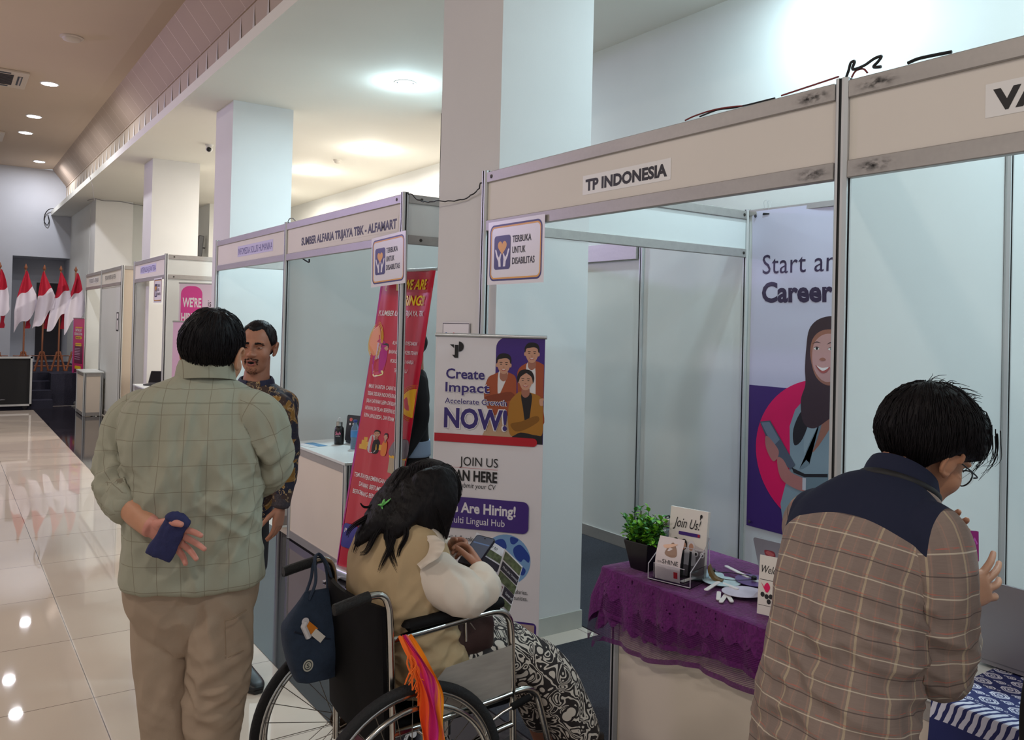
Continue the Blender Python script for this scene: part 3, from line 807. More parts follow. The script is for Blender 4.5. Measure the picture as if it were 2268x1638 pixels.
for pts in ([(0.42, 0.635), (0.46, 0.625), (0.44, 0.60), (0.42, 0.605)], [(0.44, 0.585), (0.47, 0.60), (0.50, 0.575), (0.52, 0.545), (0.515, 0.515), (0.49, 0.53), (0.475, 0.515), (0.45, 0.53), (0.435, 0.56)], [(0.33, 0.60), (0.38, 0.62), (0.40, 0.58), (0.37, 0.54), (0.34, 0.55)], [(0.46, 0.50), (0.50, 0.48), (0.49, 0.45), (0.46, 0.46)]):
    P.blob(pts, M_GLOBE2, 4)
P.poly(rrect(0.06, 0.065, 0.562, 0.218, 0.02), M_PURPLE)
M_PHOTO = mat('print_group_photo', (176, 150, 140), 0.4); M_PHF = mat('print_photo_floor', (196, 178, 170), 0.4)
P.rect(0.07, 0.085, 0.552, 0.208, M_PHOTO); P.rect(0.07, 0.085, 0.552, 0.11, M_PHF)
for k in range(13):
    x = 0.10 + 0.035 * k; c = [mat('print_orange_top', (196, 120, 90), 0.4), mat('print_maroon_top', (110, 50, 46), 0.4), M_SKIN_P][k % 3]
    P.rect(x - 0.012, 0.098, x + 0.012, 0.135, M_BLK); P.rect(x - 0.014, 0.130, x + 0.014, 0.165, c); P.ell((x, 0.175), 0.009, 0.012, M_SKIN_S, 10)
P.build('pictures', t)

# --- the red banner leaning against the far booth
Lb = np.array((2.2265, 5.2562, 0.006)); eu = np.array((0.16318, -0.98660, 0.0)); ev = np.array((0.05331, 0.00882, 0.99854))
M_RED = mat('print_crimson', (188, 24, 52), rough=0.22, spec=0.6, var=0.06, vscale=5, coat=0.3)
M_YEL = mat('print_yellow', (236, 196, 30), 0.3); M_AMB = mat('print_amber', (226, 172, 36), 0.3); M_CREAM = mat('print_pale_yellow', (226, 216, 150), 0.3); M_ORG = mat('print_orange_ring', (214, 120, 40), 0.3)
M_WPRT = mat('print_white', (230, 224, 228), 0.3); M_PBLUE = mat('print_blue', (62, 58, 140), 0.3); M_MAG = mat('magenta_print_and_glare', (178, 40, 130), 0.25)
rot = Matrix(((eu[0], 0, 0), (eu[1], 0, 0), (0, 0, 1)))
wr_ = lambda u, v: 0.006 * np.sin(u * 26 + v * 3) + 0.004 * np.sin(u * 47 - v * 2)
lean_ = 0.150; yv = np.cross((0, 0, 1), eu); back_ = float(np.dot(ev, yv)) / float(ev[2])
t, pr, w = rollup('tall crimson roll-up banner in yellow print leaning behind an aluminium post', tuple(Lb), tuple(Lb + eu * 0.560), 2.02, lean=lean_, film=M_RED, cassette=True, back=back_, warp=wr_, su=1.43)
P = pr(0.0012)
P.grid(0.0, 0.05, 0.014, 2.0, M_MAG, 2, 24)  # purple glare down the left edge, painted as a magenta strip
P.poly(rrect(0.045, 1.90, 0.135, 1.97, 0.01), M_CREAM)
for r_ in (0.085, 0.078, 0.072): P.ring(circle((0.035, 1.57), r_ * 0.7, 26, r_ * 1.5), circle((0.035, 1.57), r_ * 0.7 - 0.0035, 26, r_ * 1.5 - 0.0035), M_AMB)
P.ell((0.03, 1.57), 0.048, 0.10, mat('print_peach', (226, 150, 110), 0.3))
P.ell((0.075, 1.46), 0.062, 0.125, M_MAG)
P.blob([(0.05, 1.40), (0.085, 1.48), (0.125, 1.50), (0.135, 1.42), (0.12, 1.36), (0.07, 1.355)], M_RED, 4); P.blob([(0.045, 1.37), (0.12, 1.385), (0.125, 1.355), (0.06, 1.34)], M_CREAM, 4)
face_print(P, 0.110, 1.525, 0.055, HAIR_SHORT); P.poly([(0.055, 1.45), (0.085, 1.46), (0.085, 1.565), (0.055, 1.56)], mat('print_phone_pale', (196, 190, 214), 0.3))
for r_ in (0.115, 0.105, 0.098):
    arc = [p for p in circle((0.385, 1.20), r_, 40, a0=PI / 2, a1=3 * PI / 2)]; arc2 = circle((0.385, 1.20), r_ - 0.003, 40, a0=PI / 2, a1=3 * PI / 2)
    P.put(arc + arc2, [(i, i + 1, 41 + i, 40 + i) for i in range(39)], M_ORG)
P.poly(circle((0.385, 1.20), 0.09, 40, a0=PI / 2, a1=3 * PI / 2), M_AMB)
M_BOXP = mat('print_parcel', (216, 168, 70), 0.3)
for x, y_, s_ in ((0.03, 0.86, 0.03), (0.06, 0.86, 0.03), (0.045, 0.89, 0.03), (0.068, 0.885, 0.028), (0.06, 0.915, 0.026)): P.rect(x, y_, x + s_, y_ + s_, M_BOXP)
P.blob([(0.10, 0.855), (0.10, 0.93), (0.125, 0.965), (0.16, 0.955), (0.165, 0.86)], mat('print_grey_coat', (190, 186, 190), 0.3), 4); P.blob([(0.145, 0.855), (0.145, 0.92), (0.165, 0.945), (0.185, 0.92), (0.18, 0.855)], M_BLK, 4)
P.blob([(0.20, 0.85), (0.20, 0.92), (0.225, 0.945), (0.245, 0.92), (0.24, 0.85)], M_ORG, 4); P.rect(0.165, 0.875, 0.20, 0.91, M_BOXP)
face_print(P, 0.16, 0.975, 0.04, HAIR_SHORT); face_print(P, 0.222, 0.965, 0.04, HAIR_SHORT)
P.blob([(0.27, 0.86), (0.28, 0.93), (0.32, 0.965), (0.385, 0.965), (0.39, 0.86)], mat('print_grey_van', (120, 112, 118), 0.3), 4); P.rect(0.27, 0.845, 0.39, 0.862, M_AMB); P.rect(0.275, 0.75, 0.385, 0.845, mat('print_chrome', (170, 156, 130), 0.3))
P.poly(rrect(0.02, 0.20, 0.13, 0.36, 0.02), M_PBLUE)
P.build('pictures', t)
P = pr(0.0060)
P.text('WE ARE', 0.345, 1.905, 0.155, 0.062, M_YEL, 0.03, 0.12, align='R')
P.text('HIRING!!', 0.347, 1.805, 0.185, 0.062, M_YEL, 0.03, 0.12, align='R')
P.text('PT. SUMBER ALFARIA TRIJAYA, TBK', 0.022, 1.738, 0.335, 0.034, M_WPRT, 0.015, 0.15)
for k, s_ in enumerate(('ALFAMART MENYEDIAKAN', 'BARANG-BARANG KEBUTUHAN', 'POKOK DENGAN HARGA', 'TERJANGKAU')): P.text(s_, 0.255, 1.555 - 0.058 * k, (0.18, 0.21, 0.17, 0.1)[k], 0.024, M_WPRT, 0.01, 0.15, align='C')
for k, s_ in enumerate(('MEMILIKI 36 KANTOR CABANG YANG', 'TERSEBAR DISELURUH INDONESIA DENGAN', 'JUMLAH KARYAWAN LEBIH DARI RIBUAN', 'KARYAWAN, DAN TELAH BEREKSPANSI KE', 'FILIPINA, BANGLADESH, DAN VIETNAM')): P.text(s_, 0.15, 1.265 - 0.048 * k, 0.24, 0.026, M_WPRT, 0.01, align='C')
for k, s_ in enumerate(('TEMUKAN PERKEMBANGAN KAMI', 'DAN MARI BERTUMBUH', 'BERKEMBANG BERSAMA KAMI')): P.text(s_, 0.175, 0.675 - 0.055 * k, (0.28, 0.2, 0.26)[k], 0.030, M_WPRT, 0.01, align='C')
P.text('Pro', 0.035, 0.30, 0.04, 0.03, M_WPRT, 0.01)
P.build('lettering', t)

# --- the large banner on the back wall of the front booth
t = thing('wall_banner', 'large cloth banner reading Start and Career clipped to the booth back wall', 'banner', (XBACK - 0.006, 3.615, 0.40), -PI / 2)
def wv(u, v):
    f = np.clip((v - 1.84) / 0.25, 0, 1)
    return 0.003 + f * (0.006 + 0.006 * np.sin(u * 9 + v * 2.2) + 0.003 * np.sin(u * 5 - v * 7))
O = (0, 0, -0.40); E = ((1, 0, 0), (0, 0, 1)); BW = 1.0
M_BANW = mat('banner_cloth_lilac_white', (206, 202, 222), 0.35, spec=0.45)
M_BANP = mat('banner_cloth_indigo', (64, 36, 108), 0.4); M_PINK = mat('print_hot_pink', (226, 10, 92), 0.4)
M_JACK = mat('print_grey_blazer', (134, 154, 164), 0.45); M_JACK2 = mat('print_blazer_fold', (110, 130, 140), 0.45); M_DKHAIR = mat('print_dark_brown_hair', (64, 44, 50), 0.4); M_TABLET = mat('print_tablet', (84, 92, 108), 0.3)
P = Print(O, *E, base=0.0, warp=wv); P.grid(0, 1.349, BW, 2.485, M_BANW, 30, 30); P.h = 0; P.grid(0, 0.43, BW, 1.349, M_BANP, 30, 30); P.build('cloth', t, smooth=180)
P = Print(O, *E, base=0.0015, step=0.00012, warp=wv)
P.poly([p for p in circle((0.56, 0.96), 0.495, 70, 0.46)], M_PINK)
P.poly([(0.30, 0.43), (0.265, 0.62), (0.33, 0.86), (0.322, 1.113), (0.36, 1.22), (0.42, 1.285), (0.56, 1.36), (0.80, 1.33), (0.92, 1.25), (0.95, 0.9), (0.94, 0.43)], M_JACK)
P.blob([(0.36, 1.00), (0.35, 1.10), (0.41, 1.22), (0.47, 1.20), (0.42, 1.05)], M_BLK, 4)
P.blob([(0.50, 1.36), (0.60, 1.40), (0.72, 1.36), (0.66, 1.22), (0.50, 0.98), (0.46, 1.05)], M_SKIN_S, 4)
P.blob([(0.43, 1.05), (0.50, 1.22), (0.58, 1.34), (0.64, 1.29), (0.56, 1.245), (0.55, 1.20), (0.45, 0.95)], mat('print_lapel', (150, 168, 176), 0.45), 4)
P.blob([(0.40, 0.86), (0.47, 0.90), (0.44, 0.96), (0.56, 1.2), (0.50, 1.0)], M_JACK2, 4)
P.blob([(0.431, 1.60), (0.45, 1.72), (0.52, 1.785), (0.64, 1.80), (0.76, 1.74), (0.80, 1.60), (0.79, 1.42), (0.74, 1.25), (0.62, 1.20), (0.50, 1.12), (0.42, 1.15), (0.40, 1.28), (0.43, 1.38), (0.425, 1.48)], M_DKHAIR, 5)
P.blob([(0.462, 1.56), (0.475, 1.66), (0.54, 1.715), (0.64, 1.715), (0.715, 1.65), (0.725, 1.55), (0.70, 1.46), (0.64, 1.40), (0.57, 1.39), (0.50, 1.44)], M_SKIN_S, 5)
P.blob([(0.475, 1.56), (0.49, 1.64), (0.55, 1.69), (0.63, 1.69), (0.69, 1.63), (0.70, 1.55), (0.66, 1.46), (0.60, 1.41), (0.54, 1.42), (0.49, 1.48)], mat('print_portrait_skin', (196, 150, 146), 0.4), 5)
for x in (0.505, 0.605):
    P.ell((x, 1.605), 0.020, 0.008, M_TEETH, 14); P.ell((x + 0.002, 1.605), 0.008, 0.008, M_HAIR_P, 12); P.blob([(x - 0.03, 1.632), (x, 1.648), (x + 0.03, 1.638), (x, 1.642)], M_DKHAIR, 4); P.blob([(x - 0.024, 1.606), (x, 1.617), (x + 0.024, 1.606), (x, 1.613)], M_HAIR_P, 4)
P.blob([(0.525, 1.540), (0.545, 1.532), (0.572, 1.54), (0.55, 1.552)], M_SKIN_S, 4)
P.blob([(0.50, 1.505), (0.545, 1.488), (0.60, 1.497), (0.57, 1.462), (0.535, 1.464)], M_LIPS_P, 5); P.blob([(0.508, 1.502), (0.545, 1.490), (0.592, 1.496), (0.55, 1.472)], M_TEETH, 5)
P.poly([(0.094, 1.118), (0.175, 1.133), (0.370, 0.88), (0.335, 0.845), (0.20, 0.93)], M_TABLET); P.poly([(0.105, 1.112), (0.17, 1.123), (0.25, 1.02), (0.20, 0.97)], mat('print_tablet_glare', (120, 132, 148), 0.3))
P.blob([(0.14, 1.02), (0.16, 1.03), (0.20, 1.00), (0.245, 0.95), (0.235, 0.90), (0.20, 0.88), (0.15, 0.95)], mat('print_hand', (176, 116, 110), 0.4), 4)
P.blob([(0.235, 0.90), (0.28, 0.90), (0.34, 0.83), (0.44, 0.80), (0.44, 0.73), (0.33, 0.745), (0.26, 0.79)], mat('print_hand', (176, 116, 110), 0.4), 4)
P.poly([(0.425, 0.81), (0.45, 0.81), (0.45, 0.735), (0.425, 0.735)], mat('print_watch', (200, 200, 206), 0.3))
P.poly([(0.45, 0.835), (0.64, 0.87), (0.93, 0.80), (0.92, 0.66), (0.64, 0.72), (0.45, 0.735)], M_JACK2)
P.poly([(0.345, 0.86), (0.44, 0.835), (0.60, 0.86), (0.60, 0.84), (0.44, 0.815), (0.36, 0.83)], M_BLK)
P.build('portrait', t)
P = Print(O, *E, base=0.0012, warp=wv)
P.text('Start an', 0.088, 2.073, 0.540, 0.130, mat('print_dark_violet', (58, 44, 74), 0.4), 0.0, space=1.05); P.text('Career', 0.087, 1.893, 0.525, 0.128, mat('print_dark_violet', (58, 44, 74), 0.4), 0.035)
P.build('lettering', t)
for u, v in ((0.03, 2.455), (0.03, 0.46), (0.97, 2.455), (0.97, 0.46)):
    mb = MB(); mb.lathe([(0.011, 0), (0.010, 0.003), (0.006, 0.0035)], 12, (0, 0, 0), 0, Matrix.Translation((u, -0.013, v - 0.40)) @ Matrix.Rotation(PI / 2, 4, 'X')); mb.build('eyelet', mat('dull_eyelet', (90, 84, 92), 0.4, 0.7), t)
t = thing('binder_clip', 'black binder clip with wire arms gripping the big Career banner', 'clip', (XBACK - 0.012, 3.50, 2.455), -PI / 2)
mb = MB(); mb.prism([(-0.016, 0), (0.016, 0), (0.005, 0.036), (-0.005, 0.036)], (-0.026, 0.006, 0.0), (0, 1, 0), (0, 0, 1), 0.052); mb.build('body', mat('black_clip_steel', (24, 24, 26), 0.35, 0.3), t)
for s in (-1, 1):
    mb = MB(); mb.tube(spline([(-0.012, s * 0.006 + 0.004, 0.03), (-0.016, s * 0.016 + 0.004, 0.075), (-0.008, s * 0.018 + 0.004, 0.092), (0.008, s * 0.018 + 0.004, 0.092), (0.016, s * 0.016 + 0.004, 0.075), (0.012, s * 0.006 + 0.004, 0.03)], 5), 0.0014, 6); mb.build('arm', M_ALU, t)

# --- far pink banners
M_PK = mat('print_pink_panel', (206, 40, 110), 0.3); M_PK2 = mat('print_plum', (110, 30, 70), 0.3); M_PKL = mat('print_pale_pink', (226, 186, 220), 0.3); M_PKD = mat('print_rose', (216, 70, 150), 0.3)
t, pr, w = rollup('magenta roll-up banner with yellow pills beside the stage steps', (2.10, 17.84, 0.006), (2.215, 17.26, 0.006), 1.63, film=M_PK)
P = pr(0.0008)
P.rect(0.0, 0.05, 0.03, 1.62, mat('print_orchid', (200, 90, 190), 0.3))
for y_, h_ in ((0.78, 0.34), (0.48, 0.19), (0.11, 0.26)): P.poly(rrect(0.10, y_, w - 0.06, y_ + h_, 0.02), M_PK2)
for y_ in (1.24, 1.11, 0.68, 0.38): P.poly(rrect(0.14, y_, w - 0.12, y_ + 0.055, 0.027), M_YEL)
P.rect(0.12, 1.445, w - 0.1, 1.47, M_AMB)
P.rect(0.10, 1.13, w - 0.05, 1.14, M_PK2)
P.build('panels', t)
P = pr(0.003)
P.text('DAFTAR JADI', w / 2, 1.385, 0.34, 0.050, M_WPRT, 0.03, align='C'); P.text('SEORANG SATRIA', w / 2, 1.315, 0.42, 0.050, M_WPRT, 0.03, align='C')
P.text('MITRA KURIR', w / 2, 1.255, 0.24, 0.026, M_PK2, 0.02, align='C')
for y_ in (1.06, 1.03, 1.0, 0.97, 0.94, 0.90, 0.86): P.rect(0.13, y_, 0.40, y_ + 0.008, M_PKL)
for y_ in (0.60, 0.57, 0.54): P.rect(0.13, y_, 0.38, y_ + 0.008, M_PKL)
for y_ in (0.32, 0.29, 0.25, 0.21, 0.17): P.rect(0.13, y_, 0.36, y_ + 0.008, M_PKL)
P.build('lettering', t)
t, pr, w = rollup('pale pink roll-up banner reading GOJEK behind the checked-shirt man', (2.30, 10.50, 0.006), (2.95, 10.32, 0.006), 1.64, film=M_PKL)
P = pr(0.0008)
P.text('GOJEK', 0.10, 1.27, 0.40, 0.11, M_PKD, 0.03); P.text('Cari', 0.16, 0.88, 0.24, 0.12, M_PKD, 0.0); P.text('Jadi Mitra', 0.09, 0.68, 0.40, 0.12, M_PKD, 0.0); P.build('lettering', t)
t, pr, w = rollup("pink and white roll-up banner reading WE'RE HIRING behind the pale pink one", (2.44, 10.86, 0.006), (2.92, 10.74, 0.006), 2.12, film=mat('banner_film_rose_white', (220, 200, 218), 0.35))
P = pr(0.0008)
P.poly(rrect(0.02, 0.3, 0.27, 2.09, 0.10), M_PKD)
P.text("WE'RE", 0.04, 1.83, 0.22, 0.115, M_WPRT, 0.03); P.text('HIRING', 0.03, 1.64, 0.235, 0.115, M_WPRT, 0.03); P.text('ish', 0.34, 1.84, 0.07, 0.09, M_INK); P.text('B', 0.36, 1.66, 0.05, 0.05, M_INK, 0.02); P.text('&CC', 0.33, 1.54, 0.11, 0.05, M_INK, 0.02)
P.build('lettering', t)
# ------------------------------------------------------------------ counters and what stands on them
M_TOPW = mat('white_counter_top', (214, 218, 216), 0.3, spec=0.4)
M_CFRONT = mat('cream_counter_board', (226, 212, 196), 0.5, var=0.03, vscale=2)
def counter(label, x0, x1, y0, y1, H=0.75, mf=M_CFRONT):
    t = thing('counter', label, 'counter', ((x0 + x1) / 2, (y0 + y1) / 2, 0.006), group='booth counters')
    for x in (x0 + 0.022, x1 - 0.022):
        for y in (y0 + 0.022, y1 - 0.022):
            mb = MB(); post_geo(mb, x, y, 0.006, H - 0.02); mb.build('post', [M_ALU, M_ALUG], t, True, 0)
    mb = MB(); mb.box2((x0 + 0.012, y0 + 0.045, 0.07), (x0 + 0.022, y1 - 0.045, H - 0.075)); mb.build('front_panel', mf, t, True, 0)
    mb = MB(); mb.box2((x0 + 0.045, y0 + 0.012, 0.07), (x1 - 0.045, y0 + 0.022, H - 0.075)); mb.build('side_panel', mf, t, True, 0)
    mb = MB(); mb.box2((x0 + 0.045, y1 - 0.022, 0.07), (x1 - 0.045, y1 - 0.012, H - 0.075)); mb.build('side_panel', mf, t, True, 0)
    for z0, z1, nm in ((0.012, 0.07, 'bottom_rail'), (H - 0.076, H - 0.02, 'top_rail')):
        mb = MB(); mb.box2((x0 + 0.006, y0 + 0.045, z0), (x0 + 0.03, y1 - 0.045, z1)); mb.box2((x0 + 0.045, y0 + 0.006, z0), (x1 - 0.045, y0 + 0.03, z1)); mb.box2((x0 + 0.045, y1 - 0.03, z0), (x1 - 0.045, y1 - 0.006, z1)); mb.build(nm, M_RAIL, t, True, 0)
    mb = MB(); mb.box2((x0 - 0.006, y0 - 0.006, H - 0.02), (x1 + 0.006, y1 + 0.006, H)); o = mb.build('counter_top', M_TOPW, t, True, 0); bevel(o, 0.003)
    return t
CH = 0.756
counter('booth counter under the purple lace tablecloth', 2.19, 2.72, 1.62, 2.46)
counter('booth counter under the blue batik cloth beside the bending man', 2.19, 2.72, 0.20, 1.50)
counter('white-topped counter with black bottle beside the crimson banner', 2.27, 2.80, 5.24, 6.34)
counter('small far counter with a laptop and water bottle behind the man', 2.26, 2.80, 11.75, 12.65)
counter('small far counter beside the magenta banner', 2.00, 2.30, 15.50, 16.40)

# --- lace tablecloth
def lace_mat():
    m = bpy.data.materials.new('purple_lace'); nt, N, L, b = nodes_of(m)
    uv = N.new('ShaderNodeUVMap'); uv.uv_map = 'UVMap'
    at = N.new('ShaderNodeAttribute'); at.attribute_name = 'hem'      # metres from the hem
    vo = N.new('ShaderNodeTexVoronoi'); vo.inputs['Scale'].default_value = 42; L.new(uv.outputs[0], vo.inputs['Vector'])
    no = N.new('ShaderNodeTexNoise'); no.inputs['Scale'].default_value = 48; no.inputs['Detail'].default_value = 6; no.inputs['Distortion'].default_value = 0.8; L.new(uv.outputs[0], no.inputs['Vector'])
    fl = N.new('ShaderNodeTexVoronoi'); fl.inputs['Scale'].default_value = 9; fl.feature = 'SMOOTH_F1'; L.new(uv.outputs[0], fl.inputs['Vector'])
    fine = N.new('ShaderNodeTexVoronoi'); fine.inputs['Scale'].default_value = 130; L.new(uv.outputs[0], fine.inputs['Vector'])
    ro = mathn(nt, 'SINE', mathn(nt, 'MULTIPLY_ADD', fl.outputs['Distance'], 38.0, mathn(nt, 'MULTIPLY', no.outputs['Fac'], 16.0)))
    pat = mathn(nt, 'ADD', mathn(nt, 'MULTIPLY', ro, 0.09), mathn(nt, 'ADD', mathn(nt, 'MULTIPLY', no.outputs['Fac'], 0.55), mathn(nt, 'MULTIPLY', fine.outputs['Distance'], 0.38)))
    dark, lite = lin((66, 15, 68)), lin((118, 38, 120))
    L.new(mixc(nt, mathn(nt, 'MINIMUM', mathn(nt, 'MAXIMUM', pat, 0.0), 1.0), dark, lite), b.inputs['Base Color'])
    b.inputs['Roughness'].default_value = 0.8; b.inputs['Specular IOR Level'].default_value = 0.2; b.inputs['Sheen Weight'].default_value = 0.15
    sx = N.new('ShaderNodeSeparateXYZ'); L.new(uv.outputs[0], sx.inputs[0])
    scal = mathn(nt, 'MULTIPLY', mathn(nt, 'ABSOLUTE', mathn(nt, 'SINE', mathn(nt, 'MULTIPLY', sx.outputs[1], 55.0))), 0.022)
    net = mathn(nt, 'LESS_THAN', mathn(nt, 'ADD', at.outputs['Fac'], scal), 0.085)
    hemline = mathn(nt, 'LESS_THAN', at.outputs['Fac'], 0.018)
    lines = mathn(nt, 'GREATER_THAN', mathn(nt, 'SINE', mathn(nt, 'MULTIPLY', mathn(nt, 'ADD', sx.outputs[0], mathn(nt, 'MULTIPLY', sx.outputs[1], 0.6)), 900.0)), -0.1)
    neta = mathn(nt, 'MULTIPLY_ADD', lines, 0.45, 0.22)
    a = mixc(nt, net, (1, 1, 1, 1), neta)
    holes = mathn(nt, 'MULTIPLY', mathn(nt, 'LESS_THAN', at.outputs['Fac'], 0.20), mathn(nt, 'MULTIPLY', mathn(nt, 'LESS_THAN', vo.outputs['Distance'], 0.16), mathn(nt, 'GREATER_THAN', no.outputs['Fac'], 0.5)))
    a = mixc(nt, holes, a, (0.15, 0.15, 0.15, 1))
    a = mixc(nt, hemline, a, (0.9, 0.9, 0.9, 1))
    L.new(a, b.inputs['Alpha'])
    bp = N.new('ShaderNodeBump'); bp.inputs['Strength'].default_value = 0.9; bp.inputs['Distance'].default_value = 0.004
    L.new(pat, bp.inputs['Height']); L.new(bp.outputs[0], b.inputs['Normal'])
    return m
M_LACE = lace_mat()

def draped_cloth(name, mats, x_front, x_back, y0, y1, ztop, dropf, dropl, wav, parent=None, off=0.0, hem=None, mi=None, nx=70, ny=110, side_left=True, amp=0.011):
    """cloth lying on a counter: hangs dropf(y) over the front (-x) edge and dropl over the far (+y) end"""
    W = x_back - x_front; Lx = np.linspace(-0.42, W, nx); Ly = np.linspace(0, (y1 - y0) + (0.36 if side_left else 0), ny)
    vs, uvs, hm = [], [], []
    R = 0.022
    for j, b in enumerate(Ly):
        for i, a in enumerate(Lx):
            yy = min(b, y1 - y0); over_y = max(0.0, b - (y1 - y0)); over_x = max(0.0, -a)
            df = dropf(y0 + yy); sc = df / 0.42
            ox = over_x * sc; oy = over_y / 0.36 * dropl(x_front + max(a, 0) if a > 0 else x_front)
            if over_x > 0 and over_y > 0:
                d = math.hypot(ox, oy)
                dd = min(d, max(df, dropl(x_front)) * 1.12)
                th = math.atan2(oy, ox); drop = dd
                x = x_front - (off + 0.012 + 0.10 * dd) * math.cos(th) ; y = y1 + (off + 0.012 + 0.16 * dd) * math.sin(th)
                hd = max(df, dropl(x_front)) * 1.1 - dd
            elif over_x > 0:
                drop = ox; x = x_front - off - 0.012 - 0.03 * ox; y = y0 + yy; hd = df - ox
            elif over_y > 0:
                drop = oy; x = x_front + a; y = y1 + off + 0.012 + 0.05 * oy; hd = dropl(x_front + a) - oy
            else:
                drop = 0.0; x = x_front + a; y = y0 + yy; hd = 1.0
            z = ztop + off - drop
            if drop > 0:
                k = min(1.0, drop / 0.12)
                w1 = wav(y * 1.0 + x * 1.3, drop) * k * amp
                if over_x > 0: x -= abs(w1) + 0.002
                if over_y > 0: y += abs(w1) + 0.002
                if drop < R: z = ztop + off - drop * drop / R * 0.6
            else:
                z += 0.0012 * noise.noise(Vector((x * 14, y * 14, 3.0)))
            vs.append((x, y, z)); uvs.append((a if over_x == 0 else -ox, b)); hm.append(hd)
    fs = [(j * nx + i, (j + 1) * nx + i, (j + 1) * nx + i + 1, j * nx + i + 1) for j in range(ny - 1) for i in range(nx - 1)]
    me = bpy.data.meshes.new(name)
    M = ROOTM[root_of(parent)].inverted() if parent else Matrix.Identity(4)
    me.from_pydata([tuple(M @ Vector(v)) for v in vs], [], fs)
    u = me.uv_layers.new(name='UVMap'); li = np.zeros(len(me.loops), dtype=np.int32); me.loops.foreach_get('vertex_index', li)
    u.data.foreach_set('uv', np.array(uvs)[li].ravel())
    at = me.attributes.new('hem', 'FLOAT', 'POINT'); at.data.foreach_set('value', np.array(hm, dtype=np.float32))
    return finish(me, name, mats, parent, None, 180)

t = thing('tablecloth', 'purple lace tablecloth over the counter with the plant', 'tablecloth', (2.45, 2.05, 0.75))
wv1 = lambda s, d: math.sin(s * 23) + 0.7 * math.sin(s * 41 + d * 8)
lower = draped_cloth('lower_layer', M_LACE, 2.184, 2.725, 1.63, 2.466, CH, lambda y: 0.285 - 0.10 * min(1, max(0, (2.45 - y) / 0.8)) + 0.015 * math.sin(y * 15), lambda x: 0.20, wv1, t, off=0.0)
upper = draped_cloth('upper_layer', M_LACE, 2.182, 2.727, 1.63, 2.468, CH + 0.003, lambda y: 0.185 + 0.02 * math.sin(y * 9 + 1) - 0.02 * (2.4 - y), lambda x: 0.25 + 0.03 * math.sin(x * 30), lambda s, d: wv1(s + 0.6, d), t, off=0.006, amp=0.013)

# --- batik cloth
def batik_mat():
    m = bpy.data.materials.new('blue_batik'); nt, N, L, b = nodes_of(m)
    uv = N.new('ShaderNodeUVMap'); uv.uv_map = 'UVMap'; sx = N.new('ShaderNodeSeparateXYZ'); L.new(uv.outputs[0], sx.inputs[0])
    no = N.new('ShaderNodeTexNoise'); no.inputs['Scale'].default_value = 30; L.new(uv.outputs[0], no.inputs['Vector'])
    n2 = N.new('ShaderNodeTexNoise'); n2.inputs['Scale'].default_value = 150; L.new(uv.outputs[0], n2.inputs['Vector'])
    jag = mathn(nt, 'MULTIPLY_ADD', n2.outputs['Fac'], 0.10, -0.05)
    def motif(per, ox, oy, rads, wd, sq):
        fx = mathn(nt, 'ABSOLUTE', mathn(nt, 'SUBTRACT', mathn(nt, 'FRACT', mathn(nt, 'DIVIDE', mathn(nt, 'ADD', sx.outputs[0], ox), per)), 0.5))
        fy = mathn(nt, 'ABSOLUTE', mathn(nt, 'SUBTRACT', mathn(nt, 'FRACT', mathn(nt, 'DIVIDE', mathn(nt, 'ADD', sx.outputs[1], oy), per * 1.25)), 0.5))
        d = mathn(nt, 'MAXIMUM', mathn(nt, 'MULTIPLY', mathn(nt, 'ADD', fx, fy), 0.75), mathn(nt, 'MULTIPLY', mathn(nt, 'MAXIMUM', fx, fy), sq))
        d = mathn(nt, 'ADD', d, jag); o = None
        for r in rads:
            q = mathn(nt, 'LESS_THAN', mathn(nt, 'ABSOLUTE', mathn(nt, 'SUBTRACT', d, r)), wd)
            o = q if o is None else mathn(nt, 'MAXIMUM', o, q)
        return o
    rings = mathn(nt, 'MAXIMUM', motif(0.058, 0.0, 0.01, (0.07, 0.20, 0.30), 0.030, 1.0), motif(0.058, 0.029, 0.046, (0.05, 0.14), 0.026, 1.0))
    rings = mathn(nt, 'MAXIMUM', rings, motif(0.029, 0.0145, 0.012, (0.10,), 0.03, 1.0))
    field = mathn(nt, 'GREATER_THAN', sx.outputs[0], 0.045)
    # feathered border along the counter's edge
    inb = mathn(nt, 'MULTIPLY', mathn(nt, 'LESS_THAN', sx.outputs[0], 0.04), mathn(nt, 'GREATER_THAN', sx.outputs[0], -0.055))
    sk = mathn(nt, 'MULTIPLY_ADD', sx.outputs[0], 0.45, mathn(nt, 'ADD', sx.outputs[1], mathn(nt, 'MULTIPLY', no.outputs['Fac'], 0.012)))
    st = mathn(nt, 'GREATER_THAN', mathn(nt, 'SINE', mathn(nt, 'MULTIPLY', sk, 300.0)), -0.25)
    w = mathn(nt, 'MAXIMUM', mathn(nt, 'MULTIPLY', rings, field), mathn(nt, 'MULTIPLY', inb, st))
    L.new(mixc(nt, w, lin((26, 34, 92)), lin((206, 206, 220))), b.inputs['Base Color']); b.inputs['Roughness'].default_value = 0.75
    return m
t = thing('tablecloth', 'blue and white batik cloth over the counter beside the bending man', 'tablecloth', (2.45, 0.8, 0.75))
draped_cloth('cloth', batik_mat(), 2.185, 2.722, 0.25, 1.17, CH, lambda y: 0.22, lambda x: 0.02, lambda s, d: math.sin(s * 12) + .5 * math.sin(s * 31), t, side_left=False, nx=50, ny=60)

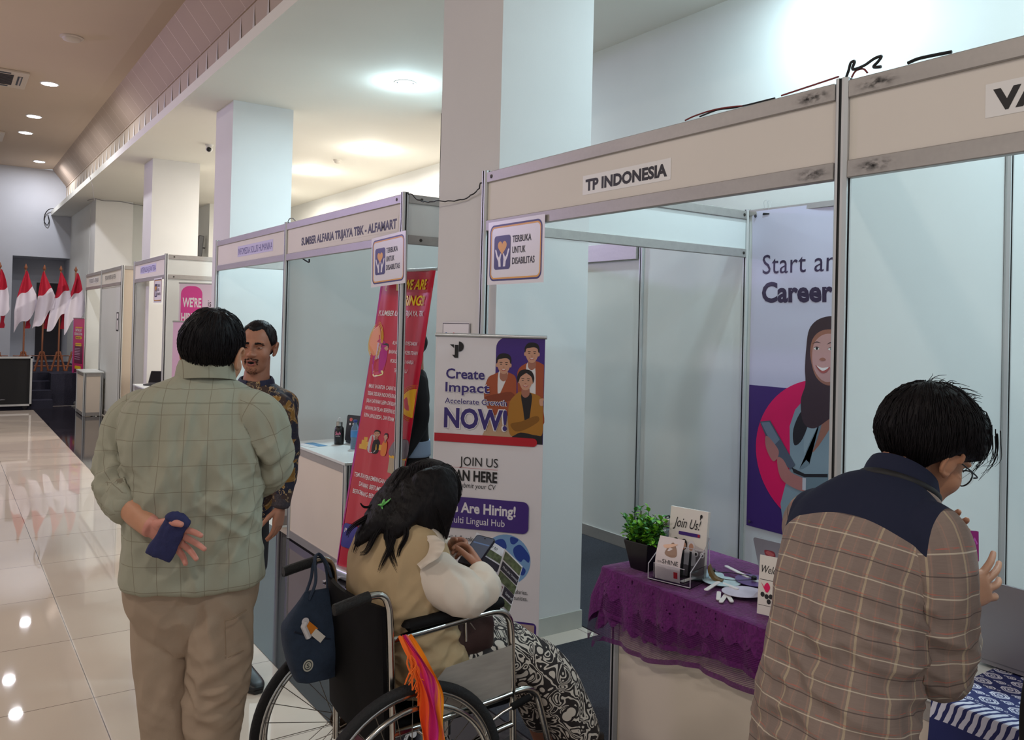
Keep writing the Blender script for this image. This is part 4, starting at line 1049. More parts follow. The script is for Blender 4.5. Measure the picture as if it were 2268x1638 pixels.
# --- things on the lace
ZT = CH + 0.012
t = thing('potted_plant', 'small leafy green plant in a tapered black square pot on the purple lace', 'potted plant', (2.285, 2.372, ZT), math.radians(8))
mb = MB(); prof = [(0.038, 0.0), (0.058, 0.104), (0.058, 0.110), (0.053, 0.110), (0.051, 0.098)]
vs = []
for r_, z in prof: vs += [(-r_, -r_, z), (r_, -r_, z), (r_, r_, z), (-r_, r_, z)]
fs = [(3, 2, 1, 0)] + [(4 * i + k, 4 * i + (k + 1) % 4, 4 * i + 4 + (k + 1) % 4, 4 * i + 4 + k) for i in range(4) for k in range(4)]
mb.add(vs, fs); o = mb.build('pot', mat('black_plastic_pot', (22, 20, 24), 0.35), t, smooth=0); bevel(o, 0.002)
mb = MB(); mb.box((0, 0, 0.097), (0.10, 0.10, 0.004)); mb.build('soil', mat('mossy_soil', (58, 66, 36), 0.95, var=0.4, vscale=80, bump=0.8), t)
mb = MB(); mg = MB()
lv = np.array([(0, 0, 0), (0.006, 0.006, 0.002), (0.0085, 0.014, 0.004), (0.005, 0.022, 0.002), (0, 0.027, -0.001), (-0.005, 0.022, 0.002), (-0.0085, 0.014, 0.004), (-0.006, 0.006, 0.002), (0, 0.014, 0)])
r_ = random.Random(3)
for s_ in range(84):
    a = r_.uniform(0, 2 * PI); sp = r_.uniform(0.01, 0.088); top = Vector((math.cos(a) * sp, math.sin(a) * sp, r_.uniform(0.14, 0.245) - sp * 0.55))
    base = Vector((math.cos(a) * 0.02, math.sin(a) * 0.02, 0.095))
    pts = [base.lerp(top, k / 3) + Vector((0, 0, 0.012 * math.sin(k / 3 * PI))) for k in range(4)]
    mg.tube([p[:] for p in pts], 0.0013, 5)
    for k in range(9):
        p = base.lerp(top, r_.uniform(0.35, 1.0)) if k else top
        q = Matrix.Rotation(r_.uniform(0, 2 * PI), 3, 'Z') @ Matrix.Rotation(r_.uniform(-0.3, 1.1), 3, 'X')
        sc = r_.uniform(0.7, 1.15)
        vv = (lv * sc) @ np.array(q).T + np.array(p)
        mb.add(vv, [(0, 1, 8), (1, 2, 8), (2, 3, 8), (3, 4, 8), (4, 5, 8), (5, 6, 8), (6, 7, 8), (7, 0, 8)], 0 if r_.random() < 0.55 else 1)
mb.build('foliage', [mat('leaf_bright_green', (116, 182, 50), 0.4), mat('leaf_deep_green', (54, 118, 46), 0.4)], t, smooth=60)
mg.build('stems', mat('plant_stem', (64, 84, 40), 0.6), t)

# leaflet holder
M_ACR = mat('clear_acrylic', (242, 244, 248), rough=0.02, trans=1.0, ior=1.2, spec=0.6)
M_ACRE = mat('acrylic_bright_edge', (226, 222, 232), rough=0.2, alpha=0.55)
HM = Matrix.Translation((2.275, 2.195, ZT)) @ Matrix.Rotation(math.radians(-74), 4, 'Z') @ Matrix.Scale(1.15, 4)
t = thing('leaflet_holder', 'clear acrylic leaflet holder in two tiers on the purple lace', 'leaflet holder', mtx=HM)
def plate(mb, a, b, th=0.0025): mb.box2(a, b) if False else mb.box(((a[0] + b[0]) / 2, (a[1] + b[1]) / 2, (a[2] + b[2]) / 2), (max(abs(b[0] - a[0]), th), max(abs(b[1] - a[1]), th), max(abs(b[2] - a[2]), th)))
for nm, a, b in (('back_plate', (-0.075, 0.085, 0.0), (0.075, 0.085, 0.135)), ('middle_plate', (-0.075, 0.045, 0.0), (0.075, 0.045, 0.10)), ('front_plate', (-0.055, -0.045, 0.0), (0.055, -0.045, 0.055)), ('side_plate', (-0.075, -0.045, 0.0), (-0.075, 0.085, 0.05)), ('side_plate', (0.075, -0.045, 0.0), (0.075, 0.085, 0.05)), ('base_plate', (-0.075, -0.045, 0.0), (0.075, 0.085, 0.0))):
    mb = MB(); plate(mb, a, b); o = mb.build(nm, M_ACR, t, smooth=0)
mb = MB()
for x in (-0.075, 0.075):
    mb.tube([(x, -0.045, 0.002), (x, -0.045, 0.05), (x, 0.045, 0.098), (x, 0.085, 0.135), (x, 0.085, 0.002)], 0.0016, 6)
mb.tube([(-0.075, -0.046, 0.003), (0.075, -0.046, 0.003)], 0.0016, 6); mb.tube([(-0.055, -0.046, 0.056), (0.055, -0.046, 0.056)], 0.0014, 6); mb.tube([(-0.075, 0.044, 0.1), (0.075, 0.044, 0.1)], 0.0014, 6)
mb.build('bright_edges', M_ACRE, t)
LM = HM @ Matrix.Translation((0.0, 0.060, 0.004)) @ Matrix.Rotation(math.radians(-7), 4, 'X')
t = thing('leaflet_stack', 'stack of white Join Us! leaflets standing in the acrylic holder', 'leaflets', mtx=LM)
mb = MB(); mb.box2((-0.068, 0.0, 0.0), (0.068, 0.016, 0.215)); mb.build('paper', mat('leaflet_paper', (226, 220, 214), 0.45), t, smooth=0)
P = Print((-0.068, -0.0005, 0), (1, 0, 0), (0, 0, 1))
P.rect(0.0, 0.0, 0.136, 0.085, mat('leaflet_photo_grey', (120, 112, 116), 0.4)); P.poly([(0.0, 0.085), (0.136, 0.085), (0.136, 0.092), (0.05, 0.115), (0.0, 0.10)], mat('leaflet_photo_light', (198, 190, 190), 0.4))
for cx, sk, hr in ((0.028, M_SKIN_P, M_HAIR_P), (0.058, M_SKIN_P, M_HAIR_P), (0.085, M_SKIN_P, M_FILM)):
    P.blob([(cx - 0.018, 0.04), (cx - 0.014, 0.085), (cx, 0.095), (cx + 0.014, 0.085), (cx + 0.018, 0.04)], M_TEEW, 4); P.ell((cx, 0.098), 0.012, 0.018, hr); P.ell((cx, 0.094), 0.0085, 0.012, sk)
    P.poly([(cx - 0.005, 0.0), (cx + 0.005, 0.0), (cx + 0.004, 0.08), (cx - 0.004, 0.08)], M_BLK)
for cx in (0.104, 0.126): P.ell((cx, 0.075), 0.008, 0.009, M_TEEW); P.ell((cx, 0.075), 0.004, 0.005, M_INK)
P.poly(rrect(0.036, 0.128, 0.114, 0.139, 0.003), M_PURPLE); P.rect(0.105, 0.129, 0.112, 0.138, M_REDBAR)
P.ell((0.113, 0.197), 0.0045, 0.006, M_INK); P.rect(0.109, 0.185, 0.112, 0.198, M_INK)
P.build('picture', t)
P = Print((-0.068, -0.0005, 0), (1, 0, 0), (0, 0, 1), base=0.002); P.text('Join Us!', 0.014, 0.152, 0.10, 0.033, M_INK, 0.0, 0.35); P.build('lettering', t)
LM = HM @ Matrix.Translation((-0.014, -0.032, 0.004)) @ Matrix.Rotation(math.radians(-10), 4, 'X')
t = thing('leaflet', 'curled pale leaflet reading SHINE in the front tier of the holder', 'leaflet', mtx=LM)
cv = lambda u, v: 0.012 * np.sin(v * 26) - 0.004
P = Print((-0.045, 0, 0), (1, 0, 0), (0, 0, 1), base=0, warp=cv); P.grid(0, 0, 0.09, 0.135, mat('leaflet_rose_paper', (216, 204, 206), 0.4), 4, 16); P.build('sheet', t, smooth=180)
P = Print((-0.045, 0, 0), (1, 0, 0), (0, 0, 1), base=0.0007, warp=cv); P.blob([(0.03, 0.085), (0.045, 0.115), (0.055, 0.12), (0.07, 0.10), (0.072, 0.08), (0.05, 0.075)], mat('print_brown_hands', (150, 118, 100), 0.4), 4); P.blob([(0.03, 0.10), (0.02, 0.108), (0.045, 0.115), (0.07, 0.118), (0.055, 0.108)], mat('print_peach_light', (226, 184, 160), 0.4), 4); P.rect(0.068, 0.012, 0.082, 0.032, M_REDBAR); P.build('picture', t)
P = Print((-0.045, 0, 0), (1, 0, 0), (0, 0, 1), base=0.001, warp=cv); P.text('SHINE', 0.026, 0.052, 0.056, 0.014, M_INK); P.text('YOU CAN', 0.008, 0.053, 0.015, 0.006, M_INK); P.build('lettering', t)

t = thing('thermos_bottle', 'grey-blue thermos bottle with a steel lid behind the Join Us! leaflets', 'bottle', (2.47, 2.435, ZT))
mb = MB(); mb.lathe([(0.031, 0), (0.033, 0.004), (0.033, 0.10), (0.030, 0.118), (0.022, 0.126)], 28); mb.build('body', mat('thermos_grey', (128, 142, 150), 0.25, 0.3), t, smooth=60)
mb = MB(); mb.lathe([(0.0235, 0.126), (0.025, 0.129), (0.025, 0.158), (0.022, 0.162), (0.010, 0.163)], 28); mb.build('lid', mat('brushed_steel', (176, 172, 166), 0.28, 0.9), t, smooth=40)
mb = MB(); mb.tube([(-0.012, 0, 0.163), (-0.008, 0, 0.170), (0.008, 0, 0.170), (0.012, 0, 0.163)], 0.0035, 8); mb.build('lid_loop', M_BLK, t)

def hand_fan(label, x, y, z, rz, r, col, tilt=0.0, hl=0.095):
    M = Matrix.Translation((x, y, z)) @ Matrix.Rotation(rz, 4, 'Z') @ Matrix.Rotation(tilt, 4, 'Y')
    t = thing('hand_fan', label, 'hand fan', mtx=M, group='round hand fans on the lace')
    mb = MB(); mb.prism(circle((0, 0), r, 40), (0, 0, 0), (1, 0, 0), (0, 1, 0), 0.0016); mb.build('blade', col, t)
    mb = MB(); mb.prism(rrect(-r - hl, -0.008, -r * 0.35, 0.008, 0.0078), (0, 0, 0.0017), (1, 0, 0), (0, 1, 0), 0.003); mb.build('handle', mat('white_fan_stick', (230, 226, 226), 0.4), t)
    return t
M_FANB = mat('fan_pale_blue', (190, 214, 222), 0.35, var=0.06, vscale=40); M_FANP = mat('fan_violet', (92, 68, 128), 0.35); M_FANL = mat('fan_lilac_white', (206, 200, 220), 0.3, var=0.08, vscale=25)
hand_fan('pale blue round fan partly under another, farther from the hall', 2.43, 2.185, ZT + 0.002, math.radians(8), 0.066, M_FANB)
hand_fan('pale blue round fan under the brown stand', 2.40, 2.085, ZT + 0.008, math.radians(22), 0.070, M_FANB, 0.03)
f3 = hand_fan('violet round fan before the laptop lid', 2.50, 2.02, ZT + 0.012, math.radians(-100), 0.066, M_FANP, 0.05)
P = Print((0, 0, 0.0016), (1, 0, 0), (0, 1, 0)); P.blob([(0.0, 0.015), (0.02, 0.03), (0.045, 0.02), (0.03, 0.005), (0.01, -0.01)], M_TEEW, 4); P.build('print', f3)
hand_fan('lilac white round fan nearest to the hall edge of the lace', 2.365, 1.955, ZT + 0.010, math.radians(-100), 0.074, M_FANL, -0.04)
for k, (x, y, a) in enumerate(((2.272, 1.985, 40), (2.262, 1.955, 30), (2.285, 1.948, 52))):
    t = thing('fan_stick', ('white fan stick under the lilac fan, longest of three', 'white fan stick under the lilac fan, middle of three', 'white fan stick under the lilac fan, closest to the laptop')[k], 'stick', (x, y, ZT + 0.001 + 0.001 * k), math.radians(a), 'loose white fan sticks')
    mb = MB(); mb.prism(rrect(-0.045, -0.0075, 0.05, 0.0075, 0.007), (0, 0, 0), (1, 0, 0), (0, 1, 0), 0.003); mb.build('stick', mat('white_fan_stick', (230, 226, 226), 0.4), t)
t = thing('phone_stand', 'curved brown wooden stand among the pale blue fans', 'stand', (2.385, 2.105, ZT + 0.012), math.radians(-60))
mb = MB(); sec = spline([(-0.022, 0.046), (-0.018, 0.05), (-0.010, 0.03), (0.004, 0.010), (0.026, 0.003), (0.030, 0.0), (0.0, 0.0), (-0.014, 0.012), (-0.022, 0.03)], 4, True); mb.prism([tuple(p) for p in sec], (0, -0.016, 0), (1, 0, 0), (0, 0, 1), -0.032); mb.build('stand', mat('olive_brown_wood', (112, 86, 46), 0.5, var=0.1), t, smooth=50)
t = thing('earphones', 'black wired earphones with round pads lying over the fans', 'earphones', (2.46, 2.10, ZT + 0.016))
M_BLKP = mat('black_rubber', (22, 22, 26), 0.55)
mb = MB(); pts = [(-0.03, 0.05, 0.006), (0.0, 0.03, 0.004), (0.03, 0.0, 0.004), (0.05, -0.05, 0.004), (0.03, -0.09, 0.005)]; mb.tube(spline(pts, 6), 0.0016, 6); mb.tube(spline([(-0.03, 0.05, 0.006), (-0.06, 0.0, 0.002), (-0.04, -0.05, 0.002), (0.03, -0.09, 0.004)], 6), 0.0013, 6); mb.tube(spline([(0.06, 0.04, 0.0), (0.11, 0.02, -0.008), (0.10, -0.04, -0.008), (0.05, -0.05, 0.0)], 6), 0.0013, 6); mb.build('cable', M_BLKP, t)
for x, y in ((-0.03, 0.055), (0.03, -0.09)):
    mb = MB(); mb.lathe([(0.004, -0.006), (0.010, -0.004), (0.010, 0.006), (0.005, 0.010)], 14, (x, y, 0.008)); mb.build('ear_pad', M_BLKP, t)

def laptop(label, hinge, rz, w, d, lean, col, open_side=1, sticker=None):
    """hinge = middle of the hinge line; the base stretches to local +y, the lid's back faces -y"""
    M = Matrix.Translation(hinge) @ Matrix.Rotation(rz, 4, 'Z')
    t = thing('laptop', label, 'laptop', mtx=M, group='laptops on the counters')
    mb = MB(); mb.prism(rrect(-w / 2, 0, w / 2, d, 0.012), (0, 0, 0), (1, 0, 0), (0, 1, 0), 0.014); mb.build('base', col, t)
    mb = MB(); mb.box((0, d * 0.42, 0.0145), (w * 0.86, d * 0.45, 0.001)); mb.build('keyboard', M_BLK, t)
    R = Matrix.Rotation(lean, 4, 'X')
    ex = np.array((1, 0, 0.)); ez = np.array((R @ Vector((0, 0, 1)))[:])
    lo = np.array((0, 0, 0.016))
    mb = MB(); mb.prism(rrect(-w / 2, 0, w / 2, d, 0.012), lo, ex, ez, 0.006); lid = mb.build('lid', col, t)
    n = np.cross(ex, ez)
    mb = MB(); mb.prism(rrect(-w / 2 + 0.008, 0.012, w / 2 - 0.008, d - 0.008, 0.006), lo - n * 0.0004, ex, ez, 0.0003); mb.build('screen', mat('dark_screen', (14, 16, 22), 0.12), t)
    return t, lo + n * 0.006, ex, ez
M_LAPG = mat('laptop_grey', (150, 150, 156), 0.35, 0.4); M_LAPD = mat('laptop_dark', (48, 48, 52), 0.45)
t, o_, ex, ez = laptop('grey laptop with a red sticker on its lid behind the fans', (2.49, 1.80, ZT), math.radians(-84), 0.31, 0.20, math.radians(20), M_LAPG)
P = Print(o_, ex, ez, base=0.0004); P.poly(rrect(-0.118, 0.135, -0.075, 0.16, 0.009), mat('red_sticker', (150, 52, 62), 0.4)); P.blob([(-0.113, 0.146), (-0.105, 0.156), (-0.092, 0.155), (-0.08, 0.146), (-0.095, 0.138)], mat('pale_red_sticker', (190, 96, 98), 0.4), 4); P.build('sticker', t)
t, o_, ex, ez = laptop('large grey laptop seen from the lid side on the batik cloth', (2.50, 1.045, CH + 0.006), math.radians(-90), 0.36, 0.235, math.radians(8), mat('laptop_taupe', (126, 122, 128), 0.4, 0.3))
t, o_, ex, ez = laptop('dark laptop with small stickers on the white counter beside the black bottle', (2.70, 5.95, 0.756), math.radians(-62), 0.30, 0.20, math.radians(-8), M_LAPD)
P = Print(o_, ex, ez, base=0.0004); P.ell((-0.11, 0.165), 0.014, 0.014, mat('red_dot', (206, 90, 90), 0.5)); P.ell((-0.115, 0.13), 0.009, 0.009, M_TEEW); P.ell((-0.085, 0.132), 0.007, 0.007, M_TEEW); P.build('sticker', t)
t, o_, ex, ez = laptop('dark laptop half open on the far counter beyond the checked-shirt man', (2.55, 12.40, 0.756), math.radians(150), 0.30, 0.20, math.radians(35), M_LAPD)

def tent_card(label, loc, rz, w, h, title):
    t = thing('display_card', label, 'card', mtx=Matrix.Translation(loc) @ Matrix.Rotation(rz, 4, 'Z'))
    mb = MB(); mb.box((0, 0.0, h / 2), (w, 0.003, h), rot=Matrix.Rotation(math.radians(-6), 4, 'X')); mb.build('card', mat('leaflet_paper', (226, 220, 214), 0.45), t, smooth=0)
    mb = MB(); mb.box((0, 0.035, h * 0.40), (w * 0.4, 0.003, h * 0.82), rot=Matrix.Rotation(math.radians(14), 4, 'X')); mb.build('easel_back', M_PAPER, t, smooth=0)
    c, s_ = math.cos(math.radians(6)), math.sin(math.radians(6))
    P = Print((-w / 2, -0.0025 + s_ * 0 - h / 2 * 0, 0), (1, 0, 0), (0, s_, c), base=0.0); P.O = P.O + np.array((0, -h / 2 * s_, h / 2 - h / 2 * c))
    P.text(title, 0.008, h - 0.055, w * 0.8, 0.026, M_INK, 0, 0.3)
    P.rect(0.004, h - 0.078, w - 0.004, h - 0.0765, M_INK); P.rect(0.004, h - 0.16, w - 0.004, h - 0.159, M_INK)
    P.blob([(0.02, h - 0.10), (0.03, h - 0.085), (0.04, h - 0.10), (0.03, h - 0.118)], mat('print_hot_pink', (226, 10, 92), 0.4), 4); P.poly([(0.008, h - 0.086), (0.03, h - 0.112), (0.026, h - 0.116)], mat('print_hot_pink', (226, 10, 92), 0.4))
    for x, y in ((0.016, 0.125), (0.03, 0.13), (0.044, 0.128), (0.038, 0.145)): P.ell((x, h - y), 0.007, 0.008, M_BLK, 12)
    P.build('print', t)
    return t
tent_card('white Welcome to card standing at the bending man elbow', (2.285, 1.735, ZT), math.radians(-72), 0.15, 0.19, 'Welcome to')
t = thing('acrylic_stand', 'white upright sheet in an acrylic stand behind the large laptop', 'stand', (2.56, 1.31, CH + 0.002), math.radians(-80))
mb = MB(); mb.box((0, 0, 0.11), (0.14, 0.003, 0.215)); mb.build('sheet', M_PAPER, t, smooth=0); mb = MB(); mb.box((0, 0, 0.002), (0.15, 0.07, 0.004)); mb.build('base', M_ACRE, t, smooth=0)

# --- on the white counter beyond
t = thing('drink_bottle', 'black bottle with pink script and a steel cap on the white counter', 'bottle', (2.565, 6.05, 0.751))
mb = MB(); mb.lathe([(0.034, 0), (0.037, 0.005), (0.037, 0.095), (0.034, 0.125), (0.022, 0.142)], 28); mb.build('body', mat('black_bottle_paint', (22, 20, 22), 0.35), t, smooth=60)
mb = MB(); mb.lathe([(0.023, 0.142), (0.024, 0.145), (0.024, 0.172), (0.020, 0.176)], 24); mb.build('cap', mat('brushed_steel', (176, 172, 166), 0.28, 0.9), t, smooth=40)
mb = MB(); mb.tube(spline([(-0.012, 0, 0.176), (-0.010, 0, 0.196), (0.0, 0, 0.203), (0.010, 0, 0.196), (0.012, 0, 0.176)], 4), 0.003, 8); mb.build('carry_loop', M_TEEW, t)
a_ = math.radians(-128)
P = Print((0.0375 * math.cos(a_) - 0.028 * math.cos(a_ + PI / 2), 0.0375 * math.sin(a_) - 0.028 * math.sin(a_ + PI / 2), 0.055), (math.cos(a_ + PI / 2), math.sin(a_ + PI / 2), 0), (0, 0, 1), base=0.0, warp=lambda u, v: 0.0005 - (u - 0.028) ** 2 / 0.075)
P.text('Sch', 0.006, 0.022, 0.042, 0.024, mat('print_pink_script', (226, 130, 160), 0.4), 0.02, 0.2); P.text('bottle', 0.01, 0.008, 0.034, 0.009, M_TEEW); P.build('lettering', t)
def water_bottle(label, loc, s=1.0):
    t = thing('water_bottle', label, 'bottle', loc, group='plastic water bottles')
    mb = MB(); mb.lathe([(0.030 * s, 0), (0.033 * s, 0.006), (0.033 * s, 0.055), (0.029 * s, 0.07), (0.033 * s, 0.085), (0.033 * s, 0.14), (0.026 * s, 0.165), (0.013, 0.185), (0.013, 0.20)], 24); mb.build('body', mat('clear_blue_plastic', (176, 206, 230), 0.08, trans=0.75, ior=1.3), t, smooth=60)
    mb = MB(); mb.lathe([(0.0333 * s, 0.09), (0.0335 * s, 0.0905), (0.0335 * s, 0.135), (0.0333 * s, 0.1355)], 24); mb.build('label', mat('bottle_blue_label', (70, 130, 186), 0.4), t)
    mb = MB(); mb.lathe([(0.0145, 0.198), (0.015, 0.20), (0.015, 0.214), (0.013, 0.217)], 18); mb.build('cap', mat('blue_cap', (40, 60, 130), 0.4), t)
    return t
water_bottle('blue water bottle between the dark laptop and the crimson banner', (2.575, 5.775, 0.751))
water_bottle('blue water bottle beside the far laptop beyond the man', (2.74, 12.05, 0.751))
t = thing('flyer', 'blue and white flyer lying on the white counter behind the batik-shirt man', 'flyer', (2.36, 6.10, 0.7515), math.radians(-80))
P = Print((-0.11, -0.07, 0), (1, 0, 0), (0, 1, 0), base=0); P.rect(0, 0, 0.22, 0.15, M_PAPER); P.rect(0, 0.07, 0.22, 0.15, mat('flyer_blue', (74, 130, 170), 0.4)); P.rect(0.1, 0.07, 0.104, 0.15, M_PAPER)
for k in range(3): P.rect(0.10, 0.012 + 0.018 * k, 0.20, 0.020 + 0.018 * k, mat('pale_print', (190, 196, 190), 0.5))
P.build('sheet', t)
# ------------------------------------------------------------------ the wheelchair
M_CHROME = mat('worn_chrome', (190, 188, 184), rough=0.18, metal=1.0, var=0.08, vscale=30)
M_TYRE = mat('black_tyre', (26, 25, 27), rough=0.75, bump=0.4, bscale=120)
M_VINYL = mat('black_vinyl', (15, 14, 16), rough=0.75, spec=0.2, var=0.1, vscale=12, bump=0.05, bscale=300)
M_SKIRT = mat('brushed_steel_guard', (168, 160, 152), rough=0.34, metal=0.25, var=0.12, vscale=9, stretch=(1, 1, 6))
M_RUST_ = mat('rusty_hub', (74, 58, 46), rough=0.7, metal=0.5, var=0.3, vscale=60)
YN, YF = 2.215, 2.635
wc = thing('wheelchair', 'steel wheelchair with a black back, the person in the khaki vest sits in it', 'wheelchair', (1.17, 2.43, 0.006))
def wtube(name, pts, r=0.011, m=M_CHROME, sub=6, n=12, par=None):
    mb = MB(); mb.tube(spline(pts, sub), r, n); return mb.build(name, m, par or wc, True, 60)
for side, Y in ((-1, YN), (1, YF)):
    wtube('back_tube', [(1.135, Y, 0.30), (1.130, Y, 0.50), (1.115, Y, 0.80), (1.105, Y, 0.875), (1.085, Y, 0.902), (1.05, Y, 0.906), (1.0, Y, 0.897)], 0.0115)
    g = wtube('handle_grip', [(1.045, Y, 0.905), (0.99, Y, 0.895), (0.945, Y, 0.886), (0.937, Y, 0.885)], 0.0165, mat('black_ribbed_grip', (20, 20, 22), 0.6, bump=0.5, bscale=200))
    wtube('arm_tube', [(1.125, Y, 0.765), (1.25, Y, 0.772), (1.42, Y, 0.785), (1.495, Y, 0.785), (1.535, Y, 0.760), (1.549, Y, 0.71), (1.555, Y, 0.60), (1.565, Y, 0.40), (1.57, Y, 0.20)], 0.0115)
    mb = MB(); mb.tube(spline([(1.17, Y, 0.797), (1.19, Y, 0.799), (1.35, Y, 0.806), (1.49, Y, 0.812), (1.505, Y, 0.812)], 4), [0.012] + [0.022] * 14 + [0.02, 0.012], 14, flat=(1.0, 0.75)); mb.build('armrest_pad', M_VINYL, wc, True, 60)
    wtube('seat_rail', [(1.13, Y, 0.485), (1.30, Y, 0.492), (1.50, Y, 0.505), (1.60, Y, 0.512), (1.645, Y, 0.495), (1.67, Y, 0.45), (1.72, Y, 0.28), (1.76, Y, 0.12)], 0.0115)
    wtube('lower_rail', [(1.135, Y, 0.32), (1.30, Y, 0.36), (1.48, Y, 0.40), (1.565, Y, 0.41)], 0.011)
    mb = MB(); mb.prism([(1.245, 0.505), (1.545, 0.525), (1.545, 0.672), (1.30, 0.650), (1.245, 0.60)], (0, Y + 0.0125 * side, 0), (1, 0, 0), (0, 0, 1), 0.002 * -side if False else 0.002)
    sk = mb.build('side_guard', M_SKIRT, wc, True, 0)
    if side < 0:
        P = Print((1.0, Y - 0.0125, 0), (1, 0, 0), (0, 0, 1), base=0.0006)
        P.text('S', 0.418, 0.607, 0.021, 0.034, mat('guard_blue_ink', (60, 96, 140), 0.4), 0.03); P.text('SELLA', 0.395, 0.590, 0.068, 0.009, mat('guard_grey_ink', (110, 112, 116), 0.4)); P.build('print', wc, True)
    # rear wheel
    yw = Y + side * 0.045; cx, cz, R = 1.172, 0.327, 0.318
    def ringpts(r, n=64): return [(cx + r * math.cos(a), yw, cz + r * math.sin(a)) for a in np.linspace(0, 2 * PI, n, endpoint=False)]
    mb = MB(); mb.tube(ringpts(R - 0.016), 0.016, 12, closed=True); wh = mb.build('wheel', M_TYRE, wc, True, 60)
    mb = MB(); mb.tube(ringpts(R - 0.034), 0.0095, 10, closed=True); mb.build('rim', M_CHROME, wh, True, 60)
    mb = MB(); mb.tube([(p[0], p[1] + side * 0.030, p[2]) for p in ringpts(R - 0.062)], 0.0085, 10, closed=True)
    for k in range(6):
        a = k * PI / 3 + 0.4; mb.tube([(cx + (R - 0.066) * math.cos(a), yw + side * 0.03, cz + (R - 0.066) * math.sin(a)), (cx + (R - 0.036) * math.cos(a), yw + side * 0.004, cz + (R - 0.036) * math.sin(a))], 0.004, 6)
    mb.build('push_rim', M_CHROME, wh, True, 60)
    mb = MB(); mb.lathe([(0.012, -0.032), (0.03, -0.03), (0.03, -0.024), (0.016, -0.02), (0.016, 0.02), (0.03, 0.024), (0.03, 0.03), (0.012, 0.034)], 20, (0, 0, 0), 0, Matrix.Translation((cx, yw, cz)) @ Matrix.Rotation(PI / 2, 4, 'X')); mb.build('hub', M_RUST_, wh, True, 50)
    mb = MB()
    for k in range(28):
        a = 2 * PI * k / 28; b_ = a + (0.5 if k % 2 else -0.5); e = 0.026 if k % 4 < 2 else -0.026
        mb.tube([(cx + 0.026 * math.cos(b_), yw + e, cz + 0.026 * math.sin(b_)), (cx + (R - 0.042) * math.cos(a), yw, cz + (R - 0.042) * math.sin(a))], 0.0013, 5)
    mb.build('spokes', mat('dull_spoke', (120, 112, 104), 0.35, 0.8), wh, True, 60)
    # caster
    mb = MB(); mb.tube([(1.57 + 0.07 * math.cos(a), Y, 0.09 + 0.07 * math.sin(a)) for a in np.linspace(0, 2 * PI, 30, endpoint=False)], 0.0165, 10, closed=True); cs = mb.build('caster_wheel', M_TYRE, wc, True, 60)
    mb = MB(); mb.lathe([(0.056, -0.008), (0.056, 0.008), (0.02, 0.014), (0.02, -0.014)], 20, (0, 0, 0), 0, Matrix.Translation((1.57, Y, 0.09)) @ Matrix.Rotation(PI / 2, 4, 'X')); mb.build('caster_hub', mat('grey_plastic', (120, 120, 122), 0.5), cs, True, 50)
    mb = MB()
    for e in (-0.024, 0.024): mb.tube([(1.57, Y + e, 0.085), (1.57, Y + e, 0.175), (1.57, Y, 0.195)], 0.006, 8)
    mb.build('caster_fork', M_CHROME, cs, True, 60)
    # brake lever and footrest
    mb = MB(); mb.tube([(1.44, Y - 0.022, 0.44), (1.50, Y - 0.035, 0.475), (1.585, Y - 0.05, 0.505)] if side < 0 else [(1.44, Y + 0.022, 0.44), (1.50, Y + 0.035, 0.475), (1.585, Y + 0.05, 0.505)], 0.006, 8); bl = mb.build('brake_lever', M_CHROME, wc, True, 60)
    mb = MB(); mb.tube([(1.53, Y + side * 0.041, 0.487), (1.56, Y + side * 0.046, 0.497), (1.595, Y + side * 0.051, 0.508)], 0.0115, 10); mb.build('brake_grip', M_VINYL, bl, True, 60)
    mb = MB(); mb.box((1.80, Y - side * 0.085, 0.115), (0.13, 0.15, 0.012), rot=Matrix.Rotation(math.radians(-14), 4, 'Y')); fo = mb.build('footrest', mat('black_footplate', (34, 34, 36), 0.5), wc, True, 0); bevel(fo, 0.004)
    mb = MB(); mb.tube([(1.755, Y, 0.125), (1.79, Y - side * 0.02, 0.113)], 0.009, 8); mb.build('footrest_hinge', M_CHROME, wc, True, 60)
for a, b in (((1.20, YN, 0.47), (1.42, YF, 0.30)), ((1.20, YF, 0.47), (1.42, YN, 0.30))): wtube('cross_brace', [a, tuple((np.array(a) + b) / 2), b], 0.011)
mb = MB()
n = 14
vs = []
for lay in (0, 1):
    for j in range(n + 1):
        for i in range(n + 1):
            y = YN + (YF - YN) * i / n; z = 0.43 + 0.435 * j / n; s_ = 4 * (i / n) * (1 - i / n)
            vs.append((1.130 - 0.028 * (z - 0.3) / 0.5 - 0.035 * s_ * (0.5 + 0.5 * (j / n)) - 0.014 * lay - (0.0 if 0 < i < n else 0.0), y, z))
k = (n + 1) ** 2
fs = [(j * (n + 1) + i, j * (n + 1) + i + 1, (j + 1) * (n + 1) + i + 1, (j + 1) * (n + 1) + i) for j in range(n) for i in range(n)]
fs2 = [tuple(q + k for q in f[::-1]) for f in fs]
edge = [i for i in range(n)] + [n + j * (n + 1) for j in range(n)] + [k - 1 - i for i in range(n)] + [(n - j) * (n + 1) for j in range(n)]
fs3 = [(edge[q], edge[(q + 1) % len(edge)], edge[(q + 1) % len(edge)] + k, edge[q] + k) for q in range(len(edge))]
mb.add(vs, fs + fs2 + [f[::-1] for f in fs3]); mb.build('backrest', M_VINYL, wc, True, 60)
mb = MB(); mb.box2((1.15, YN + 0.012, 0.470), (1.56, YF - 0.012, 0.492)); se = mb.build('seat', M_VINYL, wc, True, 0); bevel(se, 0.008, 3)

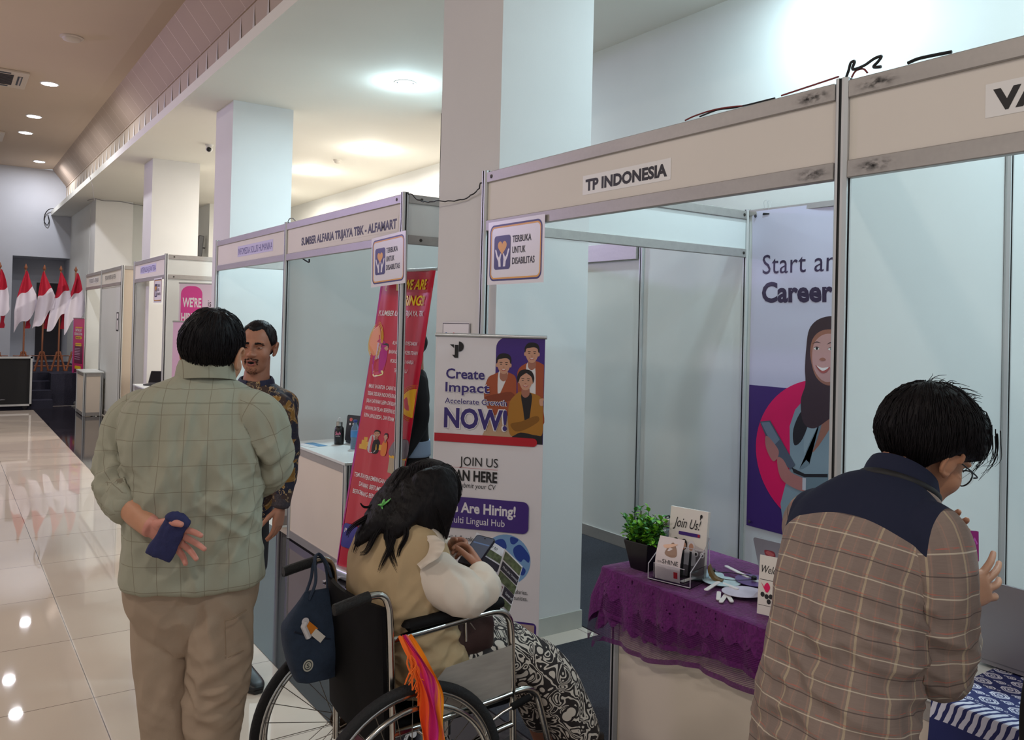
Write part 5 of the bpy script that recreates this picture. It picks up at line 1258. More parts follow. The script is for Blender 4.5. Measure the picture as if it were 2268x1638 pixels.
# --- bag on the far handle
bg_ = thing('handbag', 'navy fabric handbag with a round badge hanging from the wheelchair handle', 'bag', (1.01, 2.60, 0.68))
M_BAG = mat('navy_bag_fabric', (40, 54, 74), rough=0.85, var=0.12, vscale=40, bump=0.25, bscale=260)
mb = MB(); rings = []
def bag_ring(z, x0, x1, ty):
    cx = (x0 + x1) / 2; a = (x1 - x0) / 2; out = []
    for q in range(36):
        t_ = 2 * PI * q / 36; c, s_ = math.cos(t_), math.sin(t_)
        out.append((cx + a * math.copysign(abs(c) ** 0.55, c), 2.585 + ty * math.copysign(abs(s_) ** 0.7, s_), z))
    return out
prof = [(0.545, 0.975, 1.090, 0.030), (0.550, 0.965, 1.105, 0.045), (0.60, 0.945, 1.108, 0.058), (0.66, 0.928, 1.108, 0.062), (0.715, 0.922, 1.106, 0.058), (0.745, 0.935, 1.103, 0.046), (0.785, 0.965, 1.098, 0.030), (0.815, 0.985, 1.092, 0.016), (0.825, 0.992, 1.088, 0.006)]
vs = []
for pz in spline(prof, 4): vs += bag_ring(*pz)
vs = np.array(vs)
for q in range(len(vs)):
    v = Vector(vs[q]); vs[q] += np.array((0, -1, 0)) * (0.008 * noise.noise(v * 22) + 0.006 * abs(noise.noise(Vector((v.x * 40, 0, v.z * 12)))))
nr = len(vs) // 36
fs = [(i * 36 + q, i * 36 + (q + 1) % 36, (i + 1) * 36 + (q + 1) % 36, (i + 1) * 36 + q) for i in range(nr - 1) for q in range(36)] + [tuple(range(35, -1, -1)), tuple((nr - 1) * 36 + q for q in range(36))]
mb.add(vs, fs); mb.build('body', M_BAG, bg_, True, 70)
for yy in (2.565, 2.605):
    mb = MB(); mb.tube(spline([(1.0, yy, 0.805), (1.02, yy, 0.86), (1.035, yy + (2.635 - yy) * 0.7, 0.912), (1.055, 2.635, 0.926), (1.07, yy + (2.635 - yy) * 0.6, 0.905), (1.075, yy, 0.86), (1.078, yy, 0.805)], 5), 0.008, 8, flat=(1, 0.5)); mb.build('strap', M_BAG, bg_, True, 60)
mb = MB(); mb.tube([(0.94, 2.528, 0.725), (1.0, 2.524, 0.695), (1.06, 2.526, 0.68)], 0.003, 6); mb.build('pocket_edge', mat('dark_navy_seam', (24, 32, 48), 0.8), bg_, True)
P = Print((0.985, 2.521, 0.612), (1, 0, 0), (0, 0, 1), base=0.0); P.ell((0, 0), 0.017, 0.019, mat('badge_cream', (196, 194, 180), 0.5)); P.ell((0, 0), 0.013, 0.0145, mat('badge_dark', (60, 66, 66), 0.5)); P.ell((0, 0), 0.010, 0.011, mat('badge_cream', (196, 194, 180), 0.5)); P.text('S', -0.005, -0.007, 0.010, 0.014, mat('badge_dark', (60, 66, 66), 0.5), 0.03); P.build('badge', bg_, True)
t = thing('snack_packet', 'orange and white packet tucked in the navy bag pocket', 'packet', (1.0, 2.52, 0.70))
P = Print((0.972, 2.520, 0.745), (0.72, 0, -0.69), (0.69, 0, 0.72), base=0.0); P.grid(0, -0.012, 0.045, 0.014, mat('orange_packet', (214, 128, 40), 0.3), 4, 4); P.grid(0.04, -0.014, 0.085, 0.010, mat('white_packet', (226, 220, 210), 0.35), 4, 4); P.ell((-0.006, 0.006), 0.012, 0.012, M_TEEW); P.build('packet', t, True)
mb = MB(); mb.tube([(0.975, 2.524, 0.752), (0.968, 2.524, 0.738), (0.985, 2.522, 0.70)], 0.010, 8); mb.build('tissue', M_TEEW, t, True)

# --- tie-dye scarf on the near side
def scarf_mat():
    m = bpy.data.materials.new('orange_pink_scarf'); nt, N, L, b = nodes_of(m)
    uv = N.new('ShaderNodeUVMap'); uv.uv_map = 'UVMap'; sx = N.new('ShaderNodeSeparateXYZ'); L.new(uv.outputs[0], sx.inputs[0])
    no = N.new('ShaderNodeTexNoise'); no.inputs['Scale'].default_value = 5; mp = N.new('ShaderNodeMapping'); mp.inputs['Scale'].default_value = (3, 0.8, 1); L.new(uv.outputs[0], mp.inputs[0]); L.new(mp.outputs[0], no.inputs['Vector'])
    v = mathn(nt, 'ADD', sx.outputs[0], mathn(nt, 'MULTIPLY_ADD', no.outputs['Fac'], 0.5, -0.25))
    r = N.new('ShaderNodeValToRGB'); e = r.color_ramp.elements; e[0].position = 0.0; e[0].color = lin((236, 110, 20)); e[1].position = 1.0; e[1].color = lin((238, 150, 20))
    for p, c in ((0.30, (232, 74, 30)), (0.45, (206, 30, 110)), (0.68, (196, 24, 128)), (0.80, (238, 130, 24))):
        q = e.new(p); q.color = lin(c)
    L.new(v, r.inputs[0]); L.new(r.outputs[0], b.inputs['Base Color']); b.inputs['Roughness'].default_value = 0.8
    n2 = N.new('ShaderNodeTexNoise'); n2.inputs['Scale'].default_value = 90; bp = N.new('ShaderNodeBump'); bp.inputs['Strength'].default_value = 0.4; L.new(n2.outputs['Fac'], bp.inputs['Height']); L.new(bp.outputs[0], b.inputs['Normal'])
    return m
t = thing('scarf', 'orange and magenta tie-dye scarf hanging over the near wheel', 'scarf', (1.16, 2.15, 0.6))
path = spline([(1.155, 2.20, 0.775, 0.018), (1.160, 2.175, 0.755, 0.020), (1.178, 2.142, 0.71, 0.026), (1.195, 2.125, 0.66, 0.034), (1.205, 2.117, 0.60, 0.040), (1.21, 2.113, 0.52, 0.042), (1.212, 2.113, 0.44, 0.044), (1.212, 2.114, 0.36, 0.046), (1.21, 2.116, 0.29, 0.048)], 6)
nu = 60; vs = []; uvs = []
for j, (x, y, z, w_) in enumerate(path):
    for i in range(nu + 1):
        u = i / nu; f = math.sin(u * PI * 7 + z * 9) * 0.010 + 0.006 * noise.noise(Vector((u * 6, z * 12, 1)))
        vs.append((x + (u - 0.5) * 2 * w_ + 0.004 * math.sin(z * 40 + u * 9), y + f * (0.4 + 12 * w_), z + 0.004 * math.sin(u * 20)))
        uvs.append((u, z * 2))
fs = [(j * (nu + 1) + i, j * (nu + 1) + i + 1, (j + 1) * (nu + 1) + i + 1, (j + 1) * (nu + 1) + i) for j in range(len(path) - 1) for i in range(nu)]
me = bpy.data.meshes.new('cloth'); Mi = ROOTM[t].inverted(); me.from_pydata([tuple(Mi @ Vector(v)) for v in vs], [], fs)
ul = me.uv_layers.new(name='UVMap'); li = np.zeros(len(me.loops), dtype=np.int32); me.loops.foreach_get('vertex_index', li); ul.data.foreach_set('uv', np.array(uvs)[li].ravel())
finish(me, 'cloth', scarf_mat(), t, None, 180)
mb = MB(); r_ = random.Random(5)
for k in range(46):
    u = r_.random(); x = 1.155 + (u - 0.5) * 0.075 + 0.02; z = 0.74 - 0.10 * u + r_.uniform(-0.02, 0.02)
    mb.tube(spline([(x, 2.145, z), (x + r_.uniform(-.012, .012), 2.135, z - 0.02), (x + r_.uniform(-.02, .02), 2.13, z - r_.uniform(0.04, 0.07))], 3), 0.0018, 5)
mb.build('fringe', mat('orange_fringe', (236, 104, 30), 0.8), t, True)
# ------------------------------------------------------------------ people: building tools
V3 = lambda p: np.array(p, float)
def unit(v):
    v = np.array(v, float); return v / max(np.linalg.norm(v), 1e-9)

def ring_loft(rings, n=48, sub=4, p=2.3):
    """rings: (centre3, right3, forward3, half width, depth front, depth back); returns verts, faces, uv (u round from the back, v along)"""
    rows = np.array([list(c) + list(r) + list(f) + [a, bf, bb] for c, r, f, a, bf, bb in rings], float)
    rows = spline(rows, sub) if sub > 1 else rows
    vs, uv = [], []
    vlen = 0.0; prev = None
    for row in rows:
        c, r, f, a, bf, bb = row[:3], unit(row[3:6]), unit(row[6:9]), *row[9:12]
        if prev is not None: vlen += np.linalg.norm(c - prev)
        prev = c
        pts = []
        for k in range(n):
            t = 2 * PI * k / n - PI / 2 + PI      # seam in front
            co, si = math.cos(t), math.sin(t)
            x = a * math.copysign(abs(co) ** (2 / p), co); y = (bf if si > 0 else bb) * math.copysign(abs(si) ** (2 / p), si)
            pts.append(c + r * x + f * y)
        pts = np.array(pts)
        d = np.linalg.norm(np.roll(pts, -1, 0) - pts, axis=1); arc = np.concatenate([[0], np.cumsum(d)[:-1]])
        arc = arc - arc[n // 2]
        vs.append(pts); uv.append(np.stack([arc, np.full(n, -vlen)], 1))
    k = len(vs); vs = np.vstack(vs); uv = np.vstack(uv)
    fs = [(i * n + j, i * n + (j + 1) % n, (i + 1) * n + (j + 1) % n, (i + 1) * n + j) for i in range(k - 1) for j in range(n)]
    fs += [tuple(range(n - 1, -1, -1)), tuple((k - 1) * n + j for j in range(n))]
    return vs, fs, uv

def limb(pts, radii, n=24, sub=6, flat=None):
    q = spline(np.hstack([V3(pts), np.array(radii, float)[:, None]]), sub)
    P_, r = q[:, :3], q[:, 3]
    # round the ends
    d0 = unit(P_[0] - P_[1]); d1 = unit(P_[-1] - P_[-2])
    P_ = np.vstack([P_[0] + d0 * r[0] * 0.45, P_[0] + d0 * r[0] * 0.25, P_, P_[-1] + d1 * r[-1] * 0.25, P_[-1] + d1 * r[-1] * 0.45])
    r = np.concatenate([[r[0] * 0.5, r[0] * 0.88], r, [r[-1] * 0.88, r[-1] * 0.5]])
    v, f = tube_geo(P_, r, n, flat=flat)
    L_ = np.concatenate([[0], np.cumsum(np.linalg.norm(np.diff(P_, axis=0), axis=1))])
    uv = np.array([((j - n / 2) / n * 2 * PI * max(r[min(i, len(r) - 1)], 0.03), -L_[i]) for i in range(len(P_)) for j in range(n)])
    return v, f, uv

def vox(parts, size=0.006, smooth=4, fac=0.5):
    mb = MB()
    for p in parts: mb.add(p[0], p[1])
    me = bpy.data.meshes.new('union'); me.from_pydata(np.vstack(mb.v).tolist(), [], mb.f)
    bm = bmesh.new(); bm.from_mesh(me); bmesh.ops.recalc_face_normals(bm, faces=bm.faces[:]); bm.to_mesh(me); bm.free()
    o = bpy.data.objects.new('union', me); COL.objects.link(o)
    m = o.modifiers.new('r', 'REMESH'); m.mode = 'VOXEL'; m.voxel_size = size; m.adaptivity = 0
    if smooth:
        s = o.modifiers.new('s', 'SMOOTH'); s.factor = fac; s.iterations = smooth
    dg = bpy.context.evaluated_depsgraph_get()
    m2 = bpy.data.meshes.new_from_object(o.evaluated_get(dg))
    v = np.zeros(len(m2.vertices) * 3, dtype=np.float32); m2.vertices.foreach_get('co', v); v = v.reshape(-1, 3).astype(float)
    f = [tuple(p.vertices) for p in m2.polygons]
    bpy.data.objects.remove(o); bpy.data.meshes.remove(me); bpy.data.meshes.remove(m2)
    return v, f

def vnormals(v, f):
    fa = np.array([q if len(q) == 4 else (q[0], q[1], q[2], q[2]) for q in f])
    n = np.cross(v[fa[:, 2]] - v[fa[:, 0]], v[fa[:, 3]] - v[fa[:, 1]])
    z = np.linalg.norm(n, axis=1) < 1e-14
    if z.any(): n[z] = np.cross(v[fa[z, 1]] - v[fa[z, 0]], v[fa[z, 2]] - v[fa[z, 0]])
    out = np.zeros_like(v)
    for k in range(4): np.add.at(out, fa[:, k], n)
    return out / np.maximum(np.linalg.norm(out, axis=1, keepdims=True), 1e-12)

def displace(v, f, fn):
    n = vnormals(v, f)
    d = np.array([fn(Vector(p)) for p in v])
    return v + n * d[:, None]

def ridged(p, off=0.0):
    return 1.0 - 2.0 * abs(noise.noise(p + Vector((off, off * 0.7, -off))))

def fold_set(folds, general=0.003, gscale=(9, 9, 9), seed=0.0):
    """folds: (centre, radius, direction of the crease, frequency, amplitude)"""
    pre = []
    for c, rad, d, fr, am in folds:
        d = Vector(d).normalized(); a = d.orthogonal().normalized(); b = d.cross(a)
        pre.append((Vector(c), rad, d, a, b, fr, am))
    g = Vector(gscale)
    def fn(p):
        s = general * noise.noise(Vector((p.x * g.x + seed, p.y * g.y, p.z * g.z))) + general * 0.5 * noise.noise(Vector((p.x * g.x * 2.3, p.y * g.y * 2.3 + seed, p.z * g.z * 2.3)))
        for c, rad, d, a, b, fr, am in pre:
            r2 = (p - c).length_squared / (rad * rad)
            if r2 > 4: continue
            q = Vector((p.dot(a) * fr, p.dot(b) * fr, p.dot(d) * fr * 0.22))
            s += am * math.exp(-r2) * ridged(q, fr)
        return s
    return fn

def cloth(name, parts, mats, parent, size=0.006, smooth=5, fn=None, attr=None, facemat=None, sm=180):
    v, f = vox(parts, size, smooth)
    trees = []
    for P_ in parts:
        if len(P_) > 2 and P_[2] is not None:
            tf = [q for q in P_[1] if len(q) <= 4]
            trees.append((BVHTree.FromPolygons([Vector(p) for p in P_[0]], tf), tf, P_[0], P_[2]))
    uvloop = None
    if trees:
        best = []; vuv = []
        for p in v:
            pv = Vector(p); cand = []
            for bt_, tf, pv0, u in trees:
                loc, _, fi, dist = bt_.find_nearest(pv)
                q = tf[fi]
                ws = poly_3d_calc([Vector(pv0[i]) for i in q], loc)
                us = u[list(q)].copy()
                if np.ptp(us[:, 0]) > 0.15: us[:, 0] = us[:, 0].max()
                cand.append((dist, (us * np.array(ws)[:, None]).sum(0)))
            best.append(int(np.argmin([c[0] for c in cand]))); vuv.append([c[1] for c in cand])
        uvloop = []
        for q in f:
            bs = [best[i] for i in q]; b = max(set(bs), key=bs.count)
            us = np.array([vuv[i][b] for i in q])
            if np.ptp(us[:, 0]) > 0.3: us[:, 0] = us[:, 0].max()
            ext = np.ptp(v[list(q)], axis=0).max()
            if np.ptp(us, axis=0).max() > 1.7 * ext + .002: us[:] = (0.028, -0.03)
            uvloop += [tuple(x) for x in us]
    a_vals = np.array([attr(p) for p in v], dtype=np.float32) if attr else None
    if fn: v = displace(v, f, fn)
    Mi = ROOTM[root_of(parent)].inverted()
    me = bpy.data.meshes.new(name)
    vl = v @ np.array(Mi.to_3x3()).T + np.array(Mi.translation)
    me.from_pydata(vl.tolist(), [], f)
    if uvloop:
        u = me.uv_layers.new(name='UVMap'); u.data.foreach_set('uv', np.array(uvloop, dtype=np.float32).ravel())
    if a_vals is not None:
        at = me.attributes.new('zone', 'FLOAT', 'POINT'); at.data.foreach_set('value', a_vals)
    idx = None
    if facemat is not None:
        cen = np.array([v[list(q)].mean(0) for q in f]); idx = [facemat(c) for c in cen]
    return finish(me, name, mats, parent, idx, sm)

# ---------------- head
def _ell(p, c, r):
    q = (p - np.array(c)) / np.array(r)
    return (np.linalg.norm(q, axis=1) - 1.0) * min(r)
def _smin(a, b, k):
    h = np.clip(0.5 + 0.5 * (b - a) / k, 0, 1)
    return b * (1 - h) + a * h - k * h * (1 - h)
def head_field(p, mouth=0.0):
    d = _ell(p, (0, -.014, .030), (.075, .094, .083))
    for c, r, k in (((0, .028, -.030), (.061, .060, .083), .02), ((0, .036, -.078), (.047, .046, .036), .02), ((0, .066, -.100), (.022, .018, .016), .018),
                    ((-.043, .050, -.030), (.022, .026, .024), .02), ((.043, .050, -.030), (.022, .026, .024), .02),
                    ((-.028, .074, .022), (.026, .013, .010), .012), ((.028, .074, .022), (.026, .013, .010), .012),
                    ((0, .088, -.004), (.008, .013, .028), .010), ((0, .101, -.028), (.012, .013, .011), .008),
                    ((-.013, .093, -.031), (.008, .011, .008), .006), ((.013, .093, -.031), (.008, .011, .008), .006),
                    ((0, .068, -.062), (.030, .024, .024), .012),
                    ((0, .089, -.057), (.021, .008, .0055), .004), ((0, .087, -.069 - mouth), (.018, .008, .006), .004)):
        d = _smin(d, _ell(p, c, r), k)
    for s in (-1, 1):
        e = _ell(p, (s * .031, .088, .003), (.017, .015, .010)); d = -_smin(-d, e, .008)
    if mouth: e = _ell(p, (0, .094, -.0625 - mouth * .5), (.014, .014, .002 + mouth * .6)); d = -_smin(-d, e, .003)
    return d
HC = np.array((0, 0, -.010))
def head_radius(dirs, mouth=0.0):
    lo = np.full(len(dirs), .03); hi = np.full(len(dirs), .17)
    for _ in range(26):
        mid = (lo + hi) / 2
        ins = head_field(HC + dirs * mid[:, None], mouth) < 0
        lo = np.where(ins, mid, lo); hi = np.where(ins, hi, mid)
    return lo
def _ico(sub):
    bm = bmesh.new(); bmesh.ops.create_icosphere(bm, subdivisions=sub, radius=1.0)
    v = np.array([q.co[:] for q in bm.verts]); f = [tuple(x.index for x in q.verts) for q in bm.faces]; bm.free()
    return v / np.linalg.norm(v, axis=1, keepdims=True), f
ICO6 = _ico(6); ICO5 = _ico(5)
def xf(M, v): return np.asarray(v) @ np.array(M.to_3x3()).T + np.array(M.translation)

def head_parts(M, neck_to, neck_r=0.056, mouth=0.0):
    """closed pieces of a head in world space (skull with face, ears, neck)"""
    D, F = ICO6
    parts = [(xf(M, HC + D * head_radius(D, mouth)[:, None]), F)]
    for s in (-1, 1):
        base = np.array((s * .074, -.006, -.006))
        rim = [base + np.array((s * (.004 + .012 * (1 + math.sin(a)) / 2 if True else 0), -.004 - .019 * math.cos(a), .030 * math.sin(a) * (1.0 if math.sin(a) > 0 else 0.95))) for a in np.linspace(-2.2, 2.9, 16)]
        v, f = tube_geo(rim, [.0045] + [.0055] * 14 + [.004], 8); parts.append((xf(M, v), f))
        Dv, Fv = ICO5 if False else _ico(3)
        v = base + np.array((s * .004, -.002, -.002)) + Dv * np.array((.007, .019, .028)); parts.append((xf(M, v), Fv))
        v = base + np.array((s * .002, .004, -.026)) + Dv * np.array((.006, .009, .010)); parts.append((xf(M, v), Fv))
    nb = xf(M, [(0, -.028, -.045)])[0]
    mid = (nb + V3(neck_to)) / 2
    v, f, _ = limb([nb, mid, neck_to], [neck_r * .95, neck_r, neck_r * 1.12], 24)
    parts.append((v, f))
    return parts

def hair_shell(M, th, zlim, seed=0.0, lump=0.004, sub=6):
    D, F = ICO6
    R = head_radius(D)
    P0 = HC + D * R[:, None]
    phi = np.abs(np.arctan2(P0[:, 0], P0[:, 1]))
    lim = np.array([zlim(a) for a in phi])
    lim = lim + np.array([0.004 * noise.noise(Vector((p[0] * 90, p[1] * 90, seed))) for p in P0])
    m = np.clip((P0[:, 2] - lim) / .012, 0, 1); m = m * m * (3 - 2 * m)
    t = np.array([th(p) for p in P0])
    n = np.array([noise.noise(Vector((p[0] * 26 + seed, p[1] * 26, p[2] * 10))) * lump + noise.noise(Vector((p[0] * 75, p[1] * 75 + seed, p[2] * 22))) * lump * .45 for p in P0])
    off = -.005 + m * (t + n + .005)
    P = P0 + D * off[:, None]
    return xf(M, P), F, (D, R, off, m)

def strand_mesh(lines, r0=0.0012, n=4):
    mb = MB()
    for L_ in lines:
        k = len(L_); rr = [r0 * (1 - 0.75 * i / (k - 1)) for i in range(k)]
        mb.tube(L_, rr, n, cap=False)
    return mb

def shell_strands(M, shell, count, rnd, down=0.9, lift=0.002, whorl=(0, -.35, .94), seglen=0.012, steps=6, r0=0.0011, minm=0.5):
    """short hairs lying on a hair shell, combed away from the whorl"""
    D, R, off, m = shell
    kd = KDTree(len(D))
    for i, d in enumerate(D): kd.insert(Vector(d), i)
    kd.balance()
    idx = np.where(m > minm)[0]; lines = []
    W = Vector(whorl).normalized()
    for _ in range(count):
        d = Vector(D[rnd.choice(idx)]); line = []
        for s in range(steps):
            _, i, _ = kd.find(d)
            if m[i] < .30 and len(line) > 1: break
            rr = R[i] + off[i] + lift * (1 if 0 < s < steps - 1 else 0.2) + rnd.uniform(-.0005, .001)
            line.append(HC + np.array(d) * rr)
            away = (d - W); away -= d * away.dot(d)
            if away.length < 1e-4: away = Vector((rnd.random(), rnd.random(), 0))
            away.normalize()
            d = (d + away * (seglen / max(R[i], .05)) + Vector((rnd.uniform(-.03, .03), rnd.uniform(-.03, .03), rnd.uniform(-.02, .01)))).normalized()
        if len(line) > 2: lines.append(xf(M, line))
    return lines

def hair_mat(name, c, c2):
    if name in MATS: return MATS[name]
    m = mat(name, c, rough=0.5, spec=0.18)
    nt, N, L, b = nodes_of(m)
    tc = N.new('ShaderNodeTexCoord'); n = N.new('ShaderNodeTexNoise'); n.inputs['Scale'].default_value = 130; mp = N.new('ShaderNodeMapping'); mp.inputs['Scale'].default_value = (1, 1, .25)
    L.new(tc.outputs['Object'], mp.inputs[0]); L.new(mp.outputs[0], n.inputs['Vector']); L.new(mixc(nt, n.outputs['Fac'], lin(c), lin(c2)), b.inputs['Base Color'])
    bp = N.new('ShaderNodeBump'); bp.inputs['Strength'].default_value = 0.5; bp.inputs['Distance'].default_value = 0.004; L.new(n.outputs['Fac'], bp.inputs['Height']); L.new(bp.outputs[0], b.inputs['Normal'])
    return m
M_HAIR = hair_mat('black_hair', (11, 9, 11), (26, 22, 25))

# ---------------- hand
def hand_parts(wrist, fdir, thumbdir, side, curl=((10, 15, 10),) * 4, spread=(6, 1, -4, -10), thumb=((0.75, 0.62, -0.25), (0.45, 0.86, -0.25)), s=1.0):
    """closed pieces of a hand. fdir: wrist to fingers; thumbdir: to the thumb's side; side: 'L' or 'R'. fingers listed index to little"""
    Y = unit(fdir); X = V3(thumbdir); X = unit(X - Y * np.dot(X, Y))
    Z = np.cross(X, Y) if side == 'L' else -np.cross(X, Y)      # back of the hand
    w = V3(wrist)
    L2 = lambda p: w + s * (X * p[0] + Y * p[1] + Z * p[2])
    parts = []
    prof = [(-.012, 0, .024, .017), (.005, 0, .026, .017), (.03, .001, .035, .017), (.06, .001, .041, .015), (.082, .0, .040, .0125), (.090, .0, .036, .009)]
    rings = [(L2((cx, y, 0)), X, Z, a * s, b * s, b * s * 1.05) for y, cx, a, b in prof]
    v, f, _ = ring_loft(rings, 28, 3, 2.5); parts.append((v, f))
    Dv, Fv = _ico(3)
    parts.append((np.array([L2(p) for p in (Dv * np.array((.017, .028, .014)) + np.array((.020, .028, -.008)))]), Fv))
    base = ((.029, .084), (.010, .089), (-.010, .086), (-.029, .078)); lens = (.073, .081, .075, .059)
    for k in range(4):
        x0, y0 = base[k]; a = math.radians(spread[k]); d0 = np.array((math.sin(a), math.cos(a), 0))
        p = np.array((x0, y0 - .018, 0.001)); pts = [p.copy()]; p = np.array((x0, y0, 0.001)); pts.append(p.copy())
        ang = 0.0; rad = [.0095, .0094]
        for j, (fr, c) in enumerate(zip((.44, .31, .25), curl[k])):
            ang += math.radians(c)
            d = d0 * math.cos(ang) + np.array((0, 0, -1)) * math.sin(ang)
            p = p + d * lens[k] * fr; pts.append(p.copy()); rad.append((.0086, .0078, .0066)[j])
        v, f, _ = limb([L2(q) for q in pts], [r * s for r in rad], 14, 4); parts.append((v, f))
    d1, d2 = unit(thumb[0]), unit(thumb[1])
    p0 = np.array((.018, .016, -.006)); p1 = p0 + d1 * .040; p2 = p1 + unit(d1 * .4 + d2 * .6) * .032; p3 = p2 + d2 * .026
    v, f, _ = limb([L2(q) for q in (p0, p1, p2, p3)], [r * s for r in (.014, .0115, .0100, .0075)], 14, 5); parts.append((v, f))
    return parts

def join_body(name, groups, mats, parent, facemat=None):
    """groups: list of (verts, faces); one body mesh"""
    V, Fc, n = [], [], 0
    for v, f in groups:
        V.append(v); Fc += [tuple(i + n for i in q) for q in f]; n += len(v)
    V = np.vstack(V)
    idx = None
    if facemat:
        cen = np.array([V[list(q)].mean(0) for q in Fc]); idx = facemat(cen)
    Mi = ROOTM[root_of(parent)].inverted()
    me = bpy.data.meshes.new(name); me.from_pydata((V @ np.array(Mi.to_3x3()).T + np.array(Mi.translation)).tolist(), [], Fc)
    return finish(me, name, mats, parent, idx, 180)

def skin_mat(name, c):
    m = mat(name, c, rough=0.5, spec=0.35, var=0.05, vscale=30, bump=0.04, bscale=400)
    b = m.node_tree.nodes['Principled BSDF']; b.inputs['Subsurface Weight'].default_value = 0.12; b.inputs['Subsurface Radius'].default_value = (0.012, 0.005, 0.003); b.inputs['Subsurface Scale'].default_value = 0.6
    return m

def head_matrix(c, face, tilt=0.0, roll=0.0):
    """centre, facing direction (horizontal), tilt down in degrees"""
    f = unit((face[0], face[1], 0)); r = np.cross(f, (0, 0, 1))
    M = Matrix(((r[0], f[0], 0, c[0]), (r[1], f[1], 0, c[1]), (0, 0, 1, c[2]), (0, 0, 0, 1)))
    return M @ Matrix.Rotation(math.radians(-tilt), 4, 'X') @ Matrix.Rotation(math.radians(roll), 4, 'Y')

def shoe(mbpar, name, toe_dir, heel, m, par):
    """a closed leather shoe: heel point on the floor and the direction of the toe"""
    f = unit((toe_dir[0], toe_dir[1], 0)); r = np.cross(f, (0, 0, 1)); h = V3(heel)
    rows = []
    for y, w_, zt in ((-0.02, .026, .07), (0.0, .033, .085), (.05, .035, .085), (.10, .036, .070), (.15, .043, .052), (.20, .045, .042), (.24, .038, .036), (.265, .022, .026)):
        c = h + f * y + np.array((0, 0, zt / 2 + .004)); rows.append((c, r, np.array((0, 0, 1.0)), w_, zt / 2, zt / 2))
    v, fc, _ = ring_loft(rows, 24, 3, 2.8)
    mb = MB(); mb.add(v, fc); o = mb.build(name, m, par, True, 180)
    mb = MB(); sole = [(y, s * w_) for s, lst in ((1, ((-0.025, .022), (0.0, .036), (.10, .038), (.17, .048), (.22, .044), (.268, .018))), (-1, ((.268, .018), (.22, .044), (.17, .048), (.10, .038), (0.0, .036), (-0.025, .022)))) for y, w_ in lst]
    mb.prism([(a, b) for a, b in sole], h + np.array((0, 0, .0)), f, -r, .012); mb.build('sole', mat('shoe_sole', (30, 28, 28), 0.6), o, True, 0)
    return o
# ------------------------------------------------------------------ fabrics
def plaid_man_mat():
    m = bpy.data.materials.new('sage_windowpane_shirt'); nt, N, L, b = nodes_of(m)
    uv = N.new('ShaderNodeUVMap'); uv.uv_map = 'UVMap'; sx = N.new('ShaderNodeSeparateXYZ'); L.new(uv.outputs[0], sx.inputs[0])
    l1 = line_mask(nt, sx.outputs[0], 0.060, 0.0017, 0.0); l2 = line_mask(nt, sx.outputs[1], 0.068, 0.0017, 0.02)
    at = N.new('ShaderNodeAttribute'); at.attribute_name = 'zone'
    seam = mathn(nt, 'LESS_THAN', mathn(nt, 'ABSOLUTE', at.outputs['Fac']), 0.0022)
    no = N.new('ShaderNodeTexNoise'); no.inputs['Scale'].default_value = 900; L.new(uv.outputs[0], no.inputs['Vector'])
    base = mixc(nt, mathn(nt, 'MULTIPLY_ADD', no.outputs['Fac'], 0.6, 0.2), lin((138, 137, 121)), lin((154, 151, 134)))
    c = mixc(nt, mathn(nt, 'MULTIPLY', mathn(nt, 'MAXIMUM', l1, l2), 0.6), base, lin((106, 94, 78)))
    c = mixc(nt, mathn(nt, 'MULTIPLY', seam, 0.5), c, lin((110, 106, 90)))
    L.new(c, b.inputs['Base Color']); b.inputs['Roughness'].default_value = 0.9; b.inputs['Specular IOR Level'].default_value = 0.15
    bp = N.new('ShaderNodeBump'); bp.inputs['Strength'].default_value = 0.15; bp.inputs['Distance'].default_value = 0.002; L.new(no.outputs['Fac'], bp.inputs['Height']); L.new(bp.outputs[0], b.inputs['Normal'])
    return m
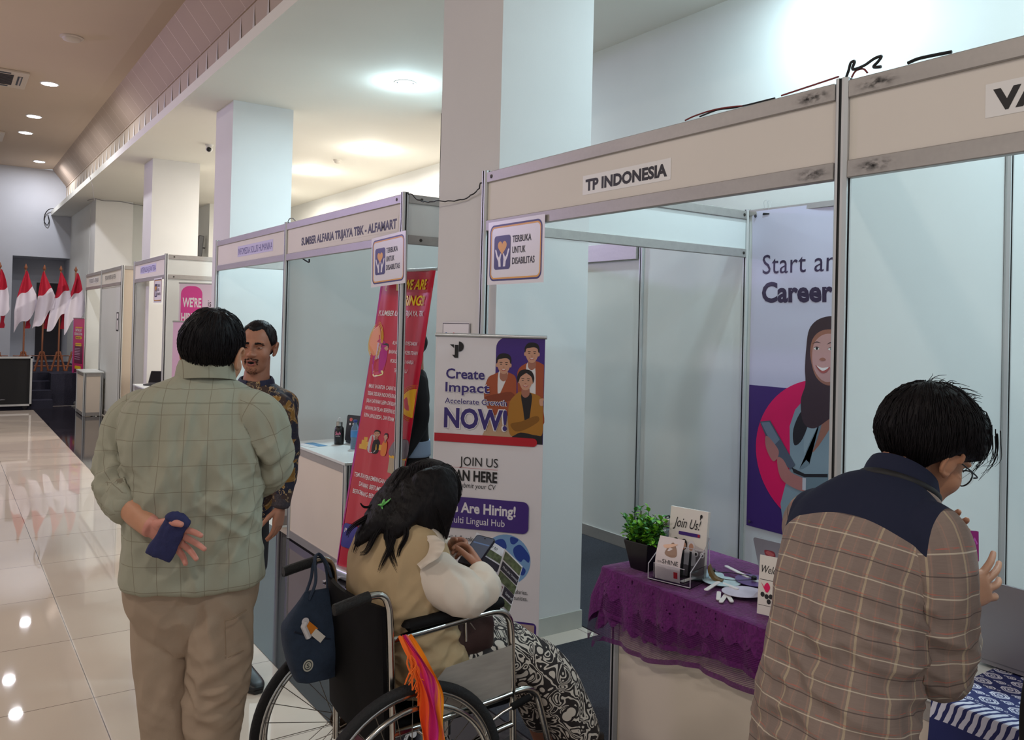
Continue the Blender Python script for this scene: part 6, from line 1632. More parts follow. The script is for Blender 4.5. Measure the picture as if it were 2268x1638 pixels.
def plaid_taupe_mat():
    m = bpy.data.materials.new('taupe_plaid_shirt_navy_yoke'); nt, N, L, b = nodes_of(m)
    uv = N.new('ShaderNodeUVMap'); uv.uv_map = 'UVMap'; sx = N.new('ShaderNodeSeparateXYZ'); L.new(uv.outputs[0], sx.inputs[0])
    u, v = sx.outputs[0], sx.outputs[1]
    no = N.new('ShaderNodeTexNoise'); no.inputs['Scale'].default_value = 160; mp = N.new('ShaderNodeMapping'); mp.inputs['Scale'].default_value = (0.25, 3, 1); L.new(uv.outputs[0], mp.inputs[0]); L.new(mp.outputs[0], no.inputs['Vector'])
    c = mixc(nt, no.outputs['Fac'], lin((124, 109, 102)), lin((140, 124, 115)))
    c = mixc(nt, mathn(nt, 'MULTIPLY', line_mask(nt, u, 0.062, 0.022, 0.02), 0.22), c, lin((104, 94, 92)))
    c = mixc(nt, mathn(nt, 'MULTIPLY', line_mask(nt, u, 0.062, 0.0040, 0.0), 0.42), c, lin((198, 182, 150)))
    c = mixc(nt, mathn(nt, 'MULTIPLY', line_mask(nt, u, 0.031, 0.0020, 0.022), 0.22), c, lin((180, 130, 110)))
    c = mixc(nt, mathn(nt, 'MULTIPLY', line_mask(nt, v, 0.064, 0.0021, 0.0), 0.62), c, lin((206, 196, 178)))
    c = mixc(nt, mathn(nt, 'MULTIPLY', line_mask(nt, v, 0.064, 0.0019, 0.032), 0.7), c, lin((72, 62, 62)))
    c = mixc(nt, mathn(nt, 'MULTIPLY', mathn(nt, 'MULTIPLY', line_mask(nt, v, 0.032, 0.0018, 0.010), mathn(nt, 'GREATER_THAN', no.outputs['Fac'], 0.5)), 0.6), c, lin((178, 96, 84)))
    at = N.new('ShaderNodeAttribute'); at.attribute_name = 'zone'
    c = mixc(nt, mathn(nt, 'GREATER_THAN', at.outputs['Fac'], 0.0), c, lin((32, 36, 56)))
    L.new(c, b.inputs['Base Color']); b.inputs['Roughness'].default_value = 0.85; b.inputs['Specular IOR Level'].default_value = 0.2
    n3 = N.new('ShaderNodeTexNoise'); n3.inputs['Scale'].default_value = 900; L.new(uv.outputs[0], n3.inputs['Vector'])
    bp = N.new('ShaderNodeBump'); bp.inputs['Strength'].default_value = 0.12; bp.inputs['Distance'].default_value = 0.002; L.new(n3.outputs['Fac'], bp.inputs['Height']); L.new(bp.outputs[0], b.inputs['Normal'])
    return m
def batik_shirt_mat():
    m = bpy.data.materials.new('navy_gold_batik_shirt'); nt, N, L, b = nodes_of(m)
    tc = N.new('ShaderNodeTexCoord')
    w = N.new('ShaderNodeTexNoise'); w.inputs['Scale'].default_value = 11; w.inputs['Detail'].default_value = 5; w.inputs['Distortion'].default_value = 2.2; L.new(tc.outputs['Object'], w.inputs['Vector'])
    big = N.new('ShaderNodeTexVoronoi'); big.inputs['Scale'].default_value = 7.5; L.new(tc.outputs['Object'], big.inputs['Vector'])
    gold = mathn(nt, 'MULTIPLY', mathn(nt, 'GREATER_THAN', w.outputs['Fac'], 0.52), mathn(nt, 'LESS_THAN', big.outputs['Distance'], 0.52))
    veins = mathn(nt, 'LESS_THAN', mathn(nt, 'ABSOLUTE', mathn(nt, 'SUBTRACT', w.outputs['Fac'], 0.56)), 0.012)
    brown = N.new('ShaderNodeTexNoise'); brown.inputs['Scale'].default_value = 4; L.new(tc.outputs['Object'], brown.inputs['Vector'])
    c = mixc(nt, mathn(nt, 'GREATER_THAN', brown.outputs['Fac'], 0.56), lin((26, 28, 50)), lin((62, 44, 40)))
    c = mixc(nt, gold, c, lin((140, 102, 42))); c = mixc(nt, veins, c, lin((176, 150, 110)))
    sp = N.new('ShaderNodeTexVoronoi'); sp.inputs['Scale'].default_value = 60; L.new(tc.outputs['Object'], sp.inputs['Vector'])
    c = mixc(nt, mathn(nt, 'MULTIPLY', mathn(nt, 'LESS_THAN', sp.outputs['Distance'], 0.13), 0.5), c, lin((150, 130, 110)))
    L.new(c, b.inputs['Base Color']); b.inputs['Roughness'].default_value = 0.75
    return m
def batik_skirt_mat():
    m = bpy.data.materials.new('black_white_batik_skirt'); nt, N, L, b = nodes_of(m)
    tc = N.new('ShaderNodeTexCoord')
    mp = N.new('ShaderNodeMapping'); mp.inputs['Rotation'].default_value = (0.3, 0.5, 0.8); mp.inputs['Scale'].default_value = (1, 0.45, 1); L.new(tc.outputs['Object'], mp.inputs[0])
    w = N.new('ShaderNodeTexNoise'); w.inputs['Scale'].default_value = 15; w.inputs['Detail'].default_value = 0.8; w.inputs['Distortion'].default_value = 1.2; L.new(mp.outputs[0], w.inputs['Vector'])
    s = mathn(nt, 'SINE', mathn(nt, 'MULTIPLY', w.outputs['Fac'], 62.0))
    vo = N.new('ShaderNodeTexVoronoi'); vo.inputs['Scale'].default_value = 13; L.new(tc.outputs['Object'], vo.inputs['Vector'])
    wht = mathn(nt, 'MAXIMUM', mathn(nt, 'GREATER_THAN', s, 0.22), mathn(nt, 'LESS_THAN', vo.outputs['Distance'], 0.22))
    wht = mathn(nt, 'MULTIPLY', wht, mathn(nt, 'LESS_THAN', mathn(nt, 'ABSOLUTE', mathn(nt, 'SUBTRACT', vo.outputs['Distance'], 0.28)), 10.0))
    ring = mathn(nt, 'LESS_THAN', mathn(nt, 'ABSOLUTE', mathn(nt, 'SUBTRACT', vo.outputs['Distance'], 0.27)), 0.045)
    f_ = mathn(nt, 'MULTIPLY', wht, mathn(nt, 'SUBTRACT', 1.0, ring))
    L.new(mixc(nt, f_, lin((34, 26, 26)), lin((202, 190, 178))), b.inputs['Base Color']); b.inputs['Roughness'].default_value = 0.8
    return m
M_SKIN1 = skin_mat('skin_light_brown', (178, 128, 100)); M_SKIN2 = skin_mat('skin_warm_brown', (158, 108, 86)); M_SKINP = skin_mat('skin_rosy_palm', (186, 126, 112))
M_LIP = mat('lips', (140, 78, 70), 0.45); M_STUB = mat('moustache_shadow', (86, 58, 50), 0.7); M_MOUTH = mat('open_mouth', (48, 24, 24), 0.6)
M_KHAKIT = mat('beige_trousers', (152, 133, 115), 0.85, spec=0.15, var=0.04, vscale=8, bump=0.12, bscale=700)
def collar_geo(c, rv, fv, up, a, b, h, flare=0.012, thick=0.004, a0=-0.35, a1=PI + 0.35, n=40, lean=0.25):
    """turned-down collar round the back of a neck; angles measured so that pi/2 is the nape"""
    c, rv, fv, up = V3(c), unit(rv), unit(fv), unit(up)
    mb = MB(); vs = []
    prof = [(0.0, 0.0), (-0.002, h * 0.6), (0.002, h), (0.008, h * 1.02), (flare, h * 0.75), (flare + 0.006, h * 0.10), (flare + 0.002, h * 0.08), (0.006, h * 0.72)]
    ts = np.linspace(a0, a1, n)
    for t in ts:
        k = math.sin(t)
        for d, z in prof:
            r1, r2 = a + d, b + d
            vs.append(c + rv * math.cos(t) * r1 - fv * math.sin(t) * r2 + up * (z + lean * h * (k - 1)))
    m = len(prof)
    fs = [(i * m + j, i * m + (j + 1) % m, (i + 1) * m + (j + 1) % m, (i + 1) * m + j) for i in range(n - 1) for j in range(m)] + [tuple(range(m)), tuple((n - 1) * m + j for j in reversed(range(m)))]
    mb.add(vs, fs); return mb
def uv_simple(o, scale=1.0, axis=(0, 2)):
    me = o.data; u = me.uv_layers.new(name='UVMap'); li = np.zeros(len(me.loops), dtype=np.int32); me.loops.foreach_get('vertex_index', li)
    co = np.zeros(len(me.vertices) * 3, dtype=np.float32); me.vertices.foreach_get('co', co); co = co.reshape(-1, 3)[:, list(axis)] * scale
    u.data.foreach_set('uv', co[li].ravel().astype(np.float32))
    at = me.attributes.new('zone', 'FLOAT', 'POINT'); at.data.foreach_set('value', np.full(len(me.vertices), ZONE, dtype=np.float32))
ZONE = 1.0
rnd = random.Random(11)

# ================================================================== the man in the checked shirt, seen from behind
FV, RV = (0.25, 0.968, 0), (0.968, -0.25, 0)
p1 = thing('person', 'person in a sage checked shirt seen from behind, arms folded back with a navy pouch', 'person', (0.60, 2.43, 0.004))
tor = ring_loft([((0.641, 2.511, 1.550), RV, FV, 0.051, .050, .055), ((0.634, 2.510, 1.523), RV, FV, 0.082, .075, .075), ((0.630, 2.507, 1.492), RV, FV, 0.142, .095, .092), ((0.624, 2.505, 1.453), RV, FV, 0.185, .112, .108), ((0.621, 2.502, 1.397), RV, FV, 0.201, .122, .115), ((0.619, 2.498, 1.333), RV, FV, 0.193, .126, .118), ((0.617, 2.494, 1.249), RV, FV, 0.175, .130, .122), ((0.618, 2.495, 1.170), RV, FV, 0.172, .134, .126), ((0.618, 2.496, 1.079), RV, FV, 0.180, .138, .130), ((0.620, 2.496, 1.007), RV, FV, 0.192, .142, .132), ((0.622, 2.495, 0.959), RV, FV, 0.199, .145, .133), ((0.623, 2.495, 0.945), RV, FV, 0.197, .142, .130)], 56, 4, 2.5)
slL = limb([(0.508, 2.592, 1.432), (0.460, 2.613, 1.393), (0.431, 2.604, 1.311), (0.422, 2.580, 1.251), (0.428, 2.540, 1.209), (0.446, 2.492, 1.178)], [.062, .064, .058, .054, .052, .050], 28)
slR = limb([(0.735, 2.435, 1.439), (0.777, 2.407, 1.414), (0.805, 2.413, 1.332), (0.821, 2.439, 1.268), (0.818, 2.502, 1.220), (0.802, 2.611, 1.187)], [.060, .064, .058, .052, .052, .048], 28)
F1 = fold_set([((0.466, 2.549, 1.335), .10, (-.3, 0, 1), 22, 0.0119), ((0.426, 2.541, 1.244), .10, (.9, 0, -.5), 30, 0.0153), ((0.786, 2.378, 1.332), .11, (-.4, 0, 1), 22, 0.0136), ((0.794, 2.397, 1.263), .09, (1, 0, 0.6800), 28, 0.0136), ((0.599, 2.385, 1.318), .20, (.05, 0, 1), 16, 0.0127), ((0.664, 2.342, 1.182), .16, (.75, 0, 1.1050), 20, 0.0136), ((0.510, 2.448, 1.177), .13, (-.5, 0, 1.5300), 22, 0.0102), ((0.592, 2.380, 1.083), .18, (.9, 0, 0.6800), 14, 0.0119), ((0.721, 2.353, 1.060), .12, (.6, 0, 1.3600), 16, 0.0102), ((0.592, 2.424, 1.477), .16, (.1, 0, 1), 14, 0.0051), ((0.516, 2.441, 1.328), .14, (.15, 0, 1), 18, 0.0135), ((0.684, 2.338, 1.318), .14, (-.2, 0, 1), 18, 0.0135), ((0.720, 2.340, 1.164), .12, (.7, 0, -.6), 20, 0.0135), ((0.558, 2.402, 1.219), .15, (.3, 0, 1), 17, 0.0121), ((0.542, 2.415, 1.044), .14, (-.3, 0, 1), 14, 0.0108), ((0.485, 2.535, 1.406), .09, (.5, 0, 1), 22, 0.0095)], .004, (8, 8, 5), 1.0)
zs = (0.595, 2.385, 1.460)[2]
cloth('shirt', [tor, slL, slR], plaid_man_mat(), p1, .0055, 5, F1, attr=lambda p: (lambda s_: s_ if abs((p[0] - .60)) < .185 and p[1] < 2.52 else math.copysign(max(abs(s_), .02), s_))(p[2] - zs + 0.10 * ((p[0] - 0.58) ** 2)))
# rolled cuff
v, f, u = limb([(0.425, 2.549, 1.215), (0.435, 2.511, 1.194), (0.448, 2.478, 1.175)], [.056, .057, .056], 30); v = displace(v, f, lambda p: .003 * noise.noise(p * 40)); mb = MB(); mb.add(v, f); ZONE = 1.0; o = mb.build('sleeve_cuff', plaid_man_mat(), p1, True, 180); uv_simple(o)
mb = collar_geo((0.642, 2.504, 1.526), RV, FV, (0, 0, 1), .066, .066, .062, .014); o = mb.build('collar', plaid_man_mat(), p1, True, 60); uv_simple(o)
# trousers
hips = ring_loft([((0.620, 2.496, 1.020), RV, FV, 0.188, .118, .112), ((0.620, 2.496, 0.962), RV, FV, 0.186, .118, .112), ((0.621, 2.497, 0.883), RV, FV, 0.177, .105, .096), ((0.624, 2.496, 0.805), RV, FV, 0.141, .080, .070), ((0.626, 2.495, 0.753), RV, FV, 0.101, .05, .045)], 48, 4, 2.5)
lgL = limb([(0.547, 2.547, 0.933), (0.550, 2.547, 0.790), (0.556, 2.544, 0.686), (0.566, 2.539, 0.569), (0.578, 2.538, 0.423), (0.590, 2.539, 0.263), (0.602, 2.545, 0.061)], [.080, .082, .075, .069, .066, .064, .066], 28)
lgR = limb([(0.687, 2.451, 0.938), (0.691, 2.450, 0.794), (0.691, 2.452, 0.690), (0.684, 2.458, 0.572), (0.682, 2.461, 0.429), (0.693, 2.468, 0.266), (0.706, 2.474, 0.057)], [.084, .087, .081, .073, .068, .066, .067], 28)
FT = fold_set([((0.564, 2.390, 0.886), .15, (.7, 0, 1.1900), 16, 0.0102), ((0.638, 2.341, 0.814), .12, (-.6, 0, 1.3600), 18, 0.0119), ((0.558, 2.421, 0.704), .13, (.3, 0, 1), 16, 0.0102), ((0.658, 2.353, 0.657), .12, (.9, 0, 0.5100), 22, 0.0136), ((0.683, 2.349, 0.578), .12, (.8, 0, -.4), 22, 0.0119), ((0.552, 2.452, 0.544), .14, (-.2, 0, 1), 15, 0.0102), ((0.598, 2.369, 0.776), .13, (-.7, 0, 0.4200), 20, 0.0066), ((0.516, 2.463, 0.623), .12, (.25, 0, 1), 18, 0.0060), ((0.700, 2.335, 0.704), .12, (-.3, 0, 1), 18, 0.0060), ((0.629, 2.374, 0.581), .10, (.9, 0, 0.1800), 24, 0.0060), ((0.554, 2.413, 0.596), .10, (.8, 0, -.4), 22, 0.0048)], .002, (8, 8, 4), 4.0)
tr = cloth('trousers', [hips, lgL, lgR], M_KHAKIT, p1, .0065, 4, FT)
mb = MB(); mb.tube([(0.733, 2.353, 0.880), (0.693, 2.326, 0.873), (0.666, 2.326, 0.870)], .0025, 6); mb.tube([(0.666, 2.326, 0.870), (0.675, 2.338, 0.771)], .0015, 6); mb.tube([(0.730, 2.357, 0.766), (0.682, 2.341, 0.762)], .0015, 6); mb.build('pocket_seam', mat('trouser_seam', (134, 114, 94), 0.9), tr, True, 60)
# head, neck, hands
hm1 = head_matrix((0.663, 2.507, 1.592), (0.62, 0.78), 4, 2)
hv, hf = vox(head_parts(hm1, (0.644, 2.509, 1.508)), .003, 3)
w1 = (0.483, 2.385, 1.134)
arm = limb([(0.437, 2.497, 1.197), (0.455, 2.449, 1.168), w1], [.037, .038, .029], 22)
hp = hand_parts(w1, V3((0.573, 2.302, 1.097)) - V3(w1), (-.1, -.1, 1), 'L', ((10, 10, 6), (6, 8, 5), (8, 14, 8), (8, 18, 10)), (12, -2, -12, -24), ((.62, .78, -.32), (.25, .94, -.25)), 1.0)
av, af = vox([arm] + hp, .0026, 3)
cv, cf = vox([ring_loft([((0.642, 2.510, 1.507), RV, FV, 0.051, .05, .05), ((0.627, 2.510, 1.442), RV, FV, 0.171, .085, .085), ((0.616, 2.496, 1.248), RV, FV, 0.130, .08, .08), ((0.617, 2.498, 0.988), RV, FV, 0.130, .075, .075), ((0.622, 2.497, 0.805), RV, FV, 0.104, .05, .045)], 24, 3), limb([(0.554, 2.544, 0.816), (0.578, 2.538, 0.423), (0.603, 2.545, 0.015)], [.05, .045, .035], 14), limb([(0.688, 2.451, 0.820), (0.682, 2.461, 0.429), (0.707, 2.474, 0.011)], [.05, .045, .035], 14), limb([(0.738, 2.445, 1.431), (0.802, 2.427, 1.331), (0.821, 2.512, 1.229), (0.791, 2.692, 1.162)], [.045, .042, .036, .026], 14), limb([(0.510, 2.602, 1.424), (0.443, 2.602, 1.310), (0.430, 2.544, 1.230)], [.042, .038, .034], 14)] + hand_parts((0.791, 2.692, 1.162), (-.8, .1, .1), (0, 0, 1), 'R', s=0.95), .009, 2)
palmc = V3(w1)
join_body('body', [(hv, hf), (av, af), (cv, cf)], [M_SKIN1, M_SKINP], p1, lambda c: (np.linalg.norm(c - (palmc + unit(V3((0.573, 2.302, 1.097)) - palmc) * .09), axis=1) < .105).astype(int))
sh = hair_shell(hm1, lambda p: (.012 + .012 * max(0, p[2] - .02) / .09) * (1 if p[2] > 0 else max(.3, 1 + p[2] / .11)), lambda a: float(np.interp(a, [0, .5, .9, 1.25, 1.7, 2.1, PI], [.078, .07, .045, .012, -.004, -.062, -.088])), 3.0, .006)
mb = MB(); mb.add(sh[0], sh[1]); hr = mb.build('hair', M_HAIR, p1, True, 180)
ln = shell_strands(hm1, sh[2], 900, rnd, lift=.003, seglen=.013, steps=6, whorl=(.1, -.30, .95), r0=.0012)
strand_mesh(ln).build('hair_strands', M_HAIR, hr, True, 180)
for q, td in (((0.603, 2.545, 0.015), (.2, 1)), ((0.707, 2.474, 0.011), (.35, 1))): shoe(p1, 'shoe', td, (q[0], q[1], .006), mat('brown_shoe', (70, 56, 46), 0.5), p1)
# the navy pouch
t = thing('pouch', 'rolled navy cloth pouch held behind the back of the sage-shirt man', 'pouch', (0.510, 2.327, 1.117))
ax = unit(V3((0.539, 2.313, 1.173)) - V3((0.490, 2.335, 1.065))); sd = unit(np.cross(ax, (0.25, .97, 0))); nr = np.cross(sd, ax)
B0 = V3((0.489, 2.330, 1.067)); LN = np.linalg.norm(V3((0.541, 2.311, 1.175)) - V3((0.490, 2.335, 1.065)))
rows = [(B0 + ax * LN * s_, sd, nr, w_, th, th) for s_, w_, th in ((-.02, .030, .004), (0.0, .036, .010), (.12, .037, .013), (.4, .034, .015), (.70, .032, .016), (.80, .031, .017), (.84, .034, .018), (.93, .032, .016), (1.0, .024, .010), (1.05, .012, .004))]
pv, pf, _ = ring_loft(rows, 40, 5, 2.6)
pv = displace(pv, pf, lambda p: .0022 * noise.noise(p * 45) + .0025 * ridged(Vector((p.dot(Vector(sd)) * 70, p.dot(Vector(ax)) * 14, 0))))
mb = MB(); mb.add(pv, pf); mb.build('pouch', mat('navy_pouch_cloth', (36, 38, 78), 0.85, var=.1, vscale=60, bump=.2, bscale=500), t, True, 180)

# ================================================================== the man in the batik shirt, facing the camera
FV, RV = (-0.46, -0.89, 0), (-0.89, 0.46, 0)
p2 = thing('person', 'person in a navy and gold batik shirt with a moustache facing the sage-shirt man', 'person', (1.194, 3.911, 0.027))
def R2(x, y, d, a, bf, bb): return None
tor = ring_loft([((1.219, 3.863, 1.416), RV, FV, .062, .06, .06), ((1.219, 3.863, 1.387), RV, FV, .11, .08, .085), ((1.217, 3.859, 1.353), RV, FV, .175, .098, .10), ((1.213, 3.856, 1.305), RV, FV, .200, .11, .11), ((1.205, 3.863, 1.211), RV, FV, .195, .118, .115), ((1.191, 3.874, 1.085), RV, FV, .18, .118, .112), ((1.177, 3.885, 0.958), RV, FV, .168, .115, .105), ((1.159, 3.899, 0.853), RV, FV, .168, .115, .105), ((1.148, 3.908, 0.769), RV, FV, .172, .12, .108)], 48, 4, 2.4)
slA = limb([(1.265, 3.784, 1.321), (1.297, 3.726, 1.294), (1.313, 3.704, 1.182), (1.320, 3.695, 1.060), (1.307, 3.693, 0.959), (1.294, 3.691, 0.874)], [.058, .058, .053, .049, .044, .038], 24)
slB = limb([(1.149, 3.949, 1.310), (1.104, 4.005, 1.221), (1.088, 4.018, 1.050), (1.084, 3.938, 0.916)], [.058, .056, .05, .04], 20)
F2 = fold_set([((1.302, 3.664, 1.106), .12, (.8, .2, .6), 22, 0.0090), ((1.295, 3.671, 0.984), .08, (1, .2, .2), 34, 0.0075), ((1.214, 3.747, 1.223), .15, (.6, .2, .8), 16, 0.0075), ((1.188, 3.769, 0.936), .15, (-.5, .2, .9), 16, 0.0075)], .003, (8, 8, 6), 2.0)
M_BATIK = batik_shirt_mat()
sh2 = cloth('shirt', [tor, slA, slB], M_BATIK, p2, .0065, 4, F2)
v, f, _ = limb([(1.300, 3.692, 0.910), (1.293, 3.691, 0.864)], [.043, .041], 26); mb = MB(); mb.add(v, f); mb.build('sleeve_cuff', mat('batik_cuff', (58, 52, 58), 0.75, var=.35, vscale=120), p2, True, 180)
mb = collar_geo((1.219, 3.863, 1.395), RV, FV, (0, 0, 1), .066, .064, .045, .016, a0=-1.15, a1=PI + 1.15); mb.build('collar', mat('dark_navy_collar', (30, 32, 62), 0.75, var=.2, vscale=40), p2, True, 60)
hips = ring_loft([((1.149, 3.907, 0.790), RV, FV, .155, .105, .10), ((1.151, 3.908, 0.664), RV, FV, .158, .11, .115), ((1.154, 3.907, 0.538), RV, FV, .15, .10, .10)], 32, 3)
lg1 = limb([(1.182, 3.887, 0.602), (1.175, 3.882, 0.395), (1.179, 3.894, 0.245), (1.191, 3.925, 0.048)], [.08, .068, .06, .055], 20); lg2 = limb([(1.127, 3.949, 0.594), (1.101, 3.970, 0.383), (1.087, 3.994, 0.231), (1.082, 4.036, 0.070)], [.08, .068, .06, .055], 20)
cloth('trousers', [hips, lg1, lg2], mat('black_trousers', (30, 29, 33), 0.8), p2, .009, 3, fold_set([], .003, (9, 9, 5)))
hm2 = head_matrix((1.217, 3.850, 1.572), (-0.56, -0.83), 3, -2)
hv, hf = vox(head_parts(hm2, (1.219, 3.863, 1.399), .056, mouth=.004), .0028, 2, .4)
w2 = (1.291, 3.690, 0.855)
hp = hand_parts(w2, V3((1.264, 3.684, 0.670)) - V3(w2), V3((1.156, 3.587, 0.785)) - V3(w2), 'L', ((12, 18, 10), (14, 20, 12), (16, 22, 12), (18, 24, 12)), (3, 1, -2, -5), ((.75, .60, -.30), (.45, .85, -.30)), 0.98)
av, af = vox([limb([(1.304, 3.692, 0.939), w2], [.034, .027], 20)] + hp, .003, 3)
cv, cf = vox([ring_loft([((1.220, 3.863, 1.378), RV, FV, .06, .05, .05), ((1.214, 3.856, 1.295), RV, FV, .16, .08, .08), ((1.188, 3.877, 1.022), RV, FV, .14, .09, .08), ((1.149, 3.908, 0.706), RV, FV, .13, .08, .08)], 20, 3), limb([(1.180, 3.887, 0.665), (1.175, 3.882, 0.395), (1.192, 3.924, 0.027)], [.06, .05, .035], 12), limb([(1.125, 3.949, 0.658), (1.101, 3.970, 0.383), (1.082, 4.036, 0.049)], [.06, .05, .035], 12), limb([(1.265, 3.784, 1.321), (1.313, 3.704, 1.182), (1.304, 3.692, 0.939)], [.045, .04, .034], 12), limb([(1.149, 3.949, 1.310), (1.088, 4.018, 1.050), (1.090, 3.922, 0.897)], [.045, .04, .03], 12)] + hand_parts((1.090, 3.922, 0.897), (.5, -.4, -.3), (0, 0, 1), 'R', s=.95), .010, 2)
hmi2 = hm2.inverted()
def fm2(c):
    q = xf(hmi2, c); x, y, z = q[:, 0], q[:, 1], q[:, 2]; fr = y > .05
    out = np.zeros(len(c), int)
    lip = fr & (y > .074) & (np.abs(x) < .022 - .5 * np.abs(z + .064)) & (z > -.081) & (z < -.0545); out[lip] = 2
    mouth = fr & (y > .06) & (np.abs(x) < .015) & (z > -.0695) & (z < -.0615); out[mouth] = 3
    return out
join_body('body', [(hv, hf), (av, af), (cv, cf)], [M_SKIN2, M_STUB, M_LIP, M_MOUTH], p2, fm2)
def face_bits(hm, par, brow_t=.0022, skin=M_SKIN2):
    eb = MB()
    for s in (-1, 1):
        pts = [(s * .014, .0885, .0195), (s * .026, .0905, .0245), (s * .038, .0855, .0245), (s * .048, .073, .018)]
        eb.tube(xf(hm, spline(pts, 5)), [.0022] * 5 + [.0030] * 6 + [.0018] * 5, 8, flat=(1, 1))
    eb.build('eyebrows', M_HAIR, par, True, 180)
    ey = MB(); lid = MB()
    D, Fi = _ico(4)
    for s in (-1, 1):
        c = np.array((s * .0305, .0695, .0035)); P_ = c + D * .0118
        ey.mats = None
        n0 = ey.n; look = unit((s * -.05, 1, -.02))
        for q in Fi:
            pass
        mi = [(2 if np.dot(D[list(q)].mean(0), look) > .955 else (1 if np.dot(D[list(q)].mean(0), look) > .86 else 0)) for q in Fi]
        ey.v.append(xf(hm, P_)); ey.f += [tuple(i + n0 for i in q) for q in Fi]; ey.m += mi; ey.n += len(P_)
        # lids: two bands over the ball
        for th0, th1, k in ((math.radians(9), math.radians(80), 1), (math.radians(-80), math.radians(-13), -1)):
            vs = []; n1, n2 = 14, 8
            for i in range(n1 + 1):
                a = math.radians(-70 + 140 * i / n1); sh_ = math.cos(a)
                for j in range(n2 + 1):
                    t0 = th0 if k > 0 else th1; t1 = th1 if k > 0 else th0
                    th = t0 * (0.35 + .65 * sh_) + (t1 - t0 * (0.35 + .65 * sh_)) * j / n2
                    r = .0128
                    vs.append(c + r * np.array((math.sin(a) * math.cos(th), math.cos(a) * math.cos(th), math.sin(th))))
            lid.add(xf(hm, vs), [(i * (n2 + 1) + j, (i + 1) * (n2 + 1) + j, (i + 1) * (n2 + 1) + j + 1, i * (n2 + 1) + j + 1) for i in range(n1) for j in range(n2)])
    ey.build('eyes', [mat('eye_white', (172, 158, 148), .3), mat('iris_brown', (52, 32, 24), .2), mat('pupil', (10, 8, 8), .15)], par, True, 180)
    lid.build('eyelids', skin, par, True, 180)
face_bits(hm2, p2)
def face_hairs(hm, par, name, test, n, ln, dirf, r0=.0006):
    D, _ = ICO6; R = head_radius(D, .004); P0 = HC + D * R[:, None]
    idx = [i for i in range(len(D)) if P0[i][1] > .03 and test(*P0[i])]
    lines = []
    for _k in range(n):
        i = rnd.choice(idx); q = P0[i] + np.array((rnd.uniform(-.0018, .0018), .0004, rnd.uniform(-.0018, .0018))); d = unit(dirf(*q)); l_ = ln * rnd.uniform(.6, 1.2)
        lines.append(xf(hm, [q, q + d * l_ * .5 + np.array((0, .0012, 0)), q + d * l_ + np.array((0, .0010, 0))]))
    strand_mesh(lines, r0 * .8).build(name, M_HAIR, par, True, 180)
face_hairs(hm2, p2, 'moustache', lambda x, y, z: (abs(x) < .029 and abs(z + .0475 + .18 * abs(x)) < .0045 and y > .06) or (.022 < abs(x) < .029 and -.072 < z < -.05), 300, .0058, lambda x, y, z: (math.copysign(.8, x), .15, -.6))
face_hairs(hm2, p2, 'beard', lambda x, y, z: abs(x) < .024 and z < -.088 and z > -.118 and y > .05, 200, .005, lambda x, y, z: (x * 8, .2, -1), .0005)
face_hairs(hm2, p2, 'eyebrow_hairs', lambda x, y, z: .012 < abs(x) < .05 and abs(z - .0225 + .25 * max(0, abs(x) - .036)) < .0042 and y > .05, 300, .008, lambda x, y, z: (math.copysign(1, x), 0, .28 - 10 * max(0, abs(x) - .03)))
sh = hair_shell(hm2, lambda p: .007 + .003 * max(0, p[2] - .04) / .06, lambda a: float(np.interp(a, [0, .35, .6, .8, 1.05, 1.35, 1.7, 2.2, PI], [.074, .076, .084, .078, .030, .002, .004, -.045, -.055])), 8.0, .0015)
mb = MB(); mb.add(sh[0], sh[1]); hr = mb.build('hair', M_HAIR, p2, True, 180)
strand_mesh(shell_strands(hm2, sh[2], 260, rnd, lift=.0012, seglen=.007, steps=4, r0=.0009)).build('hair_strands', M_HAIR, hr, True, 180)
M_SHOEB = mat('black_shoe', (22, 21, 23), 0.45)
shoe(p2, 'shoe', (.06, -1), tuple(V3((1.218, 4.015, 0.113)) * (1, 1, 0) + (0, 0, .006)), M_SHOEB, p2); shoe(p2, 'shoe', (-.3, -1), tuple(V3((1.111, 4.137, 0.094)) * (1, 1, 0) + (0, 0, .006)), M_SHOEB, p2)

# ================================================================== the woman in the wheelchair
FV, RV = (1, 0.05, 0), (0.05, -1, 0)
p3 = thing('person', 'person with long black hair and khaki vest sitting in the wheelchair with a phone', 'person', (1.30, 2.42, 0.50))
def RW(x, z, a, bf, bb, y=2.42, lean=0.0): 
    return ((x, y, z), RV, (math.cos(lean), 0.05, -math.sin(lean)), a, bf, bb)
M_VEST = mat('khaki_vest', (178, 154, 120), 0.8, spec=.2, var=.04, vscale=10, bump=.06, bscale=600)
M_CREAM = mat('cream_blouse', (212, 199, 186), 0.7, spec=.2, var=.03, vscale=10, bump=.05, bscale=700)
vest = ring_loft([RW(1.300, 1.075, .070, .065, .06, lean=.5), RW(1.285, 1.060, .125, .09, .085, lean=.5), RW(1.265, 1.025, .175, .115, .105, lean=.4), RW(1.250, .970, .192, .13, .125, lean=.3), RW(1.235, .90, .188, .145, .14, lean=.2), RW(1.235, .80, .178, .16, .135, lean=.1), RW(1.250, .70, .178, .175, .12), RW(1.285, .61, .184, .20, .125), RW(1.305, .545, .180, .20, .125)], 56, 4, 2.5)
